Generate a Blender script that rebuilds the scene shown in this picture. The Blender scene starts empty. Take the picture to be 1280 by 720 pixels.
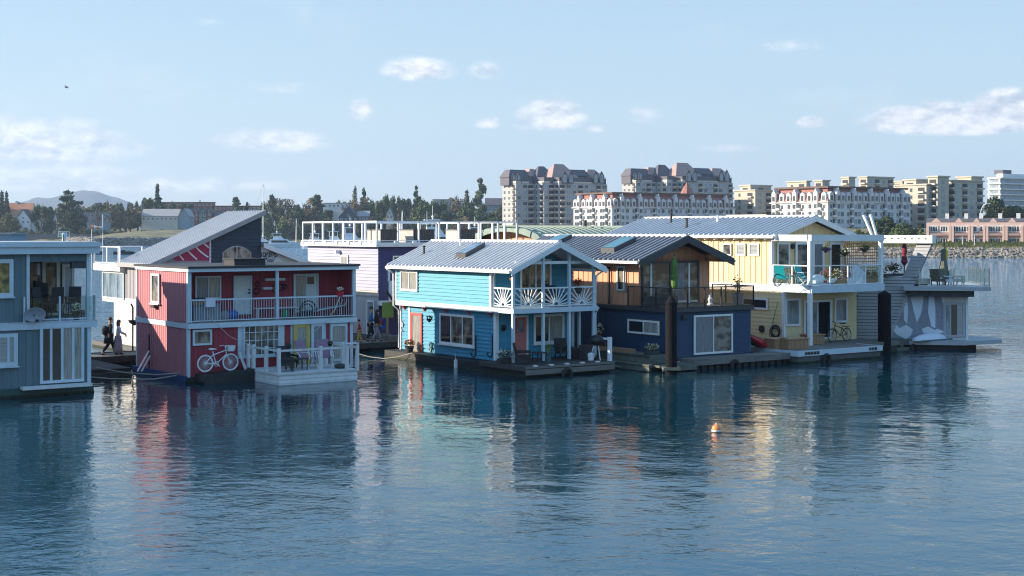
import bpy, math, random
from mathutils import Vector
random.seed(7)
R = math.radians
# ------------------------------------------------------------------ camera, sky, sun, exposure
SC = bpy.context.scene
COL = SC.collection
F, H, YH = 1777.8, 6.7, 290.0            # focal length in photo pixels, eye height (m), horizon row
cd = bpy.data.cameras.new('camera'); cam = bpy.data.objects.new('camera', cd); COL.objects.link(cam)
cd.sensor_width = 36; cd.lens = 50; cd.shift_y = -(360 - YH) / 1280
cd.clip_start = 0.5; cd.clip_end = 30000
cam.location = (0, 0, H); cam.rotation_euler = (R(90), 0, 0)
SC.camera = cam
SUN_EL = 19.2
SUN_DIR = Vector((-1.0, -0.03, 0)).normalized()      # horizontal direction towards the sun
sd = bpy.data.lights.new('sun', 'SUN'); sun = bpy.data.objects.new('sun', sd); COL.objects.link(sun)
sd.energy = 5.0; sd.angle = R(0.5); sd.color = (1.0, 0.87, 0.70)
tosun = Vector((SUN_DIR.x * math.cos(R(SUN_EL)), SUN_DIR.y * math.cos(R(SUN_EL)), math.sin(R(SUN_EL))))
sun.rotation_euler = tosun.to_track_quat('Z', 'Y').to_euler()
sun.location = (-60, -20, 60)
W = bpy.data.worlds.new('World'); SC.world = W; W.use_nodes = True
wt = W.node_tree; wt.nodes.clear()
def wn(t, **k):
    n = wt.nodes.new(t)
    for a, b in k.items(): setattr(n, a, b)
    return n
def wl(a, b): wt.links.new(a, b)
sky = wn('ShaderNodeTexSky', sky_type='NISHITA', sun_disc=False)
sky.sun_elevation = R(SUN_EL); sky.sun_rotation = math.atan2(SUN_DIR.x, SUN_DIR.y)
sky.air_density = 1.0; sky.dust_density = 0.6; sky.ozone_density = 2.6; sky.altitude = 0
bg = wn('ShaderNodeBackground'); bg.inputs['Strength'].default_value = 0.15
wo = wn('ShaderNodeOutputWorld'); tc = wn('ShaderNodeTexCoord')
sep = wn('ShaderNodeSeparateXYZ'); wl(tc.outputs['Generated'], sep.inputs[0])
def wm(op, a, b=None, c=None, clamp=False):
    n = wn('ShaderNodeMath', operation=op, use_clamp=clamp)
    for i, x in enumerate((a, b, c)):
        if x is None: continue
        if isinstance(x, (int, float)): n.inputs[i].default_value = x
        else: wl(x, n.inputs[i])
    return n.outputs[0]
# clouds: small cumulus fixed in given compass directions (azimuth/elevation in degrees)
az = wm('ARCTAN2', sep.outputs[0], sep.outputs[1]); el = wm('ARCSINE', sep.outputs[2])
comb = wn('ShaderNodeCombineXYZ'); wl(az, comb.inputs[0]); wl(wm('MULTIPLY', el, 1.9), comb.inputs[1])
nz = wn('ShaderNodeTexNoise'); nz.inputs['Scale'].default_value = 30; nz.inputs['Detail'].default_value = 9; nz.inputs['Roughness'].default_value = 0.66
wl(comb.outputs[0], nz.inputs['Vector'])
off = wn('ShaderNodeVectorMath', operation='ADD'); off.inputs[1].default_value = (-.0045, .009, 0); wl(comb.outputs[0], off.inputs[0])
nz3 = wn('ShaderNodeTexNoise'); nz3.inputs['Scale'].default_value = 30; nz3.inputs['Detail'].default_value = 9; nz3.inputs['Roughness'].default_value = 0.6; wl(off.outputs[0], nz3.inputs['Vector'])
nz2 = wn('ShaderNodeTexNoise'); nz2.inputs['Scale'].default_value = 9; nz2.inputs['Detail'].default_value = 6
wl(comb.outputs[0], nz2.inputs['Vector'])
CL = [  # px, py, half width px, half height px, density
 (1200,154,105,19,1.5),(1262,142,44,26,1.4),(1130,150,40,17,1.1),(1175,146,34,18,1.2),(1225,150,34,20,1.3),(1014,154,18,8,1.0),(915,186,40,6,.55),
 (690,147,42,22,1.05),(650,158,24,8,.45),(748,162,16,6,.5),(804,145,22,13,.4),(611,155,19,8,.85),
 (452,140,16,15,.85),(525,89,46,17,.85),(606,90,24,12,.5),(335,178,74,17,.78),(362,112,54,9,.35),
 (40,160,70,18,.62),(60,186,110,32,.75),(30,215,150,24,.55),(220,232,120,14,.5),(310,232,110,10,.4),(990,58,60,9,.35),
 (1150,205,80,9,.22),(260,28,20,5,.25),(120,235,160,10,.45),(480,212,60,5,.3)]
acc = None
for (px, py, hw, hh, d) in CL:
    a0 = math.atan2((px - 640) / F, 1); e0 = math.atan2((YH - py) / F, math.hypot(1, (px - 640) / F))
    dx = wm('DIVIDE', wm('SUBTRACT', az, a0), hw / F * 1.25); dy = wm('DIVIDE', wm('SUBTRACT', el, e0), hh / F * 1.35)
    # flatter underside: stretch distance below centre
    dyn = wm('MULTIPLY', dy, wm('ADD', 1.25, wm('MULTIPLY', wm('SIGN', dy), -0.25)))
    r2 = wm('ADD', wm('MULTIPLY', dx, dx), wm('MULTIPLY', dyn, dyn))
    m = wm('MULTIPLY', wm('SUBTRACT', 1.0, r2, clamp=True), d)
    acc = m if acc is None else wm('MAXIMUM', acc, m)
dens = wm('ADD', acc, wm('MULTIPLY', wm('SUBTRACT', nz.outputs[0], 0.5), wm('MULTIPLY', wm('GREATER_THAN', acc, 0.0001), 1.9)))
dens = wm('MULTIPLY', wm('SUBTRACT', dens, 0.10), 1.35, clamp=True)
dens = wm('MULTIPLY', dens, wm('MULTIPLY', acc, 2.2, clamp=True))
# thin cirrus elsewhere (also the sky behind the camera)
cir = wm('MULTIPLY', wm('SUBTRACT', nz2.outputs[0], 0.56, clamp=True), 0.9)
dens = wm('MAXIMUM', dens, cir)
shade = wn('ShaderNodeMix', data_type='RGBA'); 
shade.inputs['A'].default_value = (1.95, 2.2, 2.6, 1); shade.inputs['B'].default_value = (3.8, 3.78, 3.75, 1)
wl(wm('ADD', 0.62, wm('MULTIPLY', wm('SUBTRACT', nz.outputs[0], nz3.outputs[0]), 4.2), clamp=True), shade.inputs['Factor'])
mixc = wn('ShaderNodeMix', data_type='RGBA'); wl(wm('MULTIPLY', dens, 0.97), mixc.inputs['Factor'])
wl(shade.outputs['Result'], mixc.inputs['B'])
# pale veil of high thin cloud over the whole sky
veil = wn('ShaderNodeMix', data_type='RGBA'); vf = wn('ShaderNodeMapRange'); vf.inputs[1].default_value = 0.5; vf.inputs[2].default_value = 1.2; vf.inputs[3].default_value = 0.86; vf.inputs[4].default_value = 0.05; wl(el, vf.inputs[0]); wl(vf.outputs[0], veil.inputs['Factor'])
vg = wn('ShaderNodeValToRGB'); vg.color_ramp.elements[0].color = (2.02, 2.40, 2.60, 1); vg.color_ramp.elements[1].color = (1.46, 2.10, 2.62, 1)
vg.color_ramp.elements[1].position = 0.24; ve = vg.color_ramp.elements.new(0.38); ve.color = (0.95, 2.2, 3.9, 1)
wl(wm('MULTIPLY', el, 1.4, clamp=True), vg.inputs[0]); wl(vg.outputs[0], veil.inputs['B'])
wl(sky.outputs[0], veil.inputs['A']); wl(veil.outputs['Result'], mixc.inputs['A'])
wl(mixc.outputs['Result'], bg.inputs['Color']); wl(bg.outputs[0], wo.inputs['Surface'])
vs = SC.view_settings; vs.view_transform = 'Standard'; vs.look = 'None'; vs.gamma = 1; vs.use_curve_mapping = False
vs.exposure = 1.06
SC.cycles.filter_width = 1.15; SC.cycles.max_bounces = 8; SC.cycles.transparent_max_bounces = 16

# ------------------------------------------------------------------ materials
M = {}
def mat(name, col, rough=0.7, metal=0.0, var=0.12, vscale=1.5, bump=0.0, bscale=20.0, stain=None, stretch=(1, 1, 1), spec=0.5, coat=0.0):
    m = bpy.data.materials.new(name); m.use_nodes = True; t = m.node_tree; b = t.nodes['Principled BSDF']
    b.inputs['Roughness'].default_value = rough; b.inputs['Metallic'].default_value = metal
    b.inputs['Specular IOR Level'].default_value = spec; b.inputs['Coat Weight'].default_value = coat
    L = t.links.new
    tc = t.nodes.new('ShaderNodeTexCoord'); mp = t.nodes.new('ShaderNodeMapping'); mp.inputs['Scale'].default_value = stretch
    L(tc.outputs['Object'], mp.inputs[0])
    n = t.nodes.new('ShaderNodeTexNoise'); n.inputs['Scale'].default_value = vscale; n.inputs['Detail'].default_value = 6; n.inputs['Roughness'].default_value = 0.65
    L(mp.outputs[0], n.inputs['Vector'])
    r = t.nodes.new('ShaderNodeValToRGB'); e = r.color_ramp.elements
    e[0].position = 0.3; e[1].position = 0.7
    e[0].color = tuple(c * (1 - var) for c in col) + (1,); e[1].color = tuple(min(1, c * (1 + var)) for c in col) + (1,)
    L(n.outputs[0], r.inputs[0]); out = r.outputs[0]
    if stain:
        n2 = t.nodes.new('ShaderNodeTexNoise'); n2.inputs['Scale'].default_value = 3.3; n2.inputs['Detail'].default_value = 8; n2.inputs['Roughness'].default_value = 0.75
        mp2 = t.nodes.new('ShaderNodeMapping'); mp2.inputs['Scale'].default_value = (1.6, 1.6, 0.45); L(tc.outputs['Object'], mp2.inputs[0]); L(mp2.outputs[0], n2.inputs['Vector'])
        r2 = t.nodes.new('ShaderNodeValToRGB'); r2.color_ramp.elements[0].position = 0.56; r2.color_ramp.elements[1].position = 0.74
        L(n2.outputs[0], r2.inputs[0])
        mx = t.nodes.new('ShaderNodeMix'); mx.data_type = 'RGBA'; mx.inputs['B'].default_value = tuple(stain[:3]) + (1,)
        mu = t.nodes.new('ShaderNodeMath'); mu.operation = 'MULTIPLY'; mu.inputs[1].default_value = stain[3]; L(r2.outputs[0], mu.inputs[0])
        L(mu.outputs[0], mx.inputs['Factor']); L(out, mx.inputs['A']); out = mx.outputs['Result']
    L(out, b.inputs['Base Color'])
    if bump:
        n3 = t.nodes.new('ShaderNodeTexNoise'); n3.inputs['Scale'].default_value = bscale; n3.inputs['Detail'].default_value = 5; L(mp.outputs[0], n3.inputs['Vector'])
        bp = t.nodes.new('ShaderNodeBump'); bp.inputs['Strength'].default_value = bump; bp.inputs['Distance'].default_value = 0.05
        L(n3.outputs[0], bp.inputs['Height']); L(bp.outputs[0], b.inputs['Normal'])
    M[name] = m; return m
def glassy(name, col, rough=0.03, pattern=None):
    """window pane: what is behind the glass (curtain / dark room), or reflections painted into its colour, under a clear glossy surface"""
    m = bpy.data.materials.new(name); m.use_nodes = True; t = m.node_tree; b = t.nodes['Principled BSDF']
    b.inputs['Roughness'].default_value = rough; b.inputs['IOR'].default_value = 1.6; b.inputs['Base Color'].default_value = col + (1,)
    L = t.links.new; tc = t.nodes.new('ShaderNodeTexCoord')
    if pattern:
        n = t.nodes.new('ShaderNodeTexNoise'); n.inputs['Scale'].default_value = pattern[1]; n.inputs['Detail'].default_value = 4
        mp = t.nodes.new('ShaderNodeMapping'); mp.inputs['Scale'].default_value = pattern[2]; L(tc.outputs['Object'], mp.inputs[0]); L(mp.outputs[0], n.inputs['Vector'])
        r = t.nodes.new('ShaderNodeValToRGB'); r.color_ramp.elements[0].position = 0.42; r.color_ramp.elements[1].position = 0.6
        r.color_ramp.elements[0].color = col + (1,); r.color_ramp.elements[1].color = pattern[0] + (1,)
        L(n.outputs[0], r.inputs[0]); L(r.outputs[0], b.inputs['Base Color'])
    # slightly wavy float glass
    nb = t.nodes.new('ShaderNodeTexNoise'); nb.inputs['Scale'].default_value = 0.9; L(tc.outputs['Object'], nb.inputs['Vector'])
    bp = t.nodes.new('ShaderNodeBump'); bp.inputs['Strength'].default_value = 0.25; bp.inputs['Distance'].default_value = 0.03
    L(nb.outputs[0], bp.inputs['Height']); L(bp.outputs[0], b.inputs['Normal'])
    M[name] = m; return m
wht = (0.72, 0.72, 0.70)
mat('white_trim', wht, 0.55, var=0.06, stain=(.42, .40, .36, .35), bump=.1)
mat('white_worn', (0.62, 0.63, 0.62), 0.7, var=0.12, vscale=3, stain=(.16, .14, .12, .75), bump=.3)
mat('white_metal', (0.74, 0.75, 0.76), 0.4, var=0.03)
mat('teal_grey', (0.110, 0.165, 0.185), 0.7, var=0.14, stretch=(3, 3, .3), bump=.15)
mat('teal_hull', (0.03, 0.075, 0.07), 0.6, stain=(.015, .03, .025, .8))
mat('pale_blue_trim', (0.50, 0.58, 0.63), 0.55, var=0.08, stain=(.3, .34, .36, .4))
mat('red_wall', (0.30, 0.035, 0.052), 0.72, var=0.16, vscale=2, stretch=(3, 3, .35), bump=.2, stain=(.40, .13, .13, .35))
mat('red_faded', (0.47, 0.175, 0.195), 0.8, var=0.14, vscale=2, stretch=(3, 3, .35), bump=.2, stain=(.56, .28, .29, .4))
mat('roof_dark', (0.035, 0.036, 0.04), 0.8)
mat('roof_seam_grey', (0.62, 0.63, 0.64), 0.45, metal=.2)
mat('roof_grey', (0.46, 0.47, 0.48), 0.45, metal=.2, var=.08, vscale=.8, stain=(.42, .43, .44, .5))
mat('roof_silver', (0.56, 0.56, 0.57), 0.5, metal=.15, var=.07, stretch=(1, 4, 1), stain=(.45, .45, .45, .5))
mat('roof_blue', (0.46, 0.50, 0.54), 0.42, metal=.2, var=.08, stain=(.36, .41, .48, .5))
mat('roof_charcoal', (0.020, 0.021, 0.026), 0.5, metal=.1)
mat('seam_light', (0.50, 0.51, 0.55), 0.4, metal=.3)
mat('dark_fascia', (0.045, 0.047, 0.052), 0.5)
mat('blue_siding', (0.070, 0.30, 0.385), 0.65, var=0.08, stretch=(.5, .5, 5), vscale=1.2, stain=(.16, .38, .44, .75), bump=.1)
mat('blue_siding_shaded', (0.045, 0.25, 0.37), 0.65, var=0.14, stretch=(.5, .5, 5), vscale=1.2, bump=.1, stain=(.03, .17, .24, .5))  # same paint as the blue siding, with the walls' shade put into the colour
mat('orange_wall', (0.66, 0.31, 0.175), 0.7, var=0.1, stretch=(3, 3, .3), stain=(.68, .38, .22, .4))
mat('navy_wall', (0.010, 0.036, 0.088), 0.6, var=0.1, bump=.1)
mat('yellow_wall', (0.71, 0.55, 0.30), 0.7, var=0.05, stretch=(2, 2, .4), stain=(.66, .48, .25, .4))
mat('lilac_wall', (0.30, 0.305, 0.415), 0.65, var=0.06, stretch=(.5, .5, 4))
mat('indigo_wall', (0.040, 0.042, 0.135), 0.65, var=0.08)
mat('grey_wall', (0.32, 0.30, 0.32), 0.7, var=0.08, stretch=(3, 3, .3))
mat('grey_clad', (0.37, 0.375, 0.385), 0.55, var=0.06)
mat('slate_wall', (0.030, 0.040, 0.058), 0.65, var=0.12, stretch=(.5, .5, 6), stain=(.06, .07, .09, .5))
mat('cream_lap', (0.62, 0.60, 0.54), 0.7, var=.05)
mat('magenta', (0.33, 0.018, 0.075), 0.6, var=.12)
mat('teal_paint', (0.12, 0.36, 0.36), 0.6)
mat('coral_door', (0.50, 0.075, 0.055), 0.55)
mat('salmon_door', (0.50, 0.15, 0.13), 0.55)
mat('yellow_door', (0.46, 0.36, 0.09), 0.55)
mat('beige_panel', (0.36, 0.32, 0.29), 0.7)
mat('wood_grey', (0.17, 0.155, 0.135), 0.85, var=.3, vscale=3, stretch=(.3, 4, 4), bump=.4, stain=(.07, .065, .06, .6))
mat('wood_dark', (0.050, 0.045, 0.042), 0.85, var=.35, vscale=3, bump=.4, stain=(.12, .11, .09, .5))
mat('wood_warm', (0.34, 0.20, 0.11), 0.75, var=.2, vscale=4, stretch=(3, 3, .4), bump=.2)
mat('wood_green', (0.115, 0.125, 0.10), 0.9, var=.3, vscale=3, bump=.4, stain=(.05, .06, .04, .7))
mat('piling', (0.010, 0.010, 0.012), 0.8, var=.35, vscale=3, stretch=(3, 3, .3), bump=.5, stain=(.03, .03, .03, .5), spec=.1)
mat('hull_black', (0.018, 0.019, 0.021), 0.6, stain=(.06, .06, .055, .6))
mat('weed', (0.022, 0.030, 0.012), 0.9, var=.6, vscale=5, bump=.6)
mat('hull_blue', (0.012, 0.04, 0.15), 0.6, stain=(.01, .02, .05, .6))
mat('concrete', (0.10, 0.10, 0.097), 0.85, var=.18, bump=.3, stain=(.07, .075, .065, .7))
mat('black_metal', (0.018, 0.018, 0.02), 0.45)
mat('wicker', (0.022, 0.021, 0.021), 0.7, var=.4, vscale=40, bump=.5, bscale=60)
mat('mesh_black', (0.03, 0.032, 0.034), 0.8)
mat('mauve', (0.26, 0.16, 0.22), 0.8, var=.1)
mat('turquoise', (0.01, 0.40, 0.43), 0.6)
mat('blue_plastic', (0.01, 0.10, 0.42), 0.45)
mat('green_plastic', (0.01, 0.25, 0.09), 0.5)
mat('red_plastic', (0.50, 0.02, 0.04), 0.45)
mat('orange_buoy', (0.85, 0.24, 0.06), 0.4, stain=(.8, .55, .4, .6))
mat('terracotta', (0.42, 0.15, 0.07), 0.8)
mat('steel', (0.35, 0.35, 0.36), 0.35, metal=.7)
mat('rope', (0.42, 0.38, 0.31), 0.9)
mat('rubber', (0.02, 0.02, 0.02), 0.8)
mat('skin', (0.46, 0.27, 0.19), 0.55, var=.05)
mat('hair_dark', (0.025, 0.018, 0.014), 0.7)
mat('hair_brown', (0.10, 0.055, 0.03), 0.7)
mat('cloth_black', (0.014, 0.014, 0.018), 0.85)
mat('cloth_white', (0.60, 0.60, 0.66), 0.85)
mat('cloth_grey', (0.26, 0.25, 0.29), 0.85, var=.4, vscale=25)
mat('cloth_blue', (0.05, 0.13, 0.26), 0.85)
mat('cloth_red', (0.36, 0.015, 0.03), 0.85)
mat('cloth_tan', (0.48, 0.30, 0.08), 0.85)
mat('lime', (0.20, 0.27, 0.05), 0.7)
mat('fabric_grey', (0.27, 0.29, 0.33), 0.9, bump=.3, bscale=3)
mat('fabric_white', (0.66, 0.70, 0.76), 0.85, var=.04)
mat('boat_white', (0.74, 0.75, 0.76), 0.3, var=.03)
mat('wine', (0.18, 0.015, 0.03), 0.8)
mat('yellow_cloth', (0.65, 0.48, 0.05), 0.8)
mat('umbrella_green', (0.085, 0.165, 0.03), 0.8, var=.25, vscale=8)
glassy('glass_dark', (0.016, 0.020, 0.024))
glassy('glass_room', (0.03, 0.028, 0.026), pattern=((.22, .19, .15), 2.2, (1.5, 1.5, .7)))
glassy('glass_curtain', (0.34, 0.33, 0.30), rough=.12, pattern=((.20, .20, .19), 9, (3, 3, .15)))
glassy('glass_blind', (0.36, 0.38, 0.37), rough=.12, pattern=((.22, .24, .24), 12, (.05, .05, 5)))
glassy('glass_tree_reflection', (0.06, 0.06, 0.035), pattern=((.30, .25, .09), 3.5, (1, 1, 1)))  # olive pattern: reflected trees painted into the pane colour
glassy('glass_view_reflection', (0.05, 0.05, 0.05), pattern=((.24, .225, .20), 1.3, (1, 1, 1.6)))  # pale pattern: mirrored trees and rocks painted into the pane colour
glassy('glass_blue', (0.07, 0.11, 0.14), pattern=((.20, .26, .31), 1.1, (1.4, 1.4, .5)))
glassy('glass_screen', (0.13, 0.15, 0.17), rough=.25, pattern=((.19, .21, .235), 7, (4, 4, .25)))
glassy('glass_teal', (0.05, 0.14, 0.155), rough=.12)
def clear_glass(name, tint, fac):
    m = bpy.data.materials.new(name); m.use_nodes = True; t = m.node_tree; t.nodes.clear(); L = t.links.new
    o = t.nodes.new('ShaderNodeOutputMaterial'); mx = t.nodes.new('ShaderNodeMixShader')
    tr = t.nodes.new('ShaderNodeBsdfTransparent'); tr.inputs[0].default_value = tint + (1,)
    gl = t.nodes.new('ShaderNodeBsdfGlossy'); gl.inputs['Roughness'].default_value = 0.02
    fr = t.nodes.new('ShaderNodeLayerWeight'); fr.inputs[0].default_value = .5
    pw = t.nodes.new('ShaderNodeMath'); pw.operation = 'POWER'; pw.inputs[1].default_value = 4; L(fr.outputs['Facing'], pw.inputs[0])
    ad = t.nodes.new('ShaderNodeMath'); ad.operation = 'MULTIPLY_ADD'; ad.inputs[1].default_value = .6; ad.inputs[2].default_value = fac
    L(pw.outputs[0], ad.inputs[0]); L(ad.outputs[0], mx.inputs[0]); L(tr.outputs[0], mx.inputs[1]); L(gl.outputs[0], mx.inputs[2]); L(mx.outputs[0], o.inputs[0])
    M[name] = m
clear_glass('rail_glass', (.90, .95, .95), .02)
clear_glass('rail_smoke', (.84, .82, .80), .03)
def foliage(name, c1, c2, rough=.75):
    m = bpy.data.materials.new(name); m.use_nodes = True; t = m.node_tree; b = t.nodes['Principled BSDF']; L = t.links.new
    b.inputs['Roughness'].default_value = rough; b.inputs['Specular IOR Level'].default_value = .25
    g = t.nodes.new('ShaderNodeNewGeometry'); oi = t.nodes.new('ShaderNodeObjectInfo')
    n = t.nodes.new('ShaderNodeTexNoise'); n.inputs['Scale'].default_value = .35; n.inputs['Detail'].default_value = 3
    tc = t.nodes.new('ShaderNodeTexCoord'); L(tc.outputs['Object'], n.inputs['Vector'])
    a = t.nodes.new('ShaderNodeMath'); a.operation = 'ADD'; L(g.outputs['Random Per Island'], a.inputs[0]); L(n.outputs[0], a.inputs[1])
    a2 = t.nodes.new('ShaderNodeMath'); a2.operation = 'ADD'; L(a.outputs[0], a2.inputs[0]); L(oi.outputs['Random'], a2.inputs[1])
    a3 = t.nodes.new('ShaderNodeMath'); a3.operation = 'DIVIDE'; L(a2.outputs[0], a3.inputs[0]); a3.inputs[1].default_value = 2.5
    r = t.nodes.new('ShaderNodeValToRGB'); r.color_ramp.elements[0].color = c1 + (1,); r.color_ramp.elements[1].color = c2 + (1,)
    r.color_ramp.elements[0].position = .2; r.color_ramp.elements[1].position = .85
    L(a3.outputs[0], r.inputs[0]); L(r.outputs[0], b.inputs['Base Color']); M[name] = m
foliage('leaf_dark', (.034, .058, .032), (.085, .11, .045))
foliage('leaf_green', (.050, .085, .028), (.13, .165, .055))
foliage('leaf_olive', (.075, .085, .028), (.18, .17, .06))
foliage('leaf_brown', (.09, .068, .042), (.21, .155, .09))
foliage('leaf_fresh', (.05, .11, .02), (.14, .20, .05))
foliage('petal_red', (.35, .01, .02), (.55, .03, .06))
foliage('petal_white', (.55, .55, .45), (.75, .72, .55))
foliage('petal_pink', (.45, .04, .22), (.6, .12, .35))
foliage('petal_purple', (.05, .02, .18), (.14, .05, .35))

# ------------------------------------------------------------------ geometry helpers
class Fr:
    """local frame of a building: s along the front, t back from it, z up"""
    def __init__(self, px, Y, ang, x=None):
        self.x = (px - 640) / F * Y if x is None else x; self.y = Y; self.ang = ang
        self.c = math.cos(ang); self.s_ = math.sin(ang)
    def w(self, s, t, z=0): return Vector((self.x + s * self.c - t * self.s_, self.y + s * self.s_ + t * self.c, z))
    def _l(self, px):
        dx = (px - 640) / F; ox, oy = -self.x, -self.y
        return (ox * self.c + oy * self.s_, -ox * self.s_ + oy * self.c, dx * self.c + self.s_, -dx * self.s_ + self.c)
    def f(self, px, py, t=0):
        lx, ly, ex, ey = self._l(px); k = (t - ly) / ey
        return lx + k * ex, H + k * (YH - py) / F
    def sd(self, px, py, s=0):
        lx, ly, ex, ey = self._l(px); k = (s - lx) / ex
        return ly + k * ey, H + k * (YH - py) / F
    def gnd(self, px, py, z=0):
        Y = F * (H - z) / (py - YH); x = (px - 640) / F * Y
        dx, dy = x - self.x, Y - self.y
        return dx * self.c + dy * self.s_, -dx * self.s_ + dy * self.c
def ident(a, o, z): return (a, o, z)
def PF(t): return lambda a, o, z: (a, t - o, z)      # front-facing plane
def PB(t): return lambda a, o, z: (a, t + o, z)      # rear-facing
def PS(s): return lambda a, o, z: (s - o, a, z)      # left-facing side
def PR(s): return lambda a, o, z: (s + o, a, z)      # right-facing side
class MB:
    def __init__(self): self.v = []; self.f = []
    def hexa(self, p):
        n = len(self.v); self.v += [tuple(q) for q in p]
        self.f += [[n + i for i in q] for q in ((0, 1, 2, 3), (7, 6, 5, 4), (0, 4, 5, 1), (1, 5, 6, 2), (2, 6, 7, 3), (3, 7, 4, 0))]; return self
    def box(self, a0, a1, o0, o1, z0, z1, mp=ident):
        return self.hexa([mp(a0, o0, z0), mp(a1, o0, z0), mp(a1, o1, z0), mp(a0, o1, z0), mp(a0, o0, z1), mp(a1, o0, z1), mp(a1, o1, z1), mp(a0, o1, z1)])
    def prism(self, poly, o0, o1, mp=ident):
        """polygon of (a,z) extruded from o0 to o1"""
        n = len(self.v); k = len(poly)
        self.v += [tuple(mp(a, o0, z)) for a, z in poly] + [tuple(mp(a, o1, z)) for a, z in poly]
        self.f += [list(range(n, n + k)), list(range(n + 2 * k - 1, n + k - 1, -1))]
        self.f += [[n + i, n + (i + 1) % k, n + k + (i + 1) % k, n + k + i] for i in range(k)]; return self
    def slab(self, poly, z0, z1):
        return self.prism(poly, z0, z1, lambda a, o, z: (a, z, o))
    def tube(self, pts, r, n=6, r2=None):
        pts = [Vector(p) for p in pts]; base = len(self.v); k = len(pts)
        for i, p in enumerate(pts):
            d = (pts[min(i + 1, k - 1)] - pts[max(i - 1, 0)]).normalized()
            a = d.cross(Vector((0, 0, 1)));
            if a.length < 1e-3: a = Vector((1, 0, 0))
            a.normalize(); b = d.cross(a); rr = r if r2 is None else r + (r2 - r) * i / (k - 1)
            for j in range(n):
                th = 2 * math.pi * j / n; self.v.append(tuple(p + a * (math.cos(th) * rr) + b * (math.sin(th) * rr)))
        for i in range(k - 1):
            for j in range(n):
                q = base + i * n; self.f.append([q + j, q + (j + 1) % n, q + n + (j + 1) % n, q + n + j])
        self.f.append([base + j for j in range(n)][::-1]); self.f.append([base + (k - 1) * n + j for j in range(n)]); return self
    def beam(self, p, q, w, h):
        p = Vector(p); q = Vector(q); d = (q - p).normalized(); a = d.cross(Vector((0, 0, 1)))
        if a.length < 1e-3: a = Vector((1, 0, 0))
        a.normalize(); b = a.cross(d); a *= w / 2; b *= h / 2
        return self.hexa([p - a - b, p + a - b, p + a + b, p - a + b, q - a - b, q + a - b, q + a + b, q - a + b])
    def lathe(self, prof, c=(0, 0, 0), n=12):
        base = len(self.v); k = len(prof)
        for r, z in prof:
            for j in range(n): th = 2 * math.pi * j / n; self.v.append((c[0] + r * math.cos(th), c[1] + r * math.sin(th), c[2] + z))
        for i in range(k - 1):
            for j in range(n): q = base + i * n; self.f.append([q + j, q + (j + 1) % n, q + n + (j + 1) % n, q + n + j])
        self.f.append([base + j for j in range(n)][::-1]); self.f.append([base + (k - 1) * n + j for j in range(n)]); return self
    def ball(self, c, r, n=10, sq=1.0):
        k = 7; return self.lathe([(max(.001, r * math.sin(math.pi * i / k)), -r * sq * math.cos(math.pi * i / k)) for i in range(k + 1)], c, n)
    def ring(self, c, r, rr, ax='y', n=20, m=5):
        base = len(self.v); c = Vector(c)
        for i in range(n):
            th = 2 * math.pi * i / n
            for j in range(m):
                ph = 2 * math.pi * j / m; q = r + rr * math.cos(ph); w = rr * math.sin(ph)
                p = {'y': (q * math.cos(th), w, q * math.sin(th)), 'x': (w, q * math.cos(th), q * math.sin(th)), 'z': (q * math.cos(th), q * math.sin(th), w)}[ax]
                self.v.append(tuple(c + Vector(p)))
        for i in range(n):
            for j in range(m): self.f.append([base + i * m + j, base + ((i + 1) % n) * m + j, base + ((i + 1) % n) * m + (j + 1) % m, base + i * m + (j + 1) % m])
        return self
    def leaves(self, c, rad, n, size, rnd=None, fill=.55):
        rnd = rnd or random
        for _ in range(n):
            while True:
                d = Vector((rnd.uniform(-1, 1), rnd.uniform(-1, 1), rnd.uniform(-1, 1)))
                if .05 < d.length <= 1: break
            d = d.normalized() * (rnd.uniform(fill, 1)); p = Vector((c[0] + d.x * rad[0], c[1] + d.y * rad[1], c[2] + d.z * rad[2]))
            a = Vector((rnd.gauss(0, 1), rnd.gauss(0, 1), rnd.gauss(0, .7))).normalized(); b = a.cross(Vector((rnd.gauss(0, 1), rnd.gauss(0, 1), rnd.gauss(0, 1)))).normalized()
            s = size * rnd.uniform(.6, 1.3); k = len(self.v)
            self.v += [tuple(p - a * s), tuple(p + b * s * .6), tuple(p + a * s), tuple(p - b * s * .6)]; self.f.append([k, k + 1, k + 2, k + 3])
        return self
    def lap(self, mp, fa, z0, z1, row=.17, o=.0, lip=.042):
        """overlapping horizontal boards; fa(z) gives the two ends of the wall at height z"""
        z = z0
        while z < z1 - .01:
            zt = min(z + row, z1); a0, a1 = fa(z); b0, b1 = fa(zt)
            if a1 - a0 > .02:
                if b1 - b0 < .02: m_ = (b0 + b1) / 2; b0, b1 = m_ - .01, m_ + .01
                self.hexa([mp(a0, o, z), mp(a1, o, z), mp(a1, o + lip, z), mp(a0, o + lip, z), mp(b0, o, zt), mp(b1, o, zt), mp(b1, o + .006, zt), mp(b0, o + .006, zt)])
            z += row
        return self
    def battens(self, mp, a0, a1, zb, zt, step=.4, o=.0, w=.05, d=.03):
        n = max(1, int(round((a1 - a0) / step))); 
        for i in range(n + 1):
            a = a0 + (a1 - a0) * i / n; zz = zt(a) if callable(zt) else zt
            zl = zb(a) if callable(zb) else zb
            self.box(a - w / 2, a + w / 2, o, o + d, zl, zz, mp)
        return self
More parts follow.
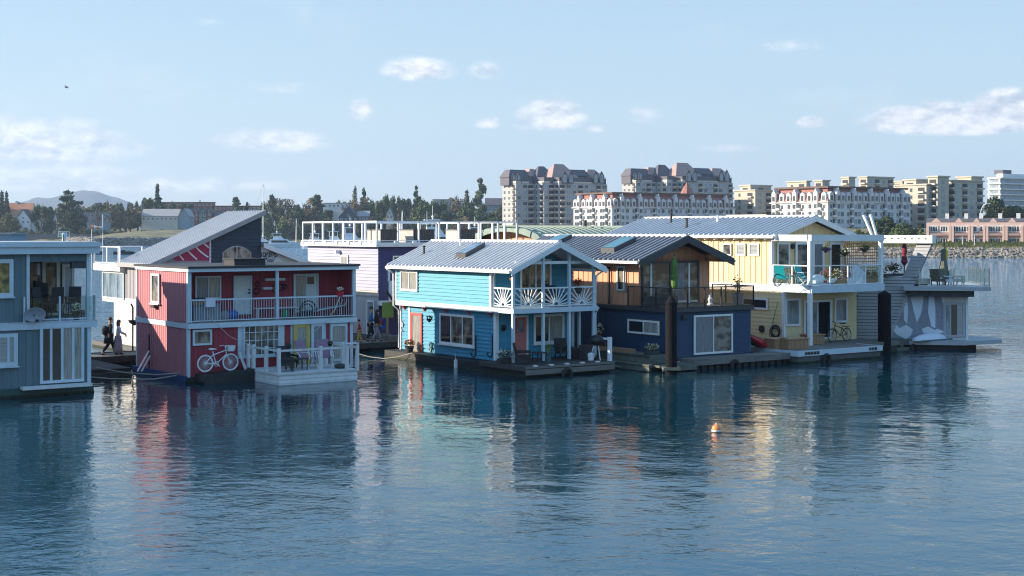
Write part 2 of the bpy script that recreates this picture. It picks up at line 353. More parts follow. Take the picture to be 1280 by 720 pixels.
    def build(self, name, m, parent=None, smooth=False, loc=None, rz=0):
        me = bpy.data.meshes.new(name); me.from_pydata(self.v, [], self.f); me.update()
        me.materials.append(M[m] if isinstance(m, str) else m)
        import bmesh
        b = bmesh.new(); b.from_mesh(me); bmesh.ops.recalc_face_normals(b, faces=b.faces); b.to_mesh(me); b.free()
        if smooth:
            for p in me.polygons: p.use_smooth = True
        o = bpy.data.objects.new(name, me); COL.objects.link(o)
        if parent: o.parent = parent
        if loc is not None: o.location = loc
        o.rotation_euler.z = rz
        return o
def pieces(rt, name, m, *boxes):
    """one part per box"""
    for q in boxes: MB().box(*q).build(name, m, rt)
def tag(o, label, cat, group=None, kind=None):
    o['label'] = label; o['category'] = cat
    if group: o['group'] = group
    if kind: o['kind'] = kind
    return o
def struct(o): o['kind'] = 'structure'; return o
def root(name, label, cat, loc, rz=0, group=None):
    o = bpy.data.objects.new(name, None); COL.objects.link(o); o.location = loc; o.rotation_euler.z = rz; o.empty_display_size = .3
    return tag(o, label, cat, group)
def copy_tree(o, parent=None, top=True):
    c = o.copy(); COL.objects.link(c); c.parent = parent
    for ch in list(o.children): copy_tree(ch, c)
    return c
def win(parent, mp, a0, a1, z0, z1, fm='white_trim', pm='glass_dark', nx=2, ny=1, fw=.07, name='window', sill=False, o=.055, mull=None, d=.05):
    if a1 < a0: a0, a1 = a1, a0
    if z1 < z0: z0, z1 = z1, z0
    b = MB(); f = fw
    b.box(a0, a1, o, o + d, z1 - f, z1, mp); b.box(a0, a1, o, o + d, z0, z0 + f, mp)
    b.box(a0, a0 + f, o, o + d, z0 + f, z1 - f, mp); b.box(a1 - f, a1, o, o + d, z0 + f, z1 - f, mp)
    g = (mull or f * .55) / 2
    for i in range(1, nx): a = a0 + (a1 - a0) * i / nx; b.box(a - g, a + g, o, o + d - .008, z0 + f, z1 - f, mp)
    for i in range(1, ny): z = z0 + (z1 - z0) * i / ny; b.box(a0 + f, a1 - f, o, o + d - .012, z - g * .8, z + g * .8, mp)
    fo = b.build(name, fm, parent)
    panes = pm if isinstance(pm, (list, tuple)) else [pm]
    k = len(panes); 
    for i, p in enumerate(panes):
        x0 = a0 + f * .8 + (a1 - a0 - f * 1.6) * i / k; x1 = a0 + f * .8 + (a1 - a0 - f * 1.6) * (i + 1) / k
        MB().box(x0 + (.002 if i else 0), x1, o - .02, o + .012, z0 + f * .8, z1 - f * .8, mp).build('pane', p, fo)
    if sill: MB().box(a0 - .05, a1 + .05, o, o + d + .07, z0 - .06, z0 - .004, mp).build('sill', fm, fo)
    return fo
def fwin(fr, parent, t, x0, y0, x1, y1, **k):
    """window on the front plane t, measured on the photograph"""
    ym = (y0 + y1) / 2; xm = (x0 + x1) / 2
    return win(parent, PF(t), fr.f(x0, ym, t)[0], fr.f(x1, ym, t)[0], fr.f(xm, y1, t)[1], fr.f(xm, y0, t)[1], **k)
def swin(fr, parent, s, x0, y0, x1, y1, **k):
    ym = (y0 + y1) / 2; xm = (x0 + x1) / 2
    return win(parent, PS(s), fr.sd(x1, ym, s)[0], fr.sd(x0, ym, s)[0], fr.sd(xm, y1, s)[1], fr.sd(xm, y0, s)[1], **k)
A = R(35.5)
# ------------------------------------------------------------------ water
def build_water():
    me = MB(); me.v = [(-9000, -300, 0), (9000, -300, 0), (9000, 12000, 0), (-9000, 12000, 0)]; me.f = [[0, 1, 2, 3]]
    m = bpy.data.materials.new('sea_water'); m.use_nodes = True; t = m.node_tree; b = t.nodes['Principled BSDF']; L = t.links.new
    b.inputs['Base Color'].default_value = (0.008, 0.032, 0.044, 1); b.inputs['Roughness'].default_value = 0.03; b.inputs['IOR'].default_value = 1.47
    tc = t.nodes.new('ShaderNodeTexCoord')
    def noise(sc, st, det, rough=.55, dist=0):
        mp = t.nodes.new('ShaderNodeMapping'); mp.inputs['Scale'].default_value = st; mp.inputs['Rotation'].default_value = (0, 0, R(12)); L(tc.outputs['Object'], mp.inputs[0])
        n = t.nodes.new('ShaderNodeTexNoise'); n.inputs['Scale'].default_value = sc; n.inputs['Detail'].default_value = det; n.inputs['Roughness'].default_value = rough; n.inputs['Distortion'].default_value = dist
        L(mp.outputs[0], n.inputs['Vector']); return n.outputs[0]
    def mul(a, k):
        n = t.nodes.new('ShaderNodeMath'); n.operation = 'MULTIPLY'; L(a, n.inputs[0])
        if isinstance(k, (int, float)): n.inputs[1].default_value = k
        else: L(k, n.inputs[1])
        return n.outputs[0]
    def add(a, c):
        n = t.nodes.new('ShaderNodeMath'); n.operation = 'ADD'; L(a, n.inputs[0]); L(c, n.inputs[1]); return n.outputs[0]
    big = mul(noise(.35, (1, .9, 1), 2), .06)               # slow undulation
    mid = mul(noise(2.1, (.8, 1, 1), 3, .5, .5), .018)      # wavelets
    fine = mul(noise(5.5, (.75, 1, 1), 2, .5, .3), .0024)    # ripples
    tiny = mul(noise(6.0, (.7, 1, 1), 3, .6, .4), .0065)   # short wavelets, felt nearest the camera
    gust = t.nodes.new('ShaderNodeMapRange'); gust.inputs[1].default_value = .38; gust.inputs[2].default_value = .62; gust.inputs[3].default_value = .5; gust.inputs[4].default_value = 1.7
    L(noise(.055, (1, 1.6, 1), 3), gust.inputs[0])
    # wind shadow: calmer in the lee right in front of the moored houses, rougher out in the channel
    sp = t.nodes.new('ShaderNodeSeparateXYZ'); L(tc.outputs['Object'], sp.inputs[0])
    far = t.nodes.new('ShaderNodeMapRange'); far.inputs[1].default_value = 76; far.inputs[2].default_value = 105; far.inputs[3].default_value = 1.0; far.inputs[4].default_value = 4.0; L(sp.outputs[1], far.inputs[0])
    near = t.nodes.new('ShaderNodeMapRange'); near.inputs[1].default_value = 30; near.inputs[2].default_value = 56; near.inputs[3].default_value = 1.0; near.inputs[4].default_value = 0.12; L(sp.outputs[1], near.inputs[0])
    chop = mul(noise(.8, (.8, 1, 1), 3, .6, .6), .06)
    h = add(big, mul(mul(add(add(mid, fine), mul(tiny, near.outputs[0])), gust.outputs[0]), far.outputs[0]))
    f2 = t.nodes.new('ShaderNodeMapRange'); f2.inputs[1].default_value = 70; f2.inputs[2].default_value = 120; f2.inputs[3].default_value = 0; f2.inputs[4].default_value = 7.0; L(sp.outputs[1], f2.inputs[0])
    h = add(h, mul(chop, f2.outputs[0]))
    bp = t.nodes.new('ShaderNodeBump'); bp.inputs['Strength'].default_value = 1.0; bp.inputs['Distance'].default_value = WAVE
    L(h, bp.inputs['Height']); L(bp.outputs[0], b.inputs['Normal'])
    cm = t.nodes.new('ShaderNodeMix'); cm.data_type = 'RGBA'; cm.inputs['A'].default_value = (0.003, 0.032, 0.045, 1); cm.inputs['B'].default_value = (0.015, 0.10, 0.17, 1)  # far water bluer: sky reflected by the chop is put into the base colour
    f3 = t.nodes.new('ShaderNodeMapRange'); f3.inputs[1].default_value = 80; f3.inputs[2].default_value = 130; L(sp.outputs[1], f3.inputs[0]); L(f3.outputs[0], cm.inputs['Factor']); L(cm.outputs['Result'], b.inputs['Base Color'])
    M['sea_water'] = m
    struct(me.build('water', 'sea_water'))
WAVE = 1.0
build_water()
# ------------------------------------------------------------------ land
SHORE = [(-3000, 900), (-520, 900), (-262, 890), (-232, 800), (-190, 700), (-165, 745), (-190, 880), (-150, 1000), (-20, 940), (10, 700), (40, 560), (75, 400), (97, 372), (150, 368), (3000, 420)]
def shoreY(x):
    # the two rocky spits double back; keep the front edge
    P = [(-3000, 900), (-420, 900), (-268, 885), (-240, 760), (-214, 720), (-185, 760), (-175, 930), (-120, 930), (-20, 900), (10, 700), (40, 560), (75, 420), (97, 376), (150, 368), (3000, 420)]
    for (x0, y0), (x1, y1) in zip(P, P[1:]):
        if x0 <= x <= x1: return y0 + (y1 - y0) * (x - x0) / (x1 - x0)
    return 900
PROF = [(0, -1.2), (3, 1.0), (7, 2.6), (14, 3.3), (40, 3.7), (90, 5.5), (180, 8), (350, 10), (700, 11), (2500, 12)]
def prof(d):
    if d <= 0: return -1.2
    for (a, h0), (b, h1) in zip(PROF, PROF[1:]):
        if d <= b: return h0 + (h1 - h0) * (d - a) / (b - a)
    return 12
def landz(x, y): return prof(y - shoreY(x))
def build_land():
    xs = [-3000, -1500, -900, -600, -520, -420] + [-400 + 8 * i for i in range(100)] + [420, 500, 700, 1200, 3000]
    rows = [0, 3, 7, 14, 25, 40, 65, 90, 130, 180, 260, 350, 500, 700, 1200, 2500]
    b = MB(); rnd = random.Random(3)
    for d in rows:
        for x in xs:
            j = rnd.uniform(-1.0, 1.0) if 0 < d < 20 else 0
            b.v.append((x, shoreY(x) + d + j, prof(d) + (rnd.uniform(-.25, .25) if d > 0 else 0)))
    n = len(xs)
    for i in range(len(rows) - 1):
        for j in range(n - 1): q = i * n + j; b.f.append([q, q + 1, q + n + 1, q + n])
    m = bpy.data.materials.new('land'); m.use_nodes = True; t = m.node_tree; L = t.links.new; p = t.nodes['Principled BSDF']; p.inputs['Roughness'].default_value = .95
    tc = t.nodes.new('ShaderNodeTexCoord'); nz_ = t.nodes.new('ShaderNodeTexNoise'); nz_.inputs['Scale'].default_value = .12; nz_.inputs['Detail'].default_value = 8; L(tc.outputs['Object'], nz_.inputs['Vector'])
    r = t.nodes.new('ShaderNodeValToRGB'); e = r.color_ramp.elements; e[0].position = .35; e[0].color = (.07, .085, .03, 1); e[1].position = .62; e[1].color = (.22, .18, .09, 1)
    L(nz_.outputs[0], r.inputs[0]); L(r.outputs[0], p.inputs['Base Color']); M['land'] = m
    struct(b.build('terrain', 'land', smooth=True))
build_land()
mat('rock', (0.26, 0.235, 0.20), .9, var=.45, vscale=.5)
def boulders(name, label, spans, n, seed):
    rnd = random.Random(seed); b = MB()
    for _ in range(n):
        x0, x1 = rnd.choice(spans); x = rnd.uniform(x0, x1); d = rnd.uniform(.4, 5.5 if x > 0 else 9); r = rnd.uniform(.35, .95) if x > 0 else rnd.uniform(.6, 1.7)
        c = Vector((x, shoreY(x) + d, prof(d) + r * .2)); k = len(b.v)
        for i in range(4):
            ph = math.pi * i / 3
            for j in range(5):
                th = 2 * math.pi * (j + .5 * i) / 5; q = r * rnd.uniform(.75, 1.2)
                b.v.append((c.x + q * math.sin(ph) * math.cos(th) * 1.25, c.y + q * math.sin(ph) * math.sin(th), c.z + q * .8 * math.cos(ph)))
        for i in range(3):
            for j in range(5): q = k + i * 5; b.f.append([q + j, q + (j + 1) % 5, q + 5 + (j + 1) % 5, q + 5 + j])
    o = b.build(name, 'rock'); tag(o, label, 'rocks', kind='stuff')
boulders('boulders', 'grey brown riprap boulders along the water edge of the right shore', [(76, 190)], 2600, 5)
boulders('boulders', 'tumbled grey boulders on the far left spit', [(-276, -172)], 1700, 6)
mat('far_hill_green', (0.030, 0.050, 0.055), .95, var=.2, vscale=.004)
def build_hill():
    # rounded hill about six kilometres away
    b = MB(); nx, ny = 260, 10; Y0 = 6200
    rnd = random.Random(11)
    def ht(px):
        u = (px - 105) / 62.0
        h = (38 if px < 150 else 16 + 22 * math.exp(-((px - 150) / 55) ** 2)) + 17 * math.exp(-((px - 106) / 46) ** 2) + 5 * math.exp(-((px - 44) / 16) ** 2)
        return h
    for j in range(ny):
        y = Y0 + j * 160
        for i in range(nx):
            px = -260 + 1500 * i / (nx - 1); h = ht(px) * 1.15 * Y0 / F * math.sin(math.pi * min(1, (j + .6) / (ny - 1) * .9)) * .98
            b.v.append(((px - 640) / F * y, y, H - 15 + h + rnd.uniform(-3, 3)))
    for j in range(ny - 1):
        for i in range(nx - 1): q = j * nx + i; b.f.append([q, q + 1, q + nx + 1, q + nx])
    struct(b.build('hills', 'far_hill_green', smooth=True))
build_hill()
# stone seawall at far left
b = MB(); b.box(-470, -262, 893, 899, -1, 5.2); sw = b.build('seawall', 'concrete'); tag(sw, 'long grey stone seawall at the foot of the far left shore', 'wall')

# ------------------------------------------------------------------ trees
def tree_proto(kind, seed):
    """returns (trunk mesh builder, crown mesh builder), height 1 = 10 m"""
    rnd = random.Random(seed); T = MB(); C = MB()
    if kind == 'conifer':
        T.tube([(0, 0, 0), (.1, 0, 5), (0, 0, 9.6)], .28, 6, .04)
        z = 1.4
        while z < 10:
            r = (10.2 - z) * .32 * rnd.uniform(.75, 1.15) + .15; n = max(3, int(r * 3))
            for i in range(n):
                th = rnd.uniform(0, 6.28); q = r * rnd.uniform(.5, 1); e = (q * math.cos(th), q * math.sin(th), z - q * .18)
                T.tube([(0, 0, z), e], .05, 3, .02)
                C.leaves((e[0] * .62, e[1] * .62, e[2] + .1), (q * .5 + .2, q * .5 + .2, .42), int(14 + q * 11), .38, rnd, .1)
            z += .62
        C.leaves((0, 0, 9.8), (.15, .15, .5), 14, .2, rnd, .1)
    elif kind == 'pine':       # irregular, layered old conifer
        T.tube([(0, 0, 0), (.2, .1, 4), (-.1, 0, 9.3)], .36, 6, .08)
        for k in range(26):
            z = 1.2 + k * .33; r = (2.9 if z < 7 else 2.9 * (10.2 - z) / 3.2) * rnd.uniform(.5, 1.15); th = rnd.uniform(0, 6.28)
            e = (r * math.cos(th), r * math.sin(th), z + rnd.uniform(-.3, .4)); T.tube([(0, 0, z - .2), e], .08, 4, .03)
            C.leaves(e, (1.15, 1.15, .5), 62, .36, rnd, .1); C.leaves((e[0] * .45, e[1] * .45, e[2]), (1.2, 1.2, .6), 50, .4, rnd, .1)
        C.leaves((0, 0, 9.5), (.4, .4, .6), 30, .22, rnd, .1)
    elif kind == 'poplar':
        T.tube([(0, 0, 0), (0, 0, 9)], .2, 5, .03)
        for k in range(16): z = 1.4 + k * .54; r = .95 * math.sin(math.pi * min(1, (z + .6) / 11)) + .1; C.leaves((rnd.uniform(-.2, .2), rnd.uniform(-.2, .2), z), (r, r, .55), 55, .2, rnd, .2)
    elif kind == 'brown':
        T.tube([(0, 0, 0), (.1, 0, 2.5)], .4, 6, .3)
        for k in range(9):
            th = k * .7 + rnd.uniform(-.3, .3); q = rnd.uniform(1.2, 3.3); e = Vector((q * math.cos(th), q * math.sin(th), rnd.uniform(4.8, 8.6)))
            T.tube([(0.1, 0, 2.3), e * .55 + Vector((0, 0, .9)), e], .2, 4, .05)
            for w in range(5):
                g = e + Vector((rnd.uniform(-1.2, 1.2), rnd.uniform(-1.2, 1.2), rnd.uniform(-.8, 1.3))); T.tube([e, g], .05, 3, .02); C.leaves(g, (.95, .95, .8), 30, .27, rnd, .1)
    else:                      # broad, round
        T.tube([(0, 0, 0), (.1, 0, 2.6)], .38, 6, .28)
        lobes = 22 if kind == 'round' else 12
        for k in range(lobes):
            th = k * 2.4 + rnd.uniform(-.4, .4); u = rnd.random(); q = 2.7 * math.sqrt(u); z = 1.9 + rnd.uniform(0, 6.5) * (1 - .5 * u)
            if kind == 'shrub': z = 1.2 + rnd.uniform(0, 5.5) * (1 - .5 * u); q *= 1.35
            e = (q * math.cos(th), q * math.sin(th), z); T.tube([(0.1, 0, 2.2), (e[0] * .5, e[1] * .5, z * .6 + .9), e], .13, 4, .04)
            rr = rnd.uniform(1.0, 1.75); C.leaves(e, (rr, rr, rr * .85), int(150 * rr), .36, rnd, .25)
    return T, C
KIND = {'conifer': ('leaf_dark', 3), 'pine': ('leaf_dark', 2), 'poplar': ('leaf_green', 1), 'brown': ('leaf_brown', 2), 'round': ('leaf_dark', 2), 'green': ('leaf_green', 2), 'olive': ('leaf_olive', 2), 'shrub': ('leaf_green', 2), 'olshrub': ('leaf_olive', 1)}
mat('bark', (0.09, 0.07, 0.055), .95, var=.3)
PROTO = {}
def tree_mesh(kind, i):
    k = (kind, i)
    if k not in PROTO:
        form = {'green': 'round', 'olive': 'round', 'olshrub': 'shrub'}.get(kind, kind)
        T, C = tree_proto(form, hash_(kind) + 17 * i)
        to = T.build('trunk', 'bark'); co = C.build('crown', KIND[kind][0]); PROTO[k] = (to.data, co.data)
        bpy.data.objects.remove(to); bpy.data.objects.remove(co)
    return PROTO[k]
def hash_(s): return sum(ord(c) * (i + 3) for i, c in enumerate(s))
ZN = {}
ORD = ['first', 'second', 'third', 'fourth', 'fifth', 'sixth', 'seventh', 'eighth', 'ninth', 'tenth', 'eleventh', 'twelfth', 'thirteenth', 'fourteenth', 'fifteenth', 'sixteenth', 'seventeenth', 'eighteenth', 'nineteenth', 'twentieth']
LOOK = {'conifer': ('conifer_tree', 'dark pointed conifer'), 'pine': ('conifer_tree', 'tall ragged dark conifer'), 'poplar': ('poplar_tree', 'slim upright green tree'), 'brown': ('broadleaf_tree', 'thin brownish half-bare tree'),
        'round': ('broadleaf_tree', 'dark round crowned tree'), 'green': ('broadleaf_tree', 'mid green round tree'), 'olive': ('broadleaf_tree', 'olive green autumn tree'), 'shrub': ('shrub', 'low dense green shrub'), 'olshrub': ('shrub', 'low olive green shrub')}
def tree(px, ytop, ybase, w, kind, Y, zone):
    if kind == 'conifer': w *= 2.4; ytop += 1.5
    """px: centre, ytop/ybase: rows of the crown top and foot, w: crown width in px"""
    x = (px - 640) / F * Y; zt = H + (YH - ytop) * Y / F; zb = min(landz(x, Y), H + (YH - ybase) * Y / F)
    h = zt - zb; base_w = {'conifer': 5.6, 'pine': 7.6, 'poplar': 2.3, 'brown': 8, 'shrub': 9.5, 'olshrub': 9.5}.get(kind, 8.0)
    # the crown's width follows the photo, its depth the same
    sx = (w / F * Y) / base_w; sz = h / 10.0
    ob, look = LOOK[kind]
    key = (zone, look); ZN.setdefault(key, []).append(px)
    n = len(ZN[key]); size = ''
    lab = f'{ORD[n-1]} {look} from the left {zone}'
    o = root(ob, lab, 'shrub' if 'shrub' in kind else 'tree', (x, Y, zb), random.uniform(0, 6.28), 'trees on the far shore' if 'shrub' not in kind else 'shrubs on the far shore')
    o.scale = (sx, sx, sz)
    i = random.randrange(KIND[kind][1]); td, cdn = tree_mesh(kind, i)
    for nm, d in (('trunk', td), ('crown', cdn)):
        c = bpy.data.objects.new(nm, d); COL.objects.link(c); c.parent = o
ZA = 'at the far left end of the shore'
ZB = 'on the shore below the hill'
ZC = 'above the silver sloping roof'
ZD = 'right of the slate gable'
ZE = 'behind the railed roof deck'
ZF = 'beside the apartment blocks'
TREES = [
 (2,237,285,9,'conifer',950,ZA),(8,238,285,8,'conifer',960,ZA),(21,243,285,18,'round',980,ZA),(33,244,285,16,'round',970,ZA),(14,262,296,30,'olive',930,ZA),(40,246,280,14,'round',990,ZA),
 (-12,246,290,26,'round',970,ZA),(0,268,297,26,'olshrub',915,ZA),(33,279,297,22,'olshrub',915,ZA),
 (48,246,292,22,'round',935,ZB),(60,246,292,20,'round',930,ZB),(84,240,297,42,'pine',925,ZB),(100,258,297,22,'round',935,ZB),(112,250,285,14,'round',990,ZB),(117,246,285,14,'round',1000,ZB),(128,241,285,20,'round',990,ZB),
 (133,245,280,12,'olive',970,ZB),(144,243,280,16,'olive',975,ZB),(150,244,282,14,'round',1000,ZB),(157,255,297,42,'brown',930,ZB),(122,258,290,14,'brown',960,ZB),(163,244,282,14,'round',990,ZB),(108,276,298,22,'olshrub',915,ZB),(127,280,299,24,'shrub',915,ZB),(146,278,299,22,'olshrub',915,ZB),
 (184,234,284,19,'round',1000,ZC),(197,229,284,10,'conifer',985,ZC),(172,246,280,14,'olive',1000,ZC),(205,246,280,12,'round',1010,ZC),(216,243,280,12,'round',1010,ZC),(228,242,280,13,'round',1010,ZC),(238,244,280,11,'round',1010,ZC),(176,281,301,22,'shrub',905,ZC),(192,286,301,20,'shrub',905,ZC),(208,287,302,22,'olshrub',905,ZC),(226,286,302,24,'shrub',900,ZC),(244,287,302,24,'olshrub',895,ZC),
 (251,249,282,22,'shrub',1030,ZC),(295,246,284,20,'pine',1010,ZC),(309,251,284,8,'conifer',1010,ZC),(266,276,300,26,'shrub',980,ZC),(286,272,300,26,'round',980,ZC),
 (331,247,304,21,'green',955,ZD),(340,243,304,18,'pine',965,ZD),(350,243,304,17,'round',975,ZD),(357,258,304,22,'olive',950,ZD),(371,246,306,34,'round',950,ZD),(322,252,304,14,'round',985,ZD),
 (396,243,300,26,'pine',985,ZE),(390,258,305,26,'brown',955,ZE),(404,262,305,26,'green',960,ZE),(409,252,290,18,'round',1010,ZE),(423,244,275,16,'green',1040,ZE),(418,268,305,26,'olshrub',950,ZE),(443,232,275,12,'poplar',1020,ZE),(455,234,275,10,'conifer',1020,ZE),(448,246,280,26,'brown',1005,ZE),(434,250,280,20,'brown',1015,ZE),
 (466,244,285,18,'green',1005,ZE),(474,240,290,19,'round',1000,ZE),(482,236,290,16,'green',1010,ZE),(491,237,290,16,'green',1000,ZE),(499,238,290,16,'olive',1000,ZE),(508,234,290,20,'round',1005,ZE),(520,234,290,14,'pine',1010,ZE),(517,247,300,24,'olive',985,ZE),(529,242,300,32,'green',970,ZE),(545,240,290,18,'round',1010,ZE),(555,240,290,18,'round',1015,ZE),(571,240,290,22,'brown',1010,ZE),
 (584,236,285,10,'conifer',1005,ZE),(601,225,285,26,'pine',985,ZE),(618,240,280,18,'round',1010,ZE),(560,250,305,24,'round',960,ZE),(583,250,305,30,'green',955,ZE),(598,254,305,26,'green',950,ZE),(613,258,305,28,'olive',950,ZE),(625,246,305,20,'round',960,ZE),(435,262,305,24,'round',955,ZE),(470,262,305,28,'round',955,ZE),(488,258,305,24,'olive',955,ZE),(505,262,305,28,'round',950,ZE),(545,262,305,28,'olive',950,ZE),(455,272,306,26,'green',945,ZE),(530,268,306,26,'round',945,ZE),(571,268,306,26,'olive',945,ZE),
 (604,272,306,30,'green',940,ZE),(632,268,306,22,'round',930,ZE),(580,274,306,24,'round',940,ZE),(540,276,306,22,'shrub',940,ZE),(495,276,306,22,'shrub',940,ZE),(425,278,306,24,'shrub',940,ZE),
 (672,277,292,24,'olshrub',560,ZF),(804,273,300,7,'poplar',560,ZF),(837,271,300,8,'poplar',560,ZF),(865,272,300,7,'poplar',560,ZF),(894,272,300,7,'poplar',560,ZF),
 (955,262,285,12,'green',620,ZF),(1098,264,300,26,'round',500,ZF),(1110,262,300,24,'round',505,ZF),(1121,268,300,22,'shrub',490,ZF),(1092,274,300,22,'shrub',480,ZF),(1132,272,302,22,'round',500,ZF),(1078,280,300,22,'shrub',470,ZF),(1104,276,303,26,'round',470,ZF),(1120,278,303,26,'shrub',465,ZF),(1136,280,303,26,'round',465,ZF),(1150,282,303,20,'olshrub',460,ZF),(1148,272,300,16,'olshrub',500,ZF),(1172,276,300,14,'round',480,ZF),
 (1245,235,290,34,'round',640,ZF),(1258,250,290,28,'olive',620,ZF),(1240,255,290,24,'olive',610,ZF),(1275,250,290,34,'round',620,ZF),(1268,246,290,26,'round',640,ZF),(1292,246,290,30,'green',630,ZF),(908,234,285,16,'round',900,ZF),(924,234,285,14,'round',900,ZF),
]
ZG = 'in the hazy back row of woods'
rb = random.Random(21)
for px in range(-8, 632, 10):
    if 196 < px < 330: continue
    tree(px + rb.uniform(-3, 3), rb.uniform(243, 251) if px > 330 else rb.uniform(250, 258), 284, rb.uniform(21, 31), rb.choice(['round', 'round', 'green', 'olive', 'green', 'brown']), 1080, ZG)
for px in range(-6, 252, 9): tree(px + rb.uniform(-2, 2), rb.uniform(279, 287), 299 if px < 140 else 301, rb.uniform(12, 20), rb.choice(['shrub', 'olshrub', 'shrub']), 912 + rb.uniform(0, 14), 'along the foot of the slope')
for px in range(330, 640, 11): tree(px + rb.uniform(-3, 3), rb.uniform(268, 280), 305, rb.uniform(18, 27), rb.choice(['shrub', 'green', 'round', 'olshrub', 'brown']), 938, 'in the front row behind the marina')
for a in TREES: tree(*a)
# hedge in front of the terrace, right shore
for i, px in enumerate([1166, 1177, 1188, 1199, 1210, 1221, 1233, 1245, 1256, 1267, 1279, 1290]):
    tree(px, 296.5 + (i * 7 % 4) * .8, 306, 12, 'shrub' if i % 3 else 'olshrub', 393, 'in front of the pink terrace')
# wooded bank to the right of the view (out of frame): it is what the shaded windows mirror
def side_bank():
    rnd = random.Random(31); b = MB(); n = 24
    for i in range(n):
        y = -220 + i * 15
        for (x, z) in ((92, -1), (97, 1.5), (104, 3), (130, 5), (190, 7)): b.v.append((x + rnd.uniform(-2, 2), y, z))
    for i in range(n - 1):
        for j in range(4): q = i * 5 + j; b.f.append([q, q + 1, q + 6, q + 5])
    struct(b.build('bank', 'land', smooth=True)); w = MB()
    for i in range(46): h = rnd.uniform(3, 6.5); w.leaves((rnd.uniform(104, 128), -200 + i * 7 + rnd.uniform(-3, 3), 4 + h * .7), (rnd.uniform(3, 5), rnd.uniform(3, 5), h), 150, .8, rnd, .2)
    tag(w.build('woods', 'leaf_olive'), 'olive green woods on the bank beyond the right edge of the photo', 'woods', kind='stuff')
side_bank()
# grass band on the right bank
def grass():
    rnd = random.Random(9); b = MB()
    for _ in range(7000):
        x = rnd.uniform(88, 200); d = rnd.uniform(5.5, 24); z = prof(d); s = rnd.uniform(.25, .7); y = shoreY(x) + d; w = rnd.uniform(.1, .3); k = len(b.v)
        b.v += [(x - w, y, z - .1), (x + w, y, z - .1), (x + rnd.uniform(-.3, .3), y + rnd.uniform(-.2, .2), z + s)]; b.f.append([k, k + 1, k + 2])
    foliage('leaf_grass', (.12, .13, .035), (.28, .25, .08))
    tag(b.build('grass', 'leaf_grass'), 'rough yellow green grass on the bank above the right shore boulders', 'grass', kind='stuff')
grass()
# ------------------------------------------------------------------ far shore buildings
mat('peach_wall', (0.52, 0.45, 0.39), .85, var=.06, vscale=.2)
mat('tower_grey', (0.35, 0.335, 0.325), .85, var=.06, vscale=.2)
mat('white_stucco', (0.60, 0.58, 0.57), .85, var=.05, vscale=.2)
mat('beige_stucco', (0.43, 0.385, 0.31), .85, var=.07, vscale=.2)
mat('brick_pink', (0.58, 0.41, 0.35), .9, var=.1, vscale=.5)
mat('brick_red', (0.26, 0.095, 0.07), .9, var=.1, vscale=.5)
mat('slate_roof', (0.10, 0.095, 0.11), .8, var=.1, vscale=.3)
mat('pink_roof', (0.36, 0.24, 0.21), .8, var=.1, vscale=.3)
mat('terra_roof', (0.29, 0.125, 0.095), .8, var=.12, vscale=.3)
mat('brown_roof', (0.12, 0.075, 0.06), .85, var=.2, vscale=.5)
mat('orange_roof', (0.44, 0.21, 0.13), .85, var=.12, vscale=.4)
mat('grey_shingle', (0.30, 0.30, 0.30), .8, var=.1, vscale=.4)
mat('house_blue', (0.22, 0.28, 0.34), .8); mat('house_cream', (0.52, 0.47, 0.38), .8); mat('house_green', (0.10, 0.17, 0.14), .8)
mat('house_white', (0.62, 0.62, 0.60), .8); mat('house_dark', (0.07, 0.075, 0.085), .8)
mat('far_glass', (0.05, 0.065, 0.08), .15, var=.4, vscale=.5); mat('far_glass_pale', (0.22, 0.27, 0.32), .2, var=.35, vscale=.4)
mat('recess_dark', (0.035, 0.035, 0.04), .8)
def ztop(y, Y): return H + (YH - y) * Y / F
class Windows:
    """counts the windows of one building: the first 100 are parts, the rest one mass"""
    def __init__(self, rt, fmat): self.rt = rt; self.n = 0; self.rest = MB(); self.fm = fmat; self.data = {}
    def add(self, mp, a, z, w, h, pm='far_glass', fw=.14):
        if self.n < 100:
            self.n += 1; fo = MB(); fo.box(a - w / 2 - fw, a + w / 2 + fw, .0, .10, z - fw, z + h + fw, mp); f = fo.build('window', self.fm, self.rt)
            p = MB().box(a - w / 2, a - .06, .05, .14, z, z + h, mp).box(a + .06, a + w / 2, .05, .14, z, z + h, mp).build('pane', pm, f)
        else: self.rest.box(a - w / 2, a + w / 2, .0, .12, z, z + h, mp)
    def done(self):
        if self.rest.v: o = self.rest.build('window', 'far_glass', self.rt); o['kind'] = 'stuff'
class Balconies:
    def __init__(self, rt, m): self.rt = rt; self.m = m; self.n = 0; self.rest = MB()
    def add(self, mp, a, z, w):
        b = MB() if self.n < 100 else self.rest
        b.box(a - w / 2 - .2, a + w / 2 + .2, .1, 1.25, z - .85, z - .1, mp)
        if self.n < 100: self.n += 1; f = b.build('balcony', self.m, self.rt); MB().box(a - w / 2, a + w / 2, -.05, .09, z - .7, z + 1.5, mp).build('recess', 'recess_dark', f)
        else: b.box(a - w / 2, a + w / 2, -.05, .09, z - .7, z + 1.5, mp)
    def done(self):
        if self.rest.v: o = self.rest.build('balcony', 'recess_dark', self.rt); o['kind'] = 'stuff'
def block(fr, s0, s1, t0, t1, zt, zb=0, b=None):
    return (b or MB()).box(s0, s1, t0, t1, zb, zt)
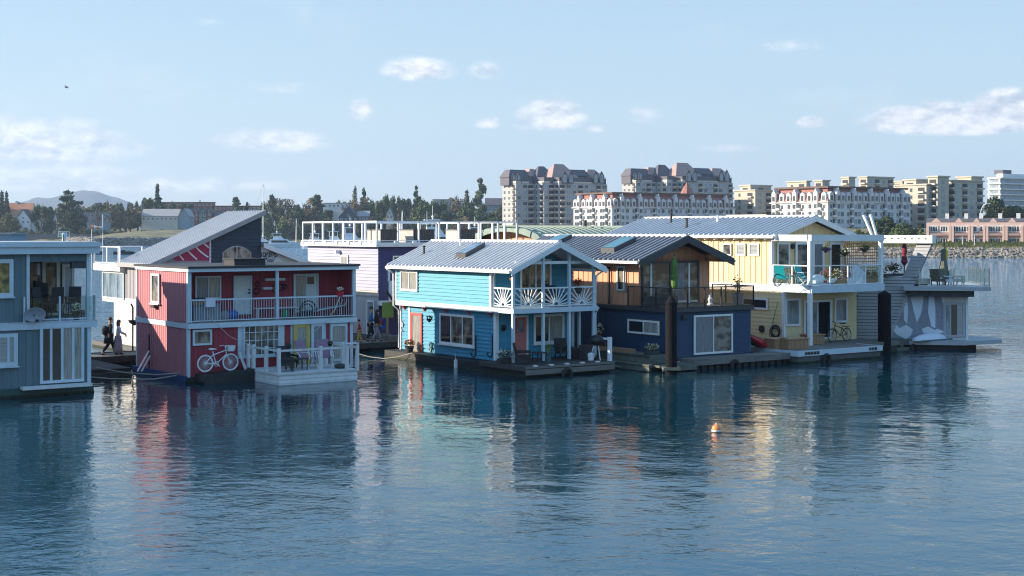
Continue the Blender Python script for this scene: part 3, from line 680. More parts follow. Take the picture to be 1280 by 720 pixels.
def hip(b, s0, s1, t0, t1, z, h, inset=.5):
    """hipped roof / pyramid"""
    w, d = s1 - s0, t1 - t0; r = min(w, d) * inset; k = len(b.v)
    b.v += [(s0, t0, z), (s1, t0, z), (s1, t1, z), (s0, t1, z), (s0 + r, t0 + r, z + h), (s1 - r, t0 + r, z + h), (s1 - r, t1 - r, z + h), (s0 + r, t1 - r, z + h)]
    b.f += [[k + i for i in q] for q in ((0, 1, 5, 4), (1, 2, 6, 5), (2, 3, 7, 6), (3, 0, 4, 7), (4, 5, 6, 7), (3, 2, 1, 0))]; return b
def lens(fr0, pxl, pxr, s=0, t=0):
    return fr0.sd(pxl, 290, s)[0], fr0.f(pxr, 290, t)[0]
def tower(label, Y, pxs, top, roofs):
    """stepped apartment tower; pxs: list of (left px, corner px, right px) of each lit/shaded pair"""
    c0 = pxs[0][1]; fr = Fr(c0, Y, A); rt = root('apartment_tower', label, 'apartment tower', (fr.x, fr.y, 3), fr.ang, 'grey gabled apartment towers')
    def L(z): return z - 3
    wn_ = Windows(rt, 'house_white'); wall = MB(); lit = MB(); bands = MB(); rec = Balconies(rt, 'peach_wall')
    blocks = []; t = 0; s = 0
    for i, (l, c, r) in enumerate(pxs):
        # each block steps forward (towards the camera) of the one before
        if i:
            s = fr.f(l, 290, t)[0]
            # corner on plane x=s, nearer
            t = fr.sd(c, 290, s)[0]
        tb = 16 if i == 0 else t + 14
        if i == 0: tb = fr.sd(l, 290, 0)[0]
        e = fr.f(r, 290, t)[0]; blocks.append((s, e, t, max(tb, t + 6)))
        block(fr, s, e, t, max(tb, t + 6), L(top), -4, wall)
    nf = int((top - 6) / 3.05)
    for i, (s, e, t, tb) in enumerate(blocks):
        tl = min(tb, (blocks[i - 1][2] if i else tb)); 
        for k in range(nf, 0, -1):
            z = L(top) - (nf - k + 1) * 3.05 + .7
            if z < 2: break
            bands.box(s - .25, e + .1, t - .25, tb + .1, z - .95, z - .75)
            # balconies with dark recess at the block's corner
            n = max(2, int((e - s) / 3.6))
            for j in range(n):
                a = s + (j + .5) * (e - s) / n
                if (j + i) % 3 == 2: rec.add(PF(t), a, z, 3.0)
                else: wn_.add(PF(t), a, z, 2.9 if j % 2 else 2.0, 1.75, 'far_glass_pale' if (j + k) % 3 else 'far_glass')
            m = max(1, int((tl - t) / 3.4))
            for j in range(m):
                a = t + (j + .5) * (tl - t) / m
                if j == 0: rec.add(PS(s), a, z, 2.2)
                else: wn_.add(PS(s), a, z, 1.4, 1.5, 'far_glass')
    return fr, rt, wall, bands, rec, wn_, blocks, L
rec_b = None
def finish_tower(label, Y, pxs, top, dark_top, roofs):
    fr, rt, wall, bands, rec, wn_, blocks, L = tower(label, Y, pxs, top, roofs)
    wall.build('wall', 'tower_grey', rt); bands.build('floor_band', 'peach_wall', rt); rec.done(); wn_.done()
    # dark upper storeys set back, then gables
    up = MB()
    for (s, e, t, tb) in blocks: up.box(s + .6, e - .2, t + .7, tb - .3, L(top), L(top) + 3.2)
    up.build('upper_storey', 'slate_roof', rt)
    g = MB()
    for (s, e, t, tb) in blocks: g.box(s - .2, s + 3.2, t - .15, t + 5, L(top), L(top) + 1.2); g.box(s + 4, e - 3, t - .1, t + .1, L(top) + .1, L(top) + 1.0)
    g.build('parapet', 'peach_wall', rt)
    for (px0, px1, y0, y1, m, depth, t0, ins) in roofs:
        a = fr.f(px0, y0, t0)[0]; c = fr.f(px1, y0, t0)[0]; yy = fr.w((a + c) / 2, t0).y
        z0 = L(ztop(y0, yy)); z1 = L(ztop(y1, yy)); b = MB(); hip(b, a, c, t0, t0 + depth, z0, z1 - z0, ins)
        b.box(a + .5, c - .5, t0 + .5, t0 + depth - .5, L(top) - 1, z0); ro = b.build('roof', m, rt)
    return fr, rt, L, blocks
def dormers(fr, rt, L, lst, t0):
    """pairs of tall pointed windows in the gables"""
    for (px, w, yb, ya) in lst:
        a = fr.f(px, yb, t0)[0]; ww = w / F * fr.y * 1.15; yy = fr.w(a, t0).y; zb, za = L(ztop(yb, yy)), L(ztop(ya, yy)); zs = zb + (za - zb) * .62
        g = MB().prism([(a - ww / 2, zb), (a + ww / 2, zb), (a + ww / 2, zs), (a, za), (a - ww / 2, zs)], 0, .5, PF(t0)).build('gable', 'recess_dark', rt)
        MB().prism([(a - ww * .36, zb + .3), (a + ww * .36, zb + .3), (a + ww * .36, zs), (a, za - ww * .4), (a - ww * .36, zs)], .45, .6, PF(t0)).build('arched_window', 'far_glass_pale', g)
Y1 = 740; top1 = ztop(229, Y1)
fr, rt, L, BK = finish_tower('grey gabled apartment tower standing left of the red roofed white block', Y1,
    [(628, 645, 667), (668, 680, 692), (693, 699, 759)], top1, 3,
    [(636, 664, 222, 212, 'slate_roof', 9, 3, .25), (661, 674, 220, 211, 'pink_roof', 8, 3, .3), (671, 696, 222, 207.5, 'slate_roof', 10, -1, .48), (690, 724, 222, 204.5, 'pink_roof', 12, -7, .5), (712, 738, 220, 212, 'slate_roof', 9, -6, .25), (733, 757, 222, 211.5, 'pink_roof', 9, -6, .48)])
dormers(fr, rt, L, [(642, 5, 226, 216), (648, 5, 226, 216)], -.6); dormers(fr, rt, L, [(705.5, 7, 229, 214), (713, 7, 229, 214), (744, 7, 229, 214), (751.5, 7, 229, 214)], BK[2][2] - .6)
Y2 = 800; top2 = ztop(227, Y2)
fr, rt, L, BK = finish_tower('grey gabled apartment tower rising behind the long red roofed white block', Y2,
    [(778, 795, 820), (821, 834, 846), (847, 853, 916)], top2, 3,
    [(788, 815, 220, 210.5, 'slate_roof', 9, 3, .25), (810, 825, 218, 209, 'pink_roof', 8, 3, .3), (822, 846, 220, 205.5, 'slate_roof', 10, -1, .48), (845, 878, 220, 203, 'pink_roof', 12, -7, .5), (868, 893, 218, 210, 'slate_roof', 9, -6, .25), (890, 914, 220, 210, 'pink_roof', 9, -6, .48)])
dormers(fr, rt, L, [(794, 5, 225, 214), (800, 5, 225, 214)], -.6); dormers(fr, rt, L, [(860.5, 7, 227, 212), (868, 7, 227, 212), (901, 7, 227, 212), (908, 7, 227, 212)], BK[2][2] - .6)

def mansard(label, Y, pl, pc, pr, ytop, ymid, cols_f, cols_s, deep=None):
    fr = Fr(pc, Y, A); tl, sl = lens(fr, pl, pr); z0 = 3; top = ztop(ytop, Y) - z0; mid = ztop(ymid, Y) - z0
    rt = root('apartment_building', label, 'apartment building', (fr.x, fr.y, z0), fr.ang, 'white apartment blocks with terracotta mansard roofs')
    MB().box(0, sl, 0, tl, -4, mid).build('wall', 'white_stucco', rt)
    b = MB(); hip(b, -.5, sl + .5, -.5, tl + .5, mid, top - mid, .09); b.build('mansard_roof', 'terra_roof', rt); MB().box(.6, sl - .6, .6, tl - .6, top - .5, top + .25).build('roof_edge', 'brown_roof', rt)
    MB().box(-.8, sl + .8, -.8, tl + .8, mid - .25, mid).build('cornice', 'white_trim', rt)
    w_ = Windows(rt, 'house_white'); bl = Balconies(rt, 'white_trim')
    for (mp, n, ln) in ((PF(0), cols_f, sl), (PS(0), cols_s, tl)):
        for j in range(n):
            a = (j + .5) * ln / n; bay = j % 3 == 1
            if bay:   # projecting white bay carried up through the roof, with an arched top and pointed gable
                bb = MB(); ww = ln / n * .56; bb.box(a - ww / 2, a + ww / 2, 0, 1.1, -3, top - 2.4, mp); bb.prism([(a - ww / 2, top - 2.4), (a + ww / 2, top - 2.4), (a + ww * .2, top - 1.5), (a, top - .5), (a - ww * .2, top - 1.5)], -1.5, 1.1, mp)
                by = bb.build('bay', 'white_stucco', rt)
                o2 = (lambda m_: (lambda q, o, z: m_(q, o + 1.1, z)))(mp)
            else: o2 = mp
            # dormer storey window
            zz = mid + .5
            if not bay:
                dm = MB(); dm.box(a - 1.2, a + 1.2, -1.5, .45, mid + .1, mid + 3.2, mp); dm.prism([(a - 1.2, mid + 3.2), (a + 1.2, mid + 3.2), (a, mid + 4.0)], -1.5, .45, mp); dm.build('dormer', 'white_stucco', rt)
                o3 = (lambda m_: (lambda q, o, z: m_(q, o + .45, z)))(mp)
            else: o3 = o2
            w_.add(o3, a, zz, 1.3, 2.0, 'far_glass')
            z = mid - 2.6
            while z > -1:
                if bay or (j % 3 == 2): w_.add(o2, a, z, 1.5, 1.7, 'far_glass_pale' if (j + int(z)) % 2 else 'far_glass')
                else: w_.add(o2, a, z, 1.1, 1.5, 'far_glass')
                if j % 3 == 0: bl.add(mp, a + 1.55, z + .35, 1.1)
                z -= 3.0
    w_.done(); bl.done()
    return fr, rt
fr, rt = mansard('long white apartment block with red mansard roof behind the blue-grey ribbed roof', 650, 717, 765, 917, 240.5, 258.5, 21, 9)
b = MB(); a = fr.f(873, 243)[0]; b.lathe([(3.4, 0), (2.2, 2.4), (.05, 6)], (a, 8, ztop(243, fr.w(a, 8).y) - 3), 8); b.build('turret_roof', 'terra_roof', rt)
mansard('white apartment block with red mansard roof behind the yellow gabled houseboat', 560, 965, 1035, 1138, 233, 252, 15, 8)

def beige(label, Y, blocks, group='beige terraced apartment blocks'):
    l, c, r, yt = blocks[0]; fr = Fr(c, Y, A); z0 = 3
    rt = root('apartment_building', label, 'apartment building', (fr.x, fr.y, z0), fr.ang, group)
    wall = MB(); caps = MB(); w_ = Windows(rt, 'beige_stucco'); rc = Balconies(rt, 'peach_wall')
    for (l, c, r, yt, t0) in [(b[0], b[1], b[2], b[3], (b[4] if len(b) > 4 else 0)) for b in blocks]:
        s0 = fr.f(c, 290, t0)[0]; s1 = fr.f(r, 290, t0)[0]; tb = fr.sd(l, 290, s0)[0]; Yc = fr.w(s0, t0).y; zt = ztop(yt, Yc) - z0
        wall.box(s0, s1, t0, tb, -4, zt); caps.box(s0 - .5, s1 + .5, t0 - .5, tb + .5, zt - .1, zt + .5)
        z = zt - 3.1
        while z > 0:
            n = max(1, int((s1 - s0) / 4.6))
            for j in range(n):
                a = s0 + (j + .5) * (s1 - s0) / n
                if j % 2: rc.add(PF(t0), a, z + .5, 3.4)
                else: w_.add(PF(t0), a, z + .3, 1.9, 1.6, 'far_glass_pale')
            n = max(1, int((tb - t0) / 5))
            for j in range(n):
                a = t0 + (j + .5) * (tb - t0) / n
                if j % 2 == 0: rc.add(PS(s0), a, z + .5, 3.4)
                else: w_.add(PS(s0), a, z + .3, 1.2, 1.5, 'far_glass')
            z -= 3.1
    wall.build('wall', 'beige_stucco', rt); caps.build('cornice', 'beige_stucco', rt); rc.done(); w_.done()
beige('large beige stepped apartment block directly above the pink brick terrace', 600, [(1120, 1158, 1186, 231), (1160, 1172, 1186, 221, -3), (1130, 1145, 1160, 225, 8), (1186, 1192, 1229, 226, -2), (1196, 1214, 1228, 221.5, 4)])
beige('low beige apartment block between the two red roofed white blocks', 690, [(918, 944, 966, 238), (925, 938, 964, 232, 6)])
beige('beige roof storeys showing above the nearer red roofed block', 680, [(984, 1008, 1013, 227), (1018, 1028, 1037, 226, 4), (1052, 1061, 1069, 222, 2), (1074, 1084, 1117, 221.5, 2), (1092, 1100, 1110, 224, 6), (1116, 1128, 1136, 227, 8)])
# white building top right
fr = Fr(1250, 800, A); rt = root('apartment_building', 'white apartment building with glass balconies at the far right above the trees', 'apartment building', (fr.x, fr.y, 3), A)
s1 = fr.f(1330, 290)[0]; tl = fr.sd(1235, 290)[0]; zt = ztop(222, 800) - 3
MB().box(0, s1, 0, tl, -4, zt).box(8, s1, 4, tl, zt, zt + 2.6).build('wall', 'house_white', rt)
b = MB(); g = MB()
for k in range(6):
    z = zt - 3 - k * 3.1; b.box(-1, s1, -1.2, tl, z + 2.5, z + 3.1); g.box(1, s1 - 1, -.06, .04, z, z + 2.4); g.box(-.06, .05, 1, tl - 1, z + .2, z + 2.2)
b.build('balcony_slab', 'house_white', rt); g.build('glazing', 'far_glass_pale', rt)
MB().box(14, 22, 8, 14, zt + 2.6, zt + 5).build('roof_plant_room', 'slate_roof', rt)

# pink brick terrace: every house its own thing
FT = Fr(1158, 405, R(-17))
edges = [1158, 1189, 1213, 1232, 1256, 1279, 1303]; pos = ['leftmost', 'second from the left', 'third from the left', 'fourth from the left', 'fifth from the left', 'rightmost, cut by the photo edge']
zb = 2.8
for i in range(6):
    s0 = FT.f(edges[i], 300)[0]; s1 = FT.f(edges[i + 1], 300)[0]; w = s1 - s0; base = FT.w(s0, 0, zb)
    rt = root('terraced_house', f'pink brick terraced house with white windows, {pos[i]} of its row', 'house', base, FT.ang, 'pink brick terraced houses')
    MB().box(0, w - .02, 0, 9, -1, 6.6).build('wall', 'brick_pink', rt)
    MB().box(.9, w - .9, -.5, .6, 2.75, 2.95).prism([(.9, 2.95), (w - .9, 2.95), (w / 2, 3.7)], -.1, .5, PF(0)).build('porch_gable', 'pink_roof', rt)
    MB().box(-.02, w, 1.5, 9, 6.6, 6.9).prism([(1.5, 6.9), (9, 6.9), (7.6, 7.9), (3.3, 7.9)], 0, w - .03, lambda a, o, z: (o, a, z)).build('roof', 'slate_roof', rt)
    pieces(rt, 'pier', 'brick_pink', (.05, .7, -1.3, 0, -1, 5.6), (w - .72, w - .08, -1.3, 0, -1, 5.6))
    MB().box(.7, w - .75, -1.2, 0, 2.9, 3.5).build('balcony', 'pink_roof', rt)
    for z in (.5, 3.9):
        for j in range(2):
            a = w * (.30 + .42 * j); win(rt, PF(0), a - 1.15, a + 1.15, z - .1, z + 1.8, 'house_white', 'far_glass', nx=3, fw=.26, d=.14)
    MB().prism([(w * .18, 6.6), (w * .62, 6.6), (w * .40, 7.9)], -.4, .06, PF(0)).build('gable', 'brick_pink', rt)
    c = MB().box(w - 1.6, w - .6, 3, 4, 7, 9.2); c.build('chimney', 'house_white', rt)

def bhouse(label, px0, px1, yeave, yridge, ybase, Y, wallm, roofm, ang=0, gable='side', nwin=5, floors=1, depth=9, cat='house', name='house', chim=False, group=None):
    fr = Fr(px0, Y, ang); s1 = fr.f(px1, 280)[0]; zb = ztop(ybase, Y); ze = ztop(yeave, Y) - zb; zr = ztop(yridge, Y) - zb
    rt = root(name, label, cat, (fr.x, fr.y, zb), ang, group)
    w = MB().box(0, s1, 0, depth, -14, ze)
    if gable == 'front': w.prism([(0, ze), (s1, ze), (s1 / 2, zr)], 0, -depth, PF(0))
    elif zr > ze: w.prism([(0, ze), (depth, ze), (depth / 2, zr)], 0, -s1, PS(0))
    w.build('wall', wallm, rt); r = MB(); th = .3
    if gable == 'front':
        for sg in (0, 1):
            a0 = -.5 if not sg else s1 + .5; zz = ze - .5 * (zr - ze) / (s1 / 2); r.prism([(a0, zz), (s1 / 2, zr), (s1 / 2, zr + th), (a0, zz + th)], .6, -depth - .5, PF(0))
    elif zr > ze:
        sl = (zr - ze) / (depth / 2); r.prism([(-.5, ze - .5 * sl), (depth / 2, zr), (depth + .5, ze - .5 * sl), (depth + .5, ze - .5 * sl + th), (depth / 2, zr + th), (-.5, ze - .5 * sl + th)], .5, -s1 - .5, PS(0))
    else: r.box(-.5, s1 + .5, -.6, depth + .5, ze, ze + .45)
    r.build('roof', roofm, rt)
    for f_ in range(floors):
        z = ze - 2.6 - 2.9 * f_
        for j in range(nwin): a = (j + .5) * s1 / nwin; win(rt, PF(0), a - .7, a + .7, z, z + 1.5, 'house_white', 'far_glass', nx=2, fw=.16, d=.1)
    if gable == 'front' and zr - ze > 2.5: win(rt, PF(0), s1 / 2 - .6, s1 / 2 + .6, ze + .3, ze + 1.6, 'house_white', 'far_glass', nx=1, fw=.15, d=.1)
    if chim: MB().box(s1 * .72, s1 * .72 + 1.2, depth / 2 - .6, depth / 2 + .6, zr - 1, zr + 1.6).build('chimney', 'house_white', rt)
    return fr, rt
bhouse('long low house with faded orange roof at the far left edge', -40, 39, 268, 254, 290, 960, 'house_cream', 'orange_roof', nwin=8, chim=True)
bhouse('white timbered house with steep dark gable below the orange roofed house', 20, 38, 274, 262, 290, 930, 'house_white', 'brown_roof', gable='front', nwin=3, floors=1, depth=10)
bhouse('white wing with brown roof joined to the right of the timbered gable house', 38.5, 66, 274, 265, 290, 932, 'house_white', 'brown_roof', nwin=5, floors=1)
bhouse('pale grey flat roofed house right of the big dark pine', 100, 134, 266, 265.9, 284, 960, 'house_blue', 'grey_shingle', nwin=6, floors=2)
bhouse('small grey gabled house on the rise above the flat grey house', 113, 127, 259, 254, 272, 1010, 'house_cream', 'slate_roof', gable='front', nwin=2)
bhouse('small white house with grey roof left of the metal roofed hall', 176, 192, 258, 251, 268, 1000, 'house_white', 'grey_shingle', nwin=3)
bhouse('pale hall with broad grey metal roof above the rocky spit', 177, 222, 270, 261.5, 284, 935, 'house_cream', 'grey_shingle', nwin=8, depth=14, name='hall', cat='hall')
bhouse('blue gabled end building joined to the grey roofed hall', 222.5, 237, 270, 261, 284, 936, 'house_blue', 'grey_shingle', gable='front', nwin=2, depth=14)
bhouse('long red brick building at the skyline left of the silver roof', 199, 266, 253, 252.9, 268, 1040, 'brick_red', 'brown_roof', nwin=14, floors=1, name='brick_building', cat='building', chim=True)
bhouse('low red brick building at the skyline behind the silver roof', 268, 325, 257.5, 257.4, 272, 1040, 'brick_red', 'brown_roof', nwin=12, floors=1, name='brick_building', cat='building', chim=True)
bhouse('narrow cream gabled townhouse right of the blue gabled building', 233, 242, 266, 261, 281, 985, 'house_cream', 'slate_roof', gable='front', nwin=2, floors=2)
bhouse('narrow red gabled townhouse left of the dark green one', 242.5, 248, 265, 260, 281, 985, 'brick_red', 'slate_roof', gable='front', nwin=1, floors=2)
bhouse('dark green gabled townhouse between two red ones', 248.5, 258, 266, 260, 281, 985, 'house_green', 'slate_roof', gable='front', nwin=2, floors=2)
bhouse('narrow red gabled townhouse right of the dark green one', 258.5, 265, 265, 260, 281, 985, 'brick_red', 'slate_roof', gable='front', nwin=1, floors=2)
bhouse('grey house with pale roof among the trees right of the townhouses', 268, 282, 270, 265, 284, 985, 'house_blue', 'slate_roof', nwin=3)
bhouse('dark house with wide steep gable behind the roof deck railing', 424, 447, 271, 258, 282, 935, 'house_dark', 'slate_roof', gable='front', nwin=4, depth=12)
bhouse('dark wing with pale roof joined to the right of the wide dark gable', 447.5, 461, 270, 264, 282, 936, 'house_dark', 'grey_shingle', nwin=3, depth=10)
bhouse('pale gabled house among the dark trees above the roof deck', 483, 491, 268, 259, 281, 935, 'house_cream', 'slate_roof', gable='front', nwin=2, depth=10)
bhouse('low grey flat roofed house half hidden left of the poplar', 404, 436, 254, 253.9, 266, 1012, 'house_white', 'grey_shingle', nwin=6)
bhouse('low pale flat roofed house on the skyline left of the white cube', 541, 562, 249.5, 249.4, 258, 1015, 'house_cream', 'grey_shingle', nwin=5)
bhouse('white cube house in front of the skyline trees', 564, 579, 252, 251.9, 262, 1015, 'house_white', 'grey_shingle', nwin=2)
bhouse('dark roofed house on the slope beside the first apartment tower', 607, 628, 256, 248, 268, 1000, 'house_blue', 'slate_roof', nwin=4)

# lamp posts on the right bank
for px, yt, lab in ((1203, 296, 'left lamp post in front of the pink brick terrace'), (1218, 293, 'taller lamp post with two arms in front of the pink brick terrace')):
    Y = 384; x = (px - 640) / F * Y; zt_ = ztop(yt, Y); z0 = landz(x, Y)
    rt = root('lamp_post', lab, 'lamp post', (x, Y, z0), 0, 'lamp posts on the right bank')
    MB().tube([(0, 0, 0), (0, 0, zt_ - z0)], .09, 6).build('post', 'white_metal', rt)
    MB().beam((-.8, 0, zt_ - z0 - .5), (0, 0, zt_ - z0), .1, .1).beam((.8, 0, zt_ - z0 - .5), (0, 0, zt_ - z0), .1, .1).build('lamp_arm', 'white_metal', rt)
Y = 470; x = (1226 - 640) / F * Y
b = MB().tube([(0, 0, 0), (0, 0, 10.5), (.6, 0, 12.2), (1.8, 0, 13), (3.2, 0, 13.1)], .1, 6); tag(b.build('street_lamp', 'white_metal', loc=(x, Y, 3)), 'tall curved street lamp above the pink terrace roofs', 'street lamp')

# ------------------------------------------------------------------ marina boats
def yacht(px, yb, length, label, tall=.105, kind='motor', flip=1, mast=None, Y=None):
    Y = Y or F * H / (yb - YH); x = (px - 640) / F * Y; L_ = length; k = flip
    rt = root('sailing_boat' if kind == 'sail' else 'motor_yacht', label, 'boat', (x, Y, 0), R(8) * k, 'boats moored in the marina')
    rt.scale = (k, 1, 1); w = L_ * .15; hh = L_ * (.16 if yb > 315 else tall)
    b = MB(); k0 = len(b.v); st = [(-.5, 1.0, 1.0), (-.2, 1.0, 1.0), (.15, .9, 1.08), (.38, .5, 1.22), (.5, .04, 1.35)]
    for (u, ww, zz) in st: b.v += [(u * L_, -w * ww, hh * zz), (u * L_, w * ww, hh * zz), (u * L_ * .94, w * ww * .7, -.3), (u * L_ * .94, -w * ww * .7, -.3)]
    for i in range(len(st) - 1):
        q = i * 4
        for j in range(4): b.f.append([q + j, q + (j + 1) % 4, q + 4 + (j + 1) % 4, q + 4 + j])
    b.f += [[0, 1, 2, 3], [16, 17, 18, 19]]; b.build('hull', 'boat_white', rt)
    if kind == 'motor':
        MB().prism([(-.38 * L_, hh), (.24 * L_, hh), (.10 * L_, hh * 2.1), (-.34 * L_, hh * 2.1)], -w * .8, w * .8).build('cabin', 'boat_white', rt)
        MB().prism([(-.30 * L_, hh * 1.25), (.15 * L_, hh * 1.25), (.09 * L_, hh * 1.8), (-.30 * L_, hh * 1.8)], -w * .82, w * .82).build('cabin_window', 'glass_dark', rt)
        MB().prism([(-.26 * L_, hh * 2.1), (.02 * L_, hh * 2.1), (-.06 * L_, hh * 2.85), (-.26 * L_, hh * 2.85)], -w * .6, w * .6).build('flybridge', 'boat_white', rt)
        MB().box(-.30 * L_, -.04 * L_, -w * .6, w * .6, hh * 3.5, hh * 3.62).tube([(-.26 * L_, -w * .5, hh * 2.8), (-.26 * L_, -w * .5, hh * 3.5)], .06, 4).tube([(-.06 * L_, -w * .5, hh * 2.8), (-.06 * L_, -w * .5, hh * 3.5)], .06, 4).tube([(-.16 * L_, 0, hh * 3.6), (-.16 * L_, 0, hh * 5.0)], .05, 4).ball((-.16 * L_, 0, hh * 3.9), .35, 8).build('hardtop', 'boat_white', rt)
    else:
        MB().prism([(-.2 * L_, hh), (.22 * L_, hh), (.12 * L_, hh * 1.6), (-.2 * L_, hh * 1.7)], -w * .5, w * .5).build('cabin', 'boat_white', rt)
        m = mast or L_ * 1.25; mm = MB().tube([(.05 * L_, 0, hh), (.05 * L_, 0, m)], .12, 6); mm.tube([(.05 * L_, 0, hh * 2), (-.4 * L_, 0, hh * 2)], .09, 5); mm.build('mast', 'white_metal', rt)
        MB().tube([(.05 * L_, 0, m), (.5 * L_, 0, hh * 1.3)], .05, 3).tube([(.05 * L_, 0, m), (-.5 * L_, 0, hh)], .04, 3).tube([(.05 * L_, 0, m), (.02 * L_, -w, hh)], .04, 3).build('rigging', 'steel', rt)
        MB().tube([(.05 * L_, 0, hh * 2.25), (-.38 * L_, 0, hh * 2.25)], .22, 6).build('furled_sail', 'fabric_white', rt)
    return rt
yacht(354, 309.5, 16.5, 'large white motor yacht between the dark gable and the railed roof deck', flip=1)
yacht(334, 309, 12, 'white motor yacht moored left of the largest yacht', flip=1)
yacht(386, 309, 12, 'white motor boat seen behind the left corner of the roof deck railing', flip=-1)
yacht(401, 318.5, 11, 'white cabin boat seen between the first posts of the roof deck railing')
yacht(425, 318.5, 12, 'white motor boat with dark canopy behind the middle of the left deck railing')
yacht(447, 318.5, 14, 'white motor yacht with a radar arch behind the left deck railing')
yacht(500, 318.5, 13, 'sailing boat with a tall mast behind the dark deck boxes', kind='sail', mast=13)
yacht(523, 318.5, 16, 'white motor yacht behind the middle dark deck box', flip=-1)
yacht(553, 318.5, 18, 'big white motor yacht with radar mast between the two right deck boxes')
yacht(538, 318.5, 12, 'sailing boat with a leaning looking mast behind the roof deck', kind='sail', mast=11)
yacht(603, 318.5, 14, 'white motor boat behind the right end of the deck railing')
yacht(622, 318.5, 12, 'white sailing boat with furled sail near the green arched roof', kind='sail', mast=8)
yacht(369, 308, 10, 'small sailing boat with a thin mast behind the large white yacht', kind='sail', mast=13)
yacht(327, 311.5, 15, 'sailing boat whose tall mast rises beside the peak of the silver roof', kind='sail', Y=650, mast=28.6)
b = MB(); b.box(-150, 12, -1.2, 1.2, -.2, .55); o = b.build('marina_dock', 'concrete', loc=(-60, 668, 0)); tag(o, 'long low marina dock in front of the white motor yachts', 'dock')
# beacon, windsock, far floating things at left
Y = 300; x = (80 - 640) / F * Y; zq = ztop(302, Y)
rt = root('navigation_beacon', 'white lattice navigation beacon with green stripe above the flat roofed houseboat', 'beacon', (x, Y, 0))
MB().tube([(0, 0, -1), (0, 0, ztop(291, Y))], .42, 10).build('post', 'white_metal', rt); MB().box(-.14, .14, -.5, -.38, zq, ztop(293, Y)).build('stripe', 'green_plastic', rt)
b = MB(); z0, z1 = ztop(296, Y), ztop(289.5, Y)
for i in range(5): b.box(-1.2 + i * .58, -1.08 + i * .58, -.3, -.15, z0, z1)
for i in range(3): zz = z0 + i * (z1 - z0) / 2; b.box(-1.2, 1.24, -.32, -.13, zz - .05, zz + .05)
b.build('lattice', 'white_metal', rt)
Y = 260; x = (122 - 640) / F * Y
rt = root('windsock', 'orange and white striped windsock between two thin poles', 'windsock', (x, Y, 0))
MB().tube([(-1.1, 0, -1), (-1.1, 0, ztop(284, Y))], .06, 5).tube([(.95, 0, -1), (.95, 0, ztop(268, Y))], .06, 5).build('pole', 'white_metal', rt)
zc = ztop(284, Y)
for i in range(4): MB().tube([(-1.1 + .5 * i, 0, zc - .03 * i), (-.6 + .5 * i, 0, zc - .03 * i - .03)], .38 - .05 * i, 10, .33 - .05 * i).build('sock', 'orange_buoy' if i % 2 == 0 else 'cloth_white', rt)
Y = F * H / (318 - YH)
for px, w, lab in ((120, 1.9, 'dark floating work barge left of the rock spit'), (155, 3.0, 'black inflatable work boat behind the white deck railing')):
    x = (px - 640) / F * Y; rt = root('work_boat', lab, 'boat', (x, Y, 0), R(4)); MB().prism([(-w, -.2), (w * .8, -.2), (w * 1.1, .75), (w * .7, .95), (-w, .85)], -.9, .9).build('hull', 'hull_black', rt)
    MB().box(-w * .5, w * .1, -.5, .5, .85, 1.3).build('console', 'wood_dark' if px < 130 else 'hull_black', rt)
# small float shed behind the roof of the first houseboat
Y = 170; x0, x1 = (-20 - 640) / F * Y, (15 - 640) / F * Y
rt = root('float_shed', 'blue-grey flat float shed behind the roof at the far left', 'shed', (x0, Y, 0)); MB().box(0, x1 - x0, 0, 5, -.3, ztop(293, Y)).build('wall', 'house_blue', rt); MB().box(-.2, x1 - x0 + .2, -.2, 5.2, ztop(293, Y), ztop(290.8, Y)).build('roof', 'grey_shingle', rt)
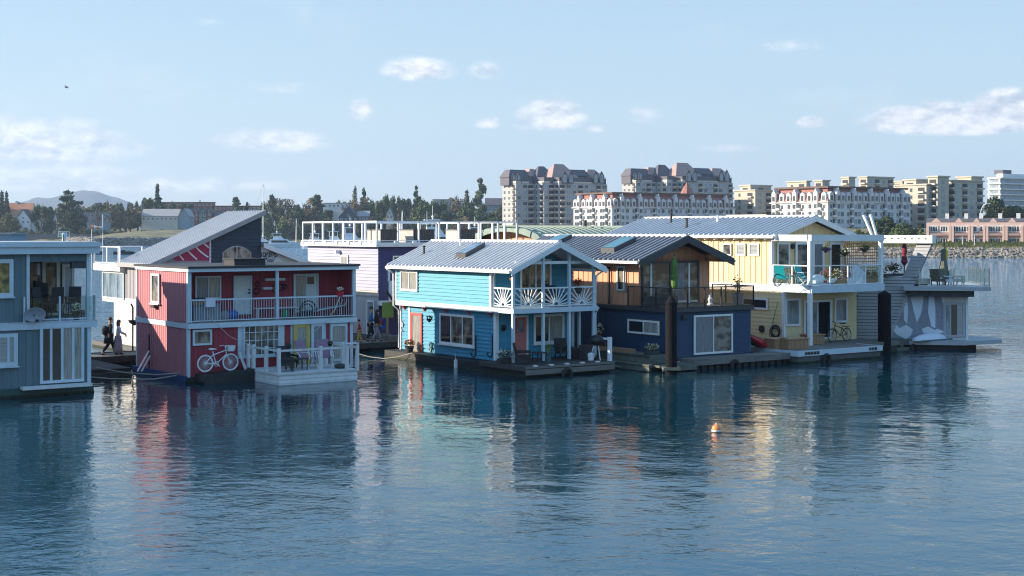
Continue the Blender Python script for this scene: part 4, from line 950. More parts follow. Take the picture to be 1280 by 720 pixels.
# ------------------------------------------------------------------ float houses
def house_root(fr, label, name='houseboat'):
    return root(name, label, 'houseboat', (fr.x, fr.y, 0), fr.ang, 'floating homes along the dock')
def gable_roof(rt, s0, s1, t0, t1, ze, zr, m, seam, fascia, ribs=.42, th=.10, fh=.22, name='roof', gutter=True, rib=.045, rw=.03):
    """standing seam gable roof, ridge along t; returns height function"""
    sm = (s0 + s1) / 2; sl = (zr - ze) / (sm - s0); b = MB()
    b.prism([(s0, ze), (sm, zr), (s1, ze), (s1, ze + th), (sm, zr + th), (s0, ze + th)], t0, t1, lambda a, o, z: (a, o, z)); ro = b.build(name, m, rt)
    r = MB(); n = int((t1 - t0) / ribs); w_ = rw
    for i in range(n + 1):
        t = t0 + .04 + (t1 - t0 - .08) * i / n
        for a0, a1 in ((s0 - .01, sm), (s1 + .01, sm)):
            za = ze + th - .02; zb_ = zr + th - .02; r.hexa([(a0, t - w_, za), (a0, t + w_, za), (a0, t + w_, za + rib + .02), (a0, t - w_, za + rib + .02), (a1, t - w_, zb_), (a1, t + w_, zb_), (a1, t + w_, zb_ + rib + .02), (a1, t - w_, zb_ + rib + .02)])
    r.build('roof_seam', seam, ro)
    MB().box(sm - .12, sm + .12, t0 - .01, t1 + .01, zr + th - .03, zr + th + rib + .02).build('ridge_cap', seam, ro)
    for tt in (t0 - .06, t1):
        f = MB()
        f.hexa([(s0, tt, ze - fh + .06), (sm, tt, zr - fh + .06), (sm, tt, zr + th + .03), (s0, tt, ze + th + .03), (s0, tt + .06, ze - fh + .06), (sm, tt + .06, zr - fh + .06), (sm, tt + .06, zr + th + .03), (s0, tt + .06, ze + th + .03)])
        f.hexa([(s1, tt, ze - fh + .06), (sm, tt, zr - fh + .06), (sm, tt, zr + th + .03), (s1, tt, ze + th + .03), (s1, tt + .06, ze - fh + .06), (sm, tt + .06, zr - fh + .06), (sm, tt + .06, zr + th + .03), (s1, tt + .06, ze + th + .03)])
        f.build('bargeboard', fascia, ro)
    if gutter:
        g = MB(); g.box(s0 - .13, s0 - .01, t0, t1, ze - .06, ze + .07).box(s1 + .01, s1 + .13, t0, t1, ze - .06, ze + .07).build('gutter', gutter if isinstance(gutter, str) else fascia, ro)
    return lambda a: ze + sl * ((a - s0) if a < sm else (s1 - a))
def skylight(rt, zf, a0, a1, t0, t1, glass='glass_teal'):
    b = MB(); h = .30; p = [(a0, t0, zf(a0)), (a1, t0, zf(a1)), (a1, t1, zf(a1)), (a0, t1, zf(a0))]
    b.hexa([(x, y, z) for x, y, z in p] + [(x, y, z + h) for x, y, z in p]); o = b.build('skylight', 'dark_fascia', rt)
    i = .07; q = [(a0 + i, t0 + i, zf(a0 + i) + h), (a1 - i, t0 + i, zf(a1 - i) + h), (a1 - i, t1 - i, zf(a1 - i) + h), (a0 + i, t1 - i, zf(a0 + i) + h)]
    MB().hexa([(x, y, z - .05) for x, y, z in q] + [(x, y, z + .012) for x, y, z in q]).build('pane', glass, o)
def posts_rail(rt, pts, z0, h, m='white_metal', step=.13, r=.018, name='railing', top=.05, kind='bars', post=.05, bottom=.08, every=None, toprail=True):
    """railing along a polyline of (s,t)"""
    b = MB(); g = MB()
    for (a, c) in zip(pts, pts[1:]):
        p = Vector((a[0], a[1], z0)); q = Vector((c[0], c[1], z0)); d = q - p; L_ = d.length; n = max(1, round(L_ / (every or 1.4)))
        for i in range(n + 1): x = p + d * i / n; b.beam(x, x + Vector((0, 0, h + .02)), post, post)
        up = Vector((0, 0, h)); lo = Vector((0, 0, bottom))
        if toprail: b.beam(p + up, q + up, top, top)
        b.beam(p + lo, q + lo, .04, .04)
        if kind == 'bars':
            k = int(L_ / step)
            for i in range(1, k): x = p + d * i / k; b.beam(x + lo, x + up, r, r)
        elif kind == 'cable':
            for i in range(1, 5): zz = Vector((0, 0, bottom + (h - bottom) * i / 5)); b.beam(p + zz, q + zz, .018, .018)
        elif kind == 'glass':
            nn = d.normalized()
            for i in range(n):
                x0 = p + d * i / n + nn * (post / 2 + .01); x1 = p + d * (i + 1) / n - nn * (post / 2 + .01); g.beam(x0 + Vector((0, 0, (h + bottom) / 2)), x1 + Vector((0, 0, (h + bottom) / 2)), .012, h - bottom - .06)
    o = b.build(name, m, rt)
    if kind == 'glass': return o, g
    return o
def floatbase(rt, s0, s1, t0, t1, ztop_, m='hull_black', name='float_hull'):
    MB().box(s0 - .015, s1 + .015, t0 - .015, t1 + .015, -.3, .085).build('waterline_growth', 'weed', rt)
    return MB().box(s0, s1, t0, t1, -.5, ztop_).build(name, m, rt)
def planks(rt, s0, s1, t0, t1, z0, z1, m='wood_grey', name='deck', along='t', w=.14):
    b = MB(); 
    if along == 't':
        n = max(1, int((s1 - s0) / w))
        for i in range(n): b.box(s0 + (s1 - s0) * i / n + .006, s0 + (s1 - s0) * (i + 1) / n - .006, t0, t1, z1 - .04, z1 - random.uniform(0, .008))
    else:
        n = max(1, int((t1 - t0) / w))
        for i in range(n): b.box(s0, s1, t0 + (t1 - t0) * i / n + .006, t0 + (t1 - t0) * (i + 1) / n - .006, z1 - .04, z1 - random.uniform(0, .008))
    b.box(s0 + .01, s1 - .01, t0 + .02, t1 - .02, z0, z1 - .045)
    return b.build(name, m, rt)

# ===== 1 grey-teal house at the left edge
Y = F * H / (490 - YH); h1 = Fr(113, Y, A)
rt = house_root(h1, 'grey-teal flat roofed two storey houseboat cut by the left edge of the photo')
z_fl = h1.f(100, 400)[1]; z_b = h1.f(100, 409.5)[1]; z_rt = h1.f(100, 303)[1]; z_rb = h1.f(100, 317)[1]; sl_, D1 = -9.5, 6.9
sr = h1.f(36, 360)[0]
MB().box(sl_, 0, 0, D1, .3, z_b).battens(PF(0), sl_, 0, .3, z_b, .30, w=.02, d=.018).battens(PR(0), 0, D1, .3, z_b, .3, w=.02, d=.018).build('lower_wall', 'teal_grey', rt)
b = MB().box(sl_, sr, 0, D1, z_fl, z_rb).box(sr, 0, 2.2, D1, z_fl, z_rb); b.box(sr, -.1, .02, .16, z_rb - .32, z_rb)
b.battens(PF(0), sl_, sr, z_fl, z_rb, .30, w=.02, d=.018).battens(PF(-.0 + .02), sr, -.1, z_rb - .31, z_rb, .30, w=.02, d=.018); b.build('upper_wall', 'teal_grey', rt)
planks(rt, sl_, .28, -.12, D1, z_b, z_fl, 'pale_blue_trim', 'balcony_floor')
MB().box(sl_, .3, -.30, D1 + .3, z_rb, z_rt - .18).box(sl_, .38, -.38, D1 + .38, z_rt - .18, z_rt).build('roof', 'pale_blue_trim', rt)
MB().box(sl_, .30, -.28, D1, z_rt, z_rt + .03).build('roof_membrane', 'roof_grey', rt)
pieces(rt, 'corner_trim', 'pale_blue_trim', (sr - .1, sr + .02, -.06, .06, z_fl, z_rb), (-.16, -.04, -.02, .1, z_fl, z_rb), (-.14, .02, -.03, 0, .35, z_b), (.0, .03, 0, .14, .35, z_b))
floatbase(rt, sl_, .1, -.12, D1, .34, 'teal_hull')
sh = root('houseboat', 'grey gabled houseboat moored just beyond the left edge of the photo', 'houseboat', (-35, 62.2, 0), 0)
MB().box(0, 7, 0, 9, .3, 3.6).prism([(0, 3.6), (9, 3.6), (7.0, 7.4)], 0, -7, PS(0)).build('wall', 'grey_wall', sh); MB().prism([(-.3, 3.5), (7.0, 7.42), (9.3, 3.4), (9.3, 3.55), (7.0, 7.57), (-.3, 3.65)], .3, -7.3, PS(0)).build('roof', 'grey_shingle', sh); floatbase(sh, -.2, 7.2, -.2, 9.2, .3)
fwin(h1, rt, 0, -14, 324, 16, 371, fm='pale_blue_trim', pm='glass_tree_reflection', nx=1, fw=.16, sill=True)
fwin(h1, rt, 0, -14, 417, 21.5, 458, fm='pale_blue_trim', pm='glass_blind', nx=3, fw=.16, sill=True)
w_ = fwin(h1, rt, 0, 49, 406, 104, 478, fm='pale_blue_trim', pm=['glass_dark', 'glass_dark', 'glass_curtain', 'glass_curtain'], nx=4, fw=.12, mull=.10, name='sliding_door', d=.07)
a0 = h1.f(52, 440)[0]
a0 = h1.f(24, 480)[0]; a1 = h1.f(110, 480)[0]; MB().box(a0, a1, -.55, -.12, .30, .42).build('step', 'white_worn', rt)
fwin(h1, rt, 2.2, 52, 324, 74, 394, fm='house_cream', pm='glass_room', nx=1, fw=.14, name='balcony_door')
fwin(h1, rt, 2.2, 77, 330, 92, 392, fm='house_cream', pm='glass_blue', nx=1, fw=.12)
fwin(h1, rt, 2.2, 41, 328, 51, 345, fm='black_metal', pm='fabric_white', nx=1, fw=.04, name='picture')
a0 = h1.f(37, 360, 2.2)[0]; MB().box(a0, a0 + .3, 2.1, 2.19, z_fl, z_rb - .4).build('curtain', 'wood_warm', rt)
MB().box(-.75, -.1, .1, .35, z_rb - .62, z_rb - .3).build('awning_box', 'dark_fascia', rt)
o, g = posts_rail(rt, [(sr - .2, -.05), (0.15, -.05), (.2, 2.2)], z_fl, 1.0, 'pale_blue_trim', kind='glass', every=1.5, post=.07, toprail=False); g.build('glass_panel', 'rail_glass', o)
# satellite dish
sx, sz = h1.f(40, 393)
rt2 = root('satellite_dish', 'grey oval satellite dish on the wall corner of the grey-teal houseboat', 'satellite dish', h1.w(sx, -.5, sz), A)
d = MB(); k = len(d.v); n = 20
for (q, dep) in ((0.02, .10), (.6, .06), (1, 0)):
    for j in range(n): th = 2 * math.pi * j / n; d.v.append((q * .46 * math.cos(th), .12 + dep - .15 * q * math.sin(th) * .4 , q * .30 * math.sin(th)))
for i in range(2):
    for j in range(n): d.f.append([k + i * n + j, k + i * n + (j + 1) % n, k + (i + 1) * n + (j + 1) % n, k + (i + 1) * n + j])
d.f.append([k + j for j in range(n)]); dd = d.build('dish', 'fabric_grey', rt2); m_ = dd.modifiers.new('thick', 'SOLIDIFY'); m_.thickness = .03
MB().beam((0, .18, 0), (-.25, .45, -.35), .05, .05).beam((0, .1, -.28), (-.05, -.35, -.2), .03, .03).box(-.12, 0, -.45, -.33, -.26, -.16).build('arm', 'black_metal', rt2)

# ===== 2 house with silver shed roof
h2 = Fr(193, 77, A)
rt = house_root(h2, 'grey and dark slate houseboat with tall sloping silver roof and red striped gable')
ze = h2.f(193, 329)[1]; sR, zR = h2.f(326, 267); slope = (zR - ze) / sR; z_l = h2.sd(158, 371)[1]
zf = lambda s: ze + slope * s
DU = h2.sd(158, 340)[0]; DL = h2.sd(143, 400)[0]; zmid = h2.sd(150, 372)[1]
MB().box(0, sR, 0, DL, .3, zmid).lap(PS(0), lambda z: (0, DL), .35, zmid, .13).build('lower_wall', 'cream_lap', rt)
MB().prism([(0, zmid), (sR, zmid), (sR, zR), (0, ze)], 0, -DU, PF(0)).battens(PS(0), 0, DU, zmid, ze, .22, w=.025, d=.02).build('upper_wall', 'grey_wall', rt)
sd_ = h2.f(262.5, 310)[0]
b = MB(); zq = 3.5
b.lap(PF(0), lambda z: (max(sd_, (z + .12 - ze) / slope) if z > zf(sd_) - .12 else sd_, sR), zq, zR - .02, .2, o=.02, lip=.05)
b.build('slate_cladding', 'slate_wall', rt)
# red gable with white curved stripes
def clipz(s, z): return min(z, zf(s) - .02)
zlow = h2.f(230, 326)[1]; s_a = (zlow - ze) / slope
MB().prism([(max(s_a, .05), zlow), (sd_ - .05, zlow), (sd_ - .05, zf(sd_) - .05)], 0, .035, PF(0)).build('red_mural', 'magenta', rt)
sm0 = h2.f(196, 325)[0]; sm1 = h2.f(210, 326)[0]
MB().prism([(s_a + .02, zlow), (s_a + .95, zlow), (s_a + .62, zf(s_a + .62) - .06)], .035, .045, PF(0)).build('teal_mural', 'teal_paint', rt)
b = MB(); cx, cz = sd_ + 1.6, zf(sd_) + 1.4
for rr in (2.05, 2.5, 2.95, 3.4, 3.9):
    prev = None
    for i in range(60):
        th = math.pi * (1.0 + .5 * i / 59); p = (cx + rr * 1.1 * math.cos(th), cz + rr * math.sin(th))
        ok = p[0] < sd_ - .06 and p[1] > zlow + .03 and p[1] < zf(p[0]) - .08 and p[0] > s_a + .5
        if prev and ok: b.beam((prev[0], -.045, prev[1]), (p[0], -.045, p[1]), .03, .075)
        prev = p if ok else None
b.build('white_stripe', 'white_metal', rt)
pieces(rt, 'corner_trim', 'white_trim', (sd_ - .05, sd_ + .04, -.06, 0, 3.4, zf(sd_)), (0, .1, -.04, 0, 3.4, ze - .05))
# roof sheet with overhangs
o0, o1 = -.35, DU + .45; b = MB(); s0, s1 = -.38, sR + .12; th = .12
b.prism([(s0, zf(s0)), (s1, zf(s1)), (s1, zf(s1) + th), (s0, zf(s0) + th)], -o0, -o1, PF(0)); ro = b.build('roof', 'roof_silver', rt)
b = MB(); n = 14
for i in range(n + 1):
    t = o0 + .02 + (o1 - o0 - .04) * i / n; b.hexa([(s0, t - .02, zf(s0) + th - .01), (s0, t + .02, zf(s0) + th - .01), (s0, t + .02, zf(s0) + th + .045), (s0, t - .02, zf(s0) + th + .045), (s1, t - .02, zf(s1) + th - .01), (s1, t + .02, zf(s1) + th - .01), (s1, t + .02, zf(s1) + th + .045), (s1, t - .02, zf(s1) + th + .045)])
b.build('roof_seam', 'roof_silver', ro)
MB().prism([(s0, zf(s0) - .12), (s1, zf(s1) - .12), (s1, zf(s1) + th + .02), (s0, zf(s0) + th + .02)], .36, .40, PF(0)).box(s0 - .05, s0, o0, o1, zf(s0) - .1, zf(s0) + th).build('bargeboard', 'grey_shingle', ro)
# arched window pair
def arched(px0, px1, py0, py1, name='arched_window'):
    a0, _ = h2.f(px0, 320); a1, z0 = h2.f(px1, py1); zt = h2.f(295, py0)[1]; am = (a0 + a1) / 2; hw = (a1 - a0) / 2; hz = zt - z0
    arc = lambda a, k=1: z0 + hz * .70 + hz * .30 * (1 - ((a - am) / hw) ** 2) * k
    def poly(i, lo, hi): xs = [lo + (hi - lo) * j / 8 for j in range(9)]; return [(lo, z0 + i), (hi, z0 + i)] + [(x, arc(x) - i) for x in reversed(xs)]
    fo = MB().prism(poly(0, a0, a1), .03, .07, PF(0)).build(name, 'beige_panel', rt)
    for lo, hi in ((a0 + .08, am - .05), (am + .05, a1 - .08)): MB().prism(poly(.08, lo, hi), .05, .085, PF(0)).build('pane', 'glass_room', fo)
    m = MB()
    for lo, hi in ((a0 + .08, am - .05), (am + .05, a1 - .08)): x = (lo + hi) / 2; m.box(x - .02, x + .02, .08, .10, z0 + .08, arc(x) - .08, PF(0))
    m.build('muntin', 'beige_panel', fo)
arched(277.5, 313.5, 307, 336)
# lower white wing with descending roof on the right, blue circles painted on it
s9, z9 = h2.f(391, 331); z8 = h2.f(326, 305)[1]; sl2 = (z9 - z8) / (s9 - sR)
MB().prism([(sR, .3), (s9, .3), (s9, z9 - .1), (sR, z8 - .1)], .0, -9.0, PF(0)).build('side_wing', 'house_white', rt)
MB().prism([(sR - .0, z8 - .1), (s9 + .4, z9 - .1 + sl2 * .4), (s9 + .4, z9 + .05 + sl2 * .4), (sR, z8 + .05)], .35, -9.2, PF(0)).build('side_wing_roof', 'grey_shingle', rt)
MB().prism([(sR - .0, z8 - .2), (s9 + .4, z9 - .2 + sl2 * .4), (s9 + .4, z9 + .07 + sl2 * .4), (sR, z8 + .07)], .36, .41, PF(0)).build('side_bargeboard', 'white_trim', rt)
b = MB()
for px, py, r in ((338, 321, .27), (338, 330, .24), (346, 334, .2)): a, z = h2.f(px, py); b.ring((a, -.02, z), r, .03, 'y', 20, 4).ring((a, -.02, z), r * .55, .02, 'y', 16, 4)
b.build('painted_circle', 'glass_blue', rt)
b = MB(); a, z = h2.f(349, 335); b.prism([(a - .7, z - .2), (a + 1.0, z - .2), (a + .5, z + .12), (a + .1, z + .32), (a - .3, z + .2)], 0, .03, PF(0)).build('painted_wave', 'magenta', rt)
# two short rows of small dark lettering, illegible in the photograph: letter-sized strokes only
b = MB(); rnd = random.Random(4)
for (py, n, wd) in ((315, 8, .118), (318.3, 9, .118)):
    a, z = h2.f(326.6, py)
    for i in range(n):
        x = a + i * wd
        if py > 317 and i in (3, 6): continue
        hh = rnd.choice((.12, .15, .15)); b.box(x, x + .03, -.035, -.0, z - .15, z - .15 + hh); b.box(x, x + .085, -.036, -.0, z - .15 + rnd.choice((0, .06, .11)), z - .12 + rnd.choice((.01, .05, .0)) + .03)
b.build('lettering', 'black_metal', rt)
# left side: small white roof deck with railing and glazed porch below
b = MB(); t0_, t1_ = DU + .1, h2.sd(130, 335, .3)[0]; zd = h2.sd(145, 338, .3)[1]
MB().box(-.35, 3, t0_, t1_, zd, zd + .38).build('roof_deck', 'white_trim', rt)
posts_rail(rt, [(-.3, t0_ + .1), (-.3, t1_ - .1), (2.6, t1_ - .1)], zd + .38, 1.0, 'white_metal', kind='none', every=1.75, post=.07).name = 'deck_railing'
MB().box(0, 3, t0_, t1_ - .6, zmid - .3, zd).build('porch_wall', 'cream_lap', rt)
win(rt, PS(0), t0_ + .1, t1_ - .8, zmid - .1, zd - .05, fm='white_trim', pm='glass_blue', nx=3, fw=.08, name='porch_window')
floatbase(rt, -.4, s9 + .3, -1.0, t1_, .32, 'concrete')

# ===== 3 red house
Y = F * H / (478 - YH); h3 = Fr(235, Y, A)
rt = house_root(h3, 'red two storey houseboat with long upper balcony and white float deck')
L3 = h3.f(443, 400)[0]; D3 = h3.sd(171, 400)[0]; zr = h3.f(236, 334)[1]; zf3 = h3.f(236, 404)[1]; zb3 = h3.f(236, 411)[1]; rec3 = 1.45
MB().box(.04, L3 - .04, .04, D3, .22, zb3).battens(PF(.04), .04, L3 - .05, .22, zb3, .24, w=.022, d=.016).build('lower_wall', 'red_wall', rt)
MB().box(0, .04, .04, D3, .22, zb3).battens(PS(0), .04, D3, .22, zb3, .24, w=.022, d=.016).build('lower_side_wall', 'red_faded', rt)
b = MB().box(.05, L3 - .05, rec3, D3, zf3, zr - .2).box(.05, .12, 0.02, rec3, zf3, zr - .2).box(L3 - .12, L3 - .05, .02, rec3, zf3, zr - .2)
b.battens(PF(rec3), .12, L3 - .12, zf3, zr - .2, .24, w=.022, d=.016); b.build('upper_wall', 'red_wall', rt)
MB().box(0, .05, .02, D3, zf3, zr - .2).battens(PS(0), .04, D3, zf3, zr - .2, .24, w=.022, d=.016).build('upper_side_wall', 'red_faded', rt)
MB().box(-.06, L3 + .06, -.16, D3 + .05, zb3, zf3 - .02).build('floor_band', 'pale_blue_trim', rt)
planks(rt, 0, L3, -.1, rec3, zf3 - .02, zf3 + .03, 'wood_grey', 'balcony_floor', 's')
MB().box(-.12, L3 + .18, -.28, D3 + .1, zr - .06, zr + .03).build('roof', 'roof_dark', rt)
MB().box(-.08, L3 + .12, -.22, -.14, zr - .22, zr - .065).box(-.08, -.02, -.14, D3 + .05, zr - .22, zr - .065).box(-.02, L3 + .1, -.14, D3, zr - .19, zr - .07).build('fascia', 'pale_blue_trim', rt)
a = h3.f(346, 370)[0]; pieces(rt, 'corner_post', 'pale_blue_trim', (-.03, .14, -.05, .03, zf3, zr - .2), (L3 - .12, L3 + .05, -.05, .06, zf3, zr - .2), (-.035, .10, -.03, .04, .22, zb3), (-.035, 0, 0.04, .12, .22, zr - .2), (-.035, 0, D3 - .1, D3 + .02, .22, zr - .2), (a - .07, a + .07, -.08, .06, zf3, zr - .2))
b = MB(); a0 = h3.f(297, 330)[0]; a1 = h3.f(336, 330)[0]
b.box(a0, a1, .35, 1.5, zr + .03, zr + .30).box(a0 - .06, a1 + .06, .29, 1.56, zr + .30, zr + .35).build('roof_hatch', 'roof_dark', rt)
# lower front: shaded white strips, doors, windows
fwin(h3, rt, 0.04, 240, 412, 264, 431.5, fm='pale_blue_trim', pm='glass_room', nx=1, fw=.09)
def strip(px0, px1, y0, y1, m='pale_blue_trim', name='trim_board', o0=.0, o1=.045):
    a0 = h3.f(px0, 420, .04)[0]; a1 = h3.f(px1, 420, .04)[0]; z0 = h3.f((px0 + px1) / 2, y1, .04)[1]; z1 = h3.f((px0 + px1) / 2, y0, .04)[1]; return MB().box(a0, a1, o0, o1, z0, z1, PF(.04)).build(name, m, rt)
strip(297, 303.5, 408, 448); strip(349, 355, 404, 450)
a0 = h3.f(303, 420, .04)[0]; a1 = h3.f(349, 420, .04)[0]; z1 = h3.f(326, 405, .04)[1]; z0 = h3.f(326, 445, .04)[1]
win(rt, PF(.04), a0, a1, z0, z1, fm='pale_blue_trim', pm=['glass_room', 'glass_room'], nx=6, ny=4, fw=.09, mull=.035, sill=True)
strip(363, 441, 403, 466, 'pale_blue_trim', 'white_front', 0, .02)
w_ = fwin(h3, rt, .0, 366, 404, 386.5, 462, fm='yellow_door', pm='glass_curtain', nx=1, fw=.2, name='yellow_door')
fwin(h3, rt, .0, 388, 404, 404.5, 462, fm='pale_blue_trim', pm='glass_screen', nx=1, fw=.14, name='door')
strip(407.5, 411, 403, 455, 'red_wall', 'red_strip', .02, .05); strip(434, 437, 403, 455, 'red_wall', 'red_strip', .02, .05)
fwin(h3, rt, .0, 412, 405, 433, 451, fm='pale_blue_trim', pm='glass_curtain', nx=1, ny=2, fw=.1)
# upper wall behind the balcony
fwin(h3, rt, rec3, 243, 345, 275.5, 374, fm='pale_blue_trim', pm=['glass_screen', 'glass_curtain'], nx=2, fw=.08)
d = fwin(h3, rt, rec3, 291, 344.5, 314, 393, fm='pale_blue_trim', pm='house_white', nx=1, fw=.08, name='door')
a, z = h3.f(310, 366, rec3); MB().ball((a, rec3 - .14, z), .05, 8).ball((a, rec3 - .14, z + .15), .045, 8).build('handle', 'black_metal', d)
d = fwin(h3, rt, rec3, 366, 342, 397, 390, fm='pale_blue_trim', pm=['glass_curtain', 'house_white'], nx=2, fw=.1, name='door')
a, z = h3.f(388, 351, rec3); MB().box(a - .2, a + .12, rec3 - .13, rec3 - .06, z - .15, z + .2).build('door_window', 'glass_dark', d)
for px0, px1, py, q in ((330, 354, 349.5, 0), (327, 338, 360.5, 1)):
    a0, z = h3.f(px0, py, rec3); a1 = h3.f(px1, py, rec3)[0]; sh = MB().box(a0, a1, rec3 - .22, rec3 - .02, z - .05, z + .06).build('shelf', 'pale_blue_trim', rt)
b = MB(); 
for px, py, r in ((321, 355, .1), (320, 364, .14), (343, 360, .16), (350, 359, .15), (356, 358, .1), (345, 346, .12)): a, z = h3.f(px, py, rec3); b.ring((a, rec3 - .06, z), r, .03, 'y', 12, 4)
b.build('wall_ornament', 'black_metal', rt)
swin(h3, rt, 0, 191, 342, 201, 379, fm='white_trim', pm='glass_room', nx=1, fw=.10, sill=True)
t, z = h3.sd(195.5, 382); MB().box(-.22, -.03, t - .22, t + .22, z - .1, z + .02).build('planter_box', 'wood_dark', rt)
o = posts_rail(rt, [(.12, -.08), (L3 - .1, -.08)], zf3, 1.02, 'pale_blue_trim', step=.125, r=.017, every=99, top=.07, name='balcony_railing')
floatbase(rt, -.1, L3 + .05, 0, D3 + .1, .22, 'hull_black'); MB().box(-.16, -.02, .0, D3 + .15, -.3, .27).build('blue_tarp', 'hull_blue', rt)
a = h3.sd(189, 440)[0]; MB().tube([(-.1, a, .3), (-.1, a, 1.9)], .035, 6).build('standpipe', 'black_metal', rt)
# white float deck in front
t_c = -3.45; s_c = 2.75; s_e = 6.65
rt = root('float_deck', 'peeling white float deck with low white railing in front of the red houseboat', 'deck', h3.w(0, 0, 0), A)
b = MB()
b.box(s_c, s_e, t_c, -.25, -.3, .42); b.lap(PF(t_c), lambda z: (s_c, s_e), -.1, .4, .17, lip=.04); b.lap(PS(s_c), lambda z: (t_c, -.25), -.1, .4, .17, lip=.04); b.build('hull', 'white_worn', rt)
planks(rt, s_c - .08, s_e + .08, t_c - .08, -.2, .42, .50, 'white_worn', 'deck_boards')
b = MB(); zt_ = .5; P = [(s_c, -.35), (s_c, -.9), (s_c, -2.2), (s_c, t_c), (s_c + 2.05, t_c), (s_c + 3.85 * .8 + .3, t_c), (s_e, t_c), (s_e, -2.1), (s_e, -.5)]
for (x, y) in P: b.beam((x, y, zt_), (x, y, zt_ + 1.12), .14, .14)
for p, q in zip(P, P[1:]): b.beam((p[0], p[1], zt_ + 1.0), (q[0], q[1], zt_ + 1.0), .05, .09)
b.beam((s_c + 3.3, t_c, zt_ + 1.17), (s_e, t_c, zt_ + 1.17), .4, .04); b.build('railing', 'white_worn', rt)
# black float carrying the bicycle
rt = root('small_float', 'low black float in front of the red wall carrying the white bicycle', 'float', h3.w(0, 0, 0), A)
s0, s1 = .35, 2.62; MB().prism([(s0 - .1, .1), (s0 + .15, -.25), (s1, -.25), (s1 + .1, .55), (s1 - .1, .5), (s0 + .3, .36), (s0, .38)], .02, 1.15, PF(0)).build('hull', 'hull_black', rt)
MB().beam((s1 - .08, -.6, .4), (s1 - .28, -.3, 1.25), .18, .04).build('leaning_board', 'white_worn', rt)

# ===== 4 lilac / indigo house with roof deck
h4 = Fr(473, 85, A)
rt = house_root(h4, 'lilac and indigo houseboat with a big railed roof deck')
L4 = h4.f(640, 300)[0]; D4 = h4.sd(385, 320)[0]; zt4 = h4.f(474, 303.5)[1]; zw4 = h4.f(474, 308.5)[1]; zm = h4.f(474, 364)[1]
MB().box(.02, L4, .02, D4, .4, zw4).build('wall', 'indigo_wall', rt)
MB().lap(PS(.02), lambda z: (0.02, D4), zm, zw4, .2, lip=.054).build('side_cladding', 'lilac_wall', rt)
MB().lap(PF(.02), lambda z: (.02, L4), .5, zw4, .16, lip=.03).build('front_cladding', 'indigo_wall', rt)
b = MB().lap(PS(.02), lambda z: (0.02, D4), .5, zm - .3, .16, lip=.03); b.build('lower_cladding', 'grey_clad', rt)
MB().box(-.05, .02, 0, D4, zm - .32, zm - .02).build('yellow_band', 'house_cream', rt)
MB().box(-.35, L4 + .3, -.35, D4 + .35, zw4, zt4).build('deck_slab', 'white_trim', rt)
swin(h4, rt, .02, 427.5, 318.5, 436.5, 332, fm='white_trim', pm='glass_curtain', nx=1, fw=.1)
t, z = h4.sd(425, 314.5); MB().box(-.35, 0, t - .1, t + .1, z - .12, z + .08).build('wall_lamp', 'white_metal', rt)
t, z = h4.sd(465, 390, .02); win(rt, PS(.02), t - .4, t + .5, .5, z + .7, fm='white_trim', pm='glass_blue', nx=1, fw=.1, name='door')
fwin(h4, rt, .02, 490, 319.5, 520, 336, fm='white_trim', pm='glass_dark', nx=2, fw=.09)
# small white balcony at its left front
s1, z1 = h4.f(488, 352, -.3); z0 = h4.f(480, 376, -.3)[1]; zt_ = h4.f(480, 329, -.3)[1]
MB().box(0, 4.5, -1.2, 0, z0 - .28, z0).lap(PF(-1.2), lambda z: (0, 4.5), z0, z1, .15).build('balcony', 'white_trim', rt)
MB().box(0, .1, -1.2, -1.1, z1, zt_).box(0, 4.5, -1.2, -1.1, zt_ - .1, zt_).box(0, 4.5, -1.2, -1.1, z1, z1 + .08).build('balcony_frame', 'white_trim', rt)
floatbase(rt, -.5, L4 + .5, -.3, D4 + .4, .42, 'concrete')
rr = posts_rail(rt, [(-.25, D4 + .2), (-.25, -.25), (L4 + .2, -.25), (L4 + .2, D4 + .2), (-.25, D4 + .2)], zt4, h4.f(474, 277)[1] - zt4, 'white_metal', kind='none', every=1.45, post=.09, top=.09, bottom=.12, name='roof_railing')
pieces(rr, 'post_shoe', 'white_metal', *([(x - .14, x + .14, -.42, -.3, zt4 - .12, zt4 + .1) for x in [-.25 + (L4 + .45) * i / 8 for i in range(9)]] + [(-.42, -.3, y - .14, y + .14, zt4 - .12, zt4 + .1) for y in [D4 * i / 6 for i in range(1, 7)]]))
for i, (p0, p1, lb) in enumerate(((468, 498, 'left dark deck box behind the roof deck railing'), (509, 543, 'middle dark deck box behind the roof deck railing'), (567, 594, 'right dark deck box behind the roof deck railing'))):
    a0 = h4.f(p0 + 8, 300, .8)[0]; a1 = h4.f(p1, 300, .8)[0]; zc = h4.f(p1, 286.5, .8)[1]
    r2 = root('deck_box', lb, 'deck box', h4.w(a0, .8, zt4), A, 'dark boxes on the roof deck')
    MB().box(0.001, a1 - a0, 0, 1.6, 0, zc - zt4 - .07).battens(PF(0), .1, a1 - a0 - .1, .02, zc - zt4 - .1, .12, w=.07, d=.02).build('box', 'dark_fascia', r2)
    MB().box(-.03, 0, .0, 1.6, 0, zc - zt4 - .07).build('side_panel', 'beige_panel', r2); MB().box(-.05, a1 - a0 + .04, -.04, 1.64, zc - zt4 - .07, zc - zt4).build('lid', 'dark_fascia', r2)

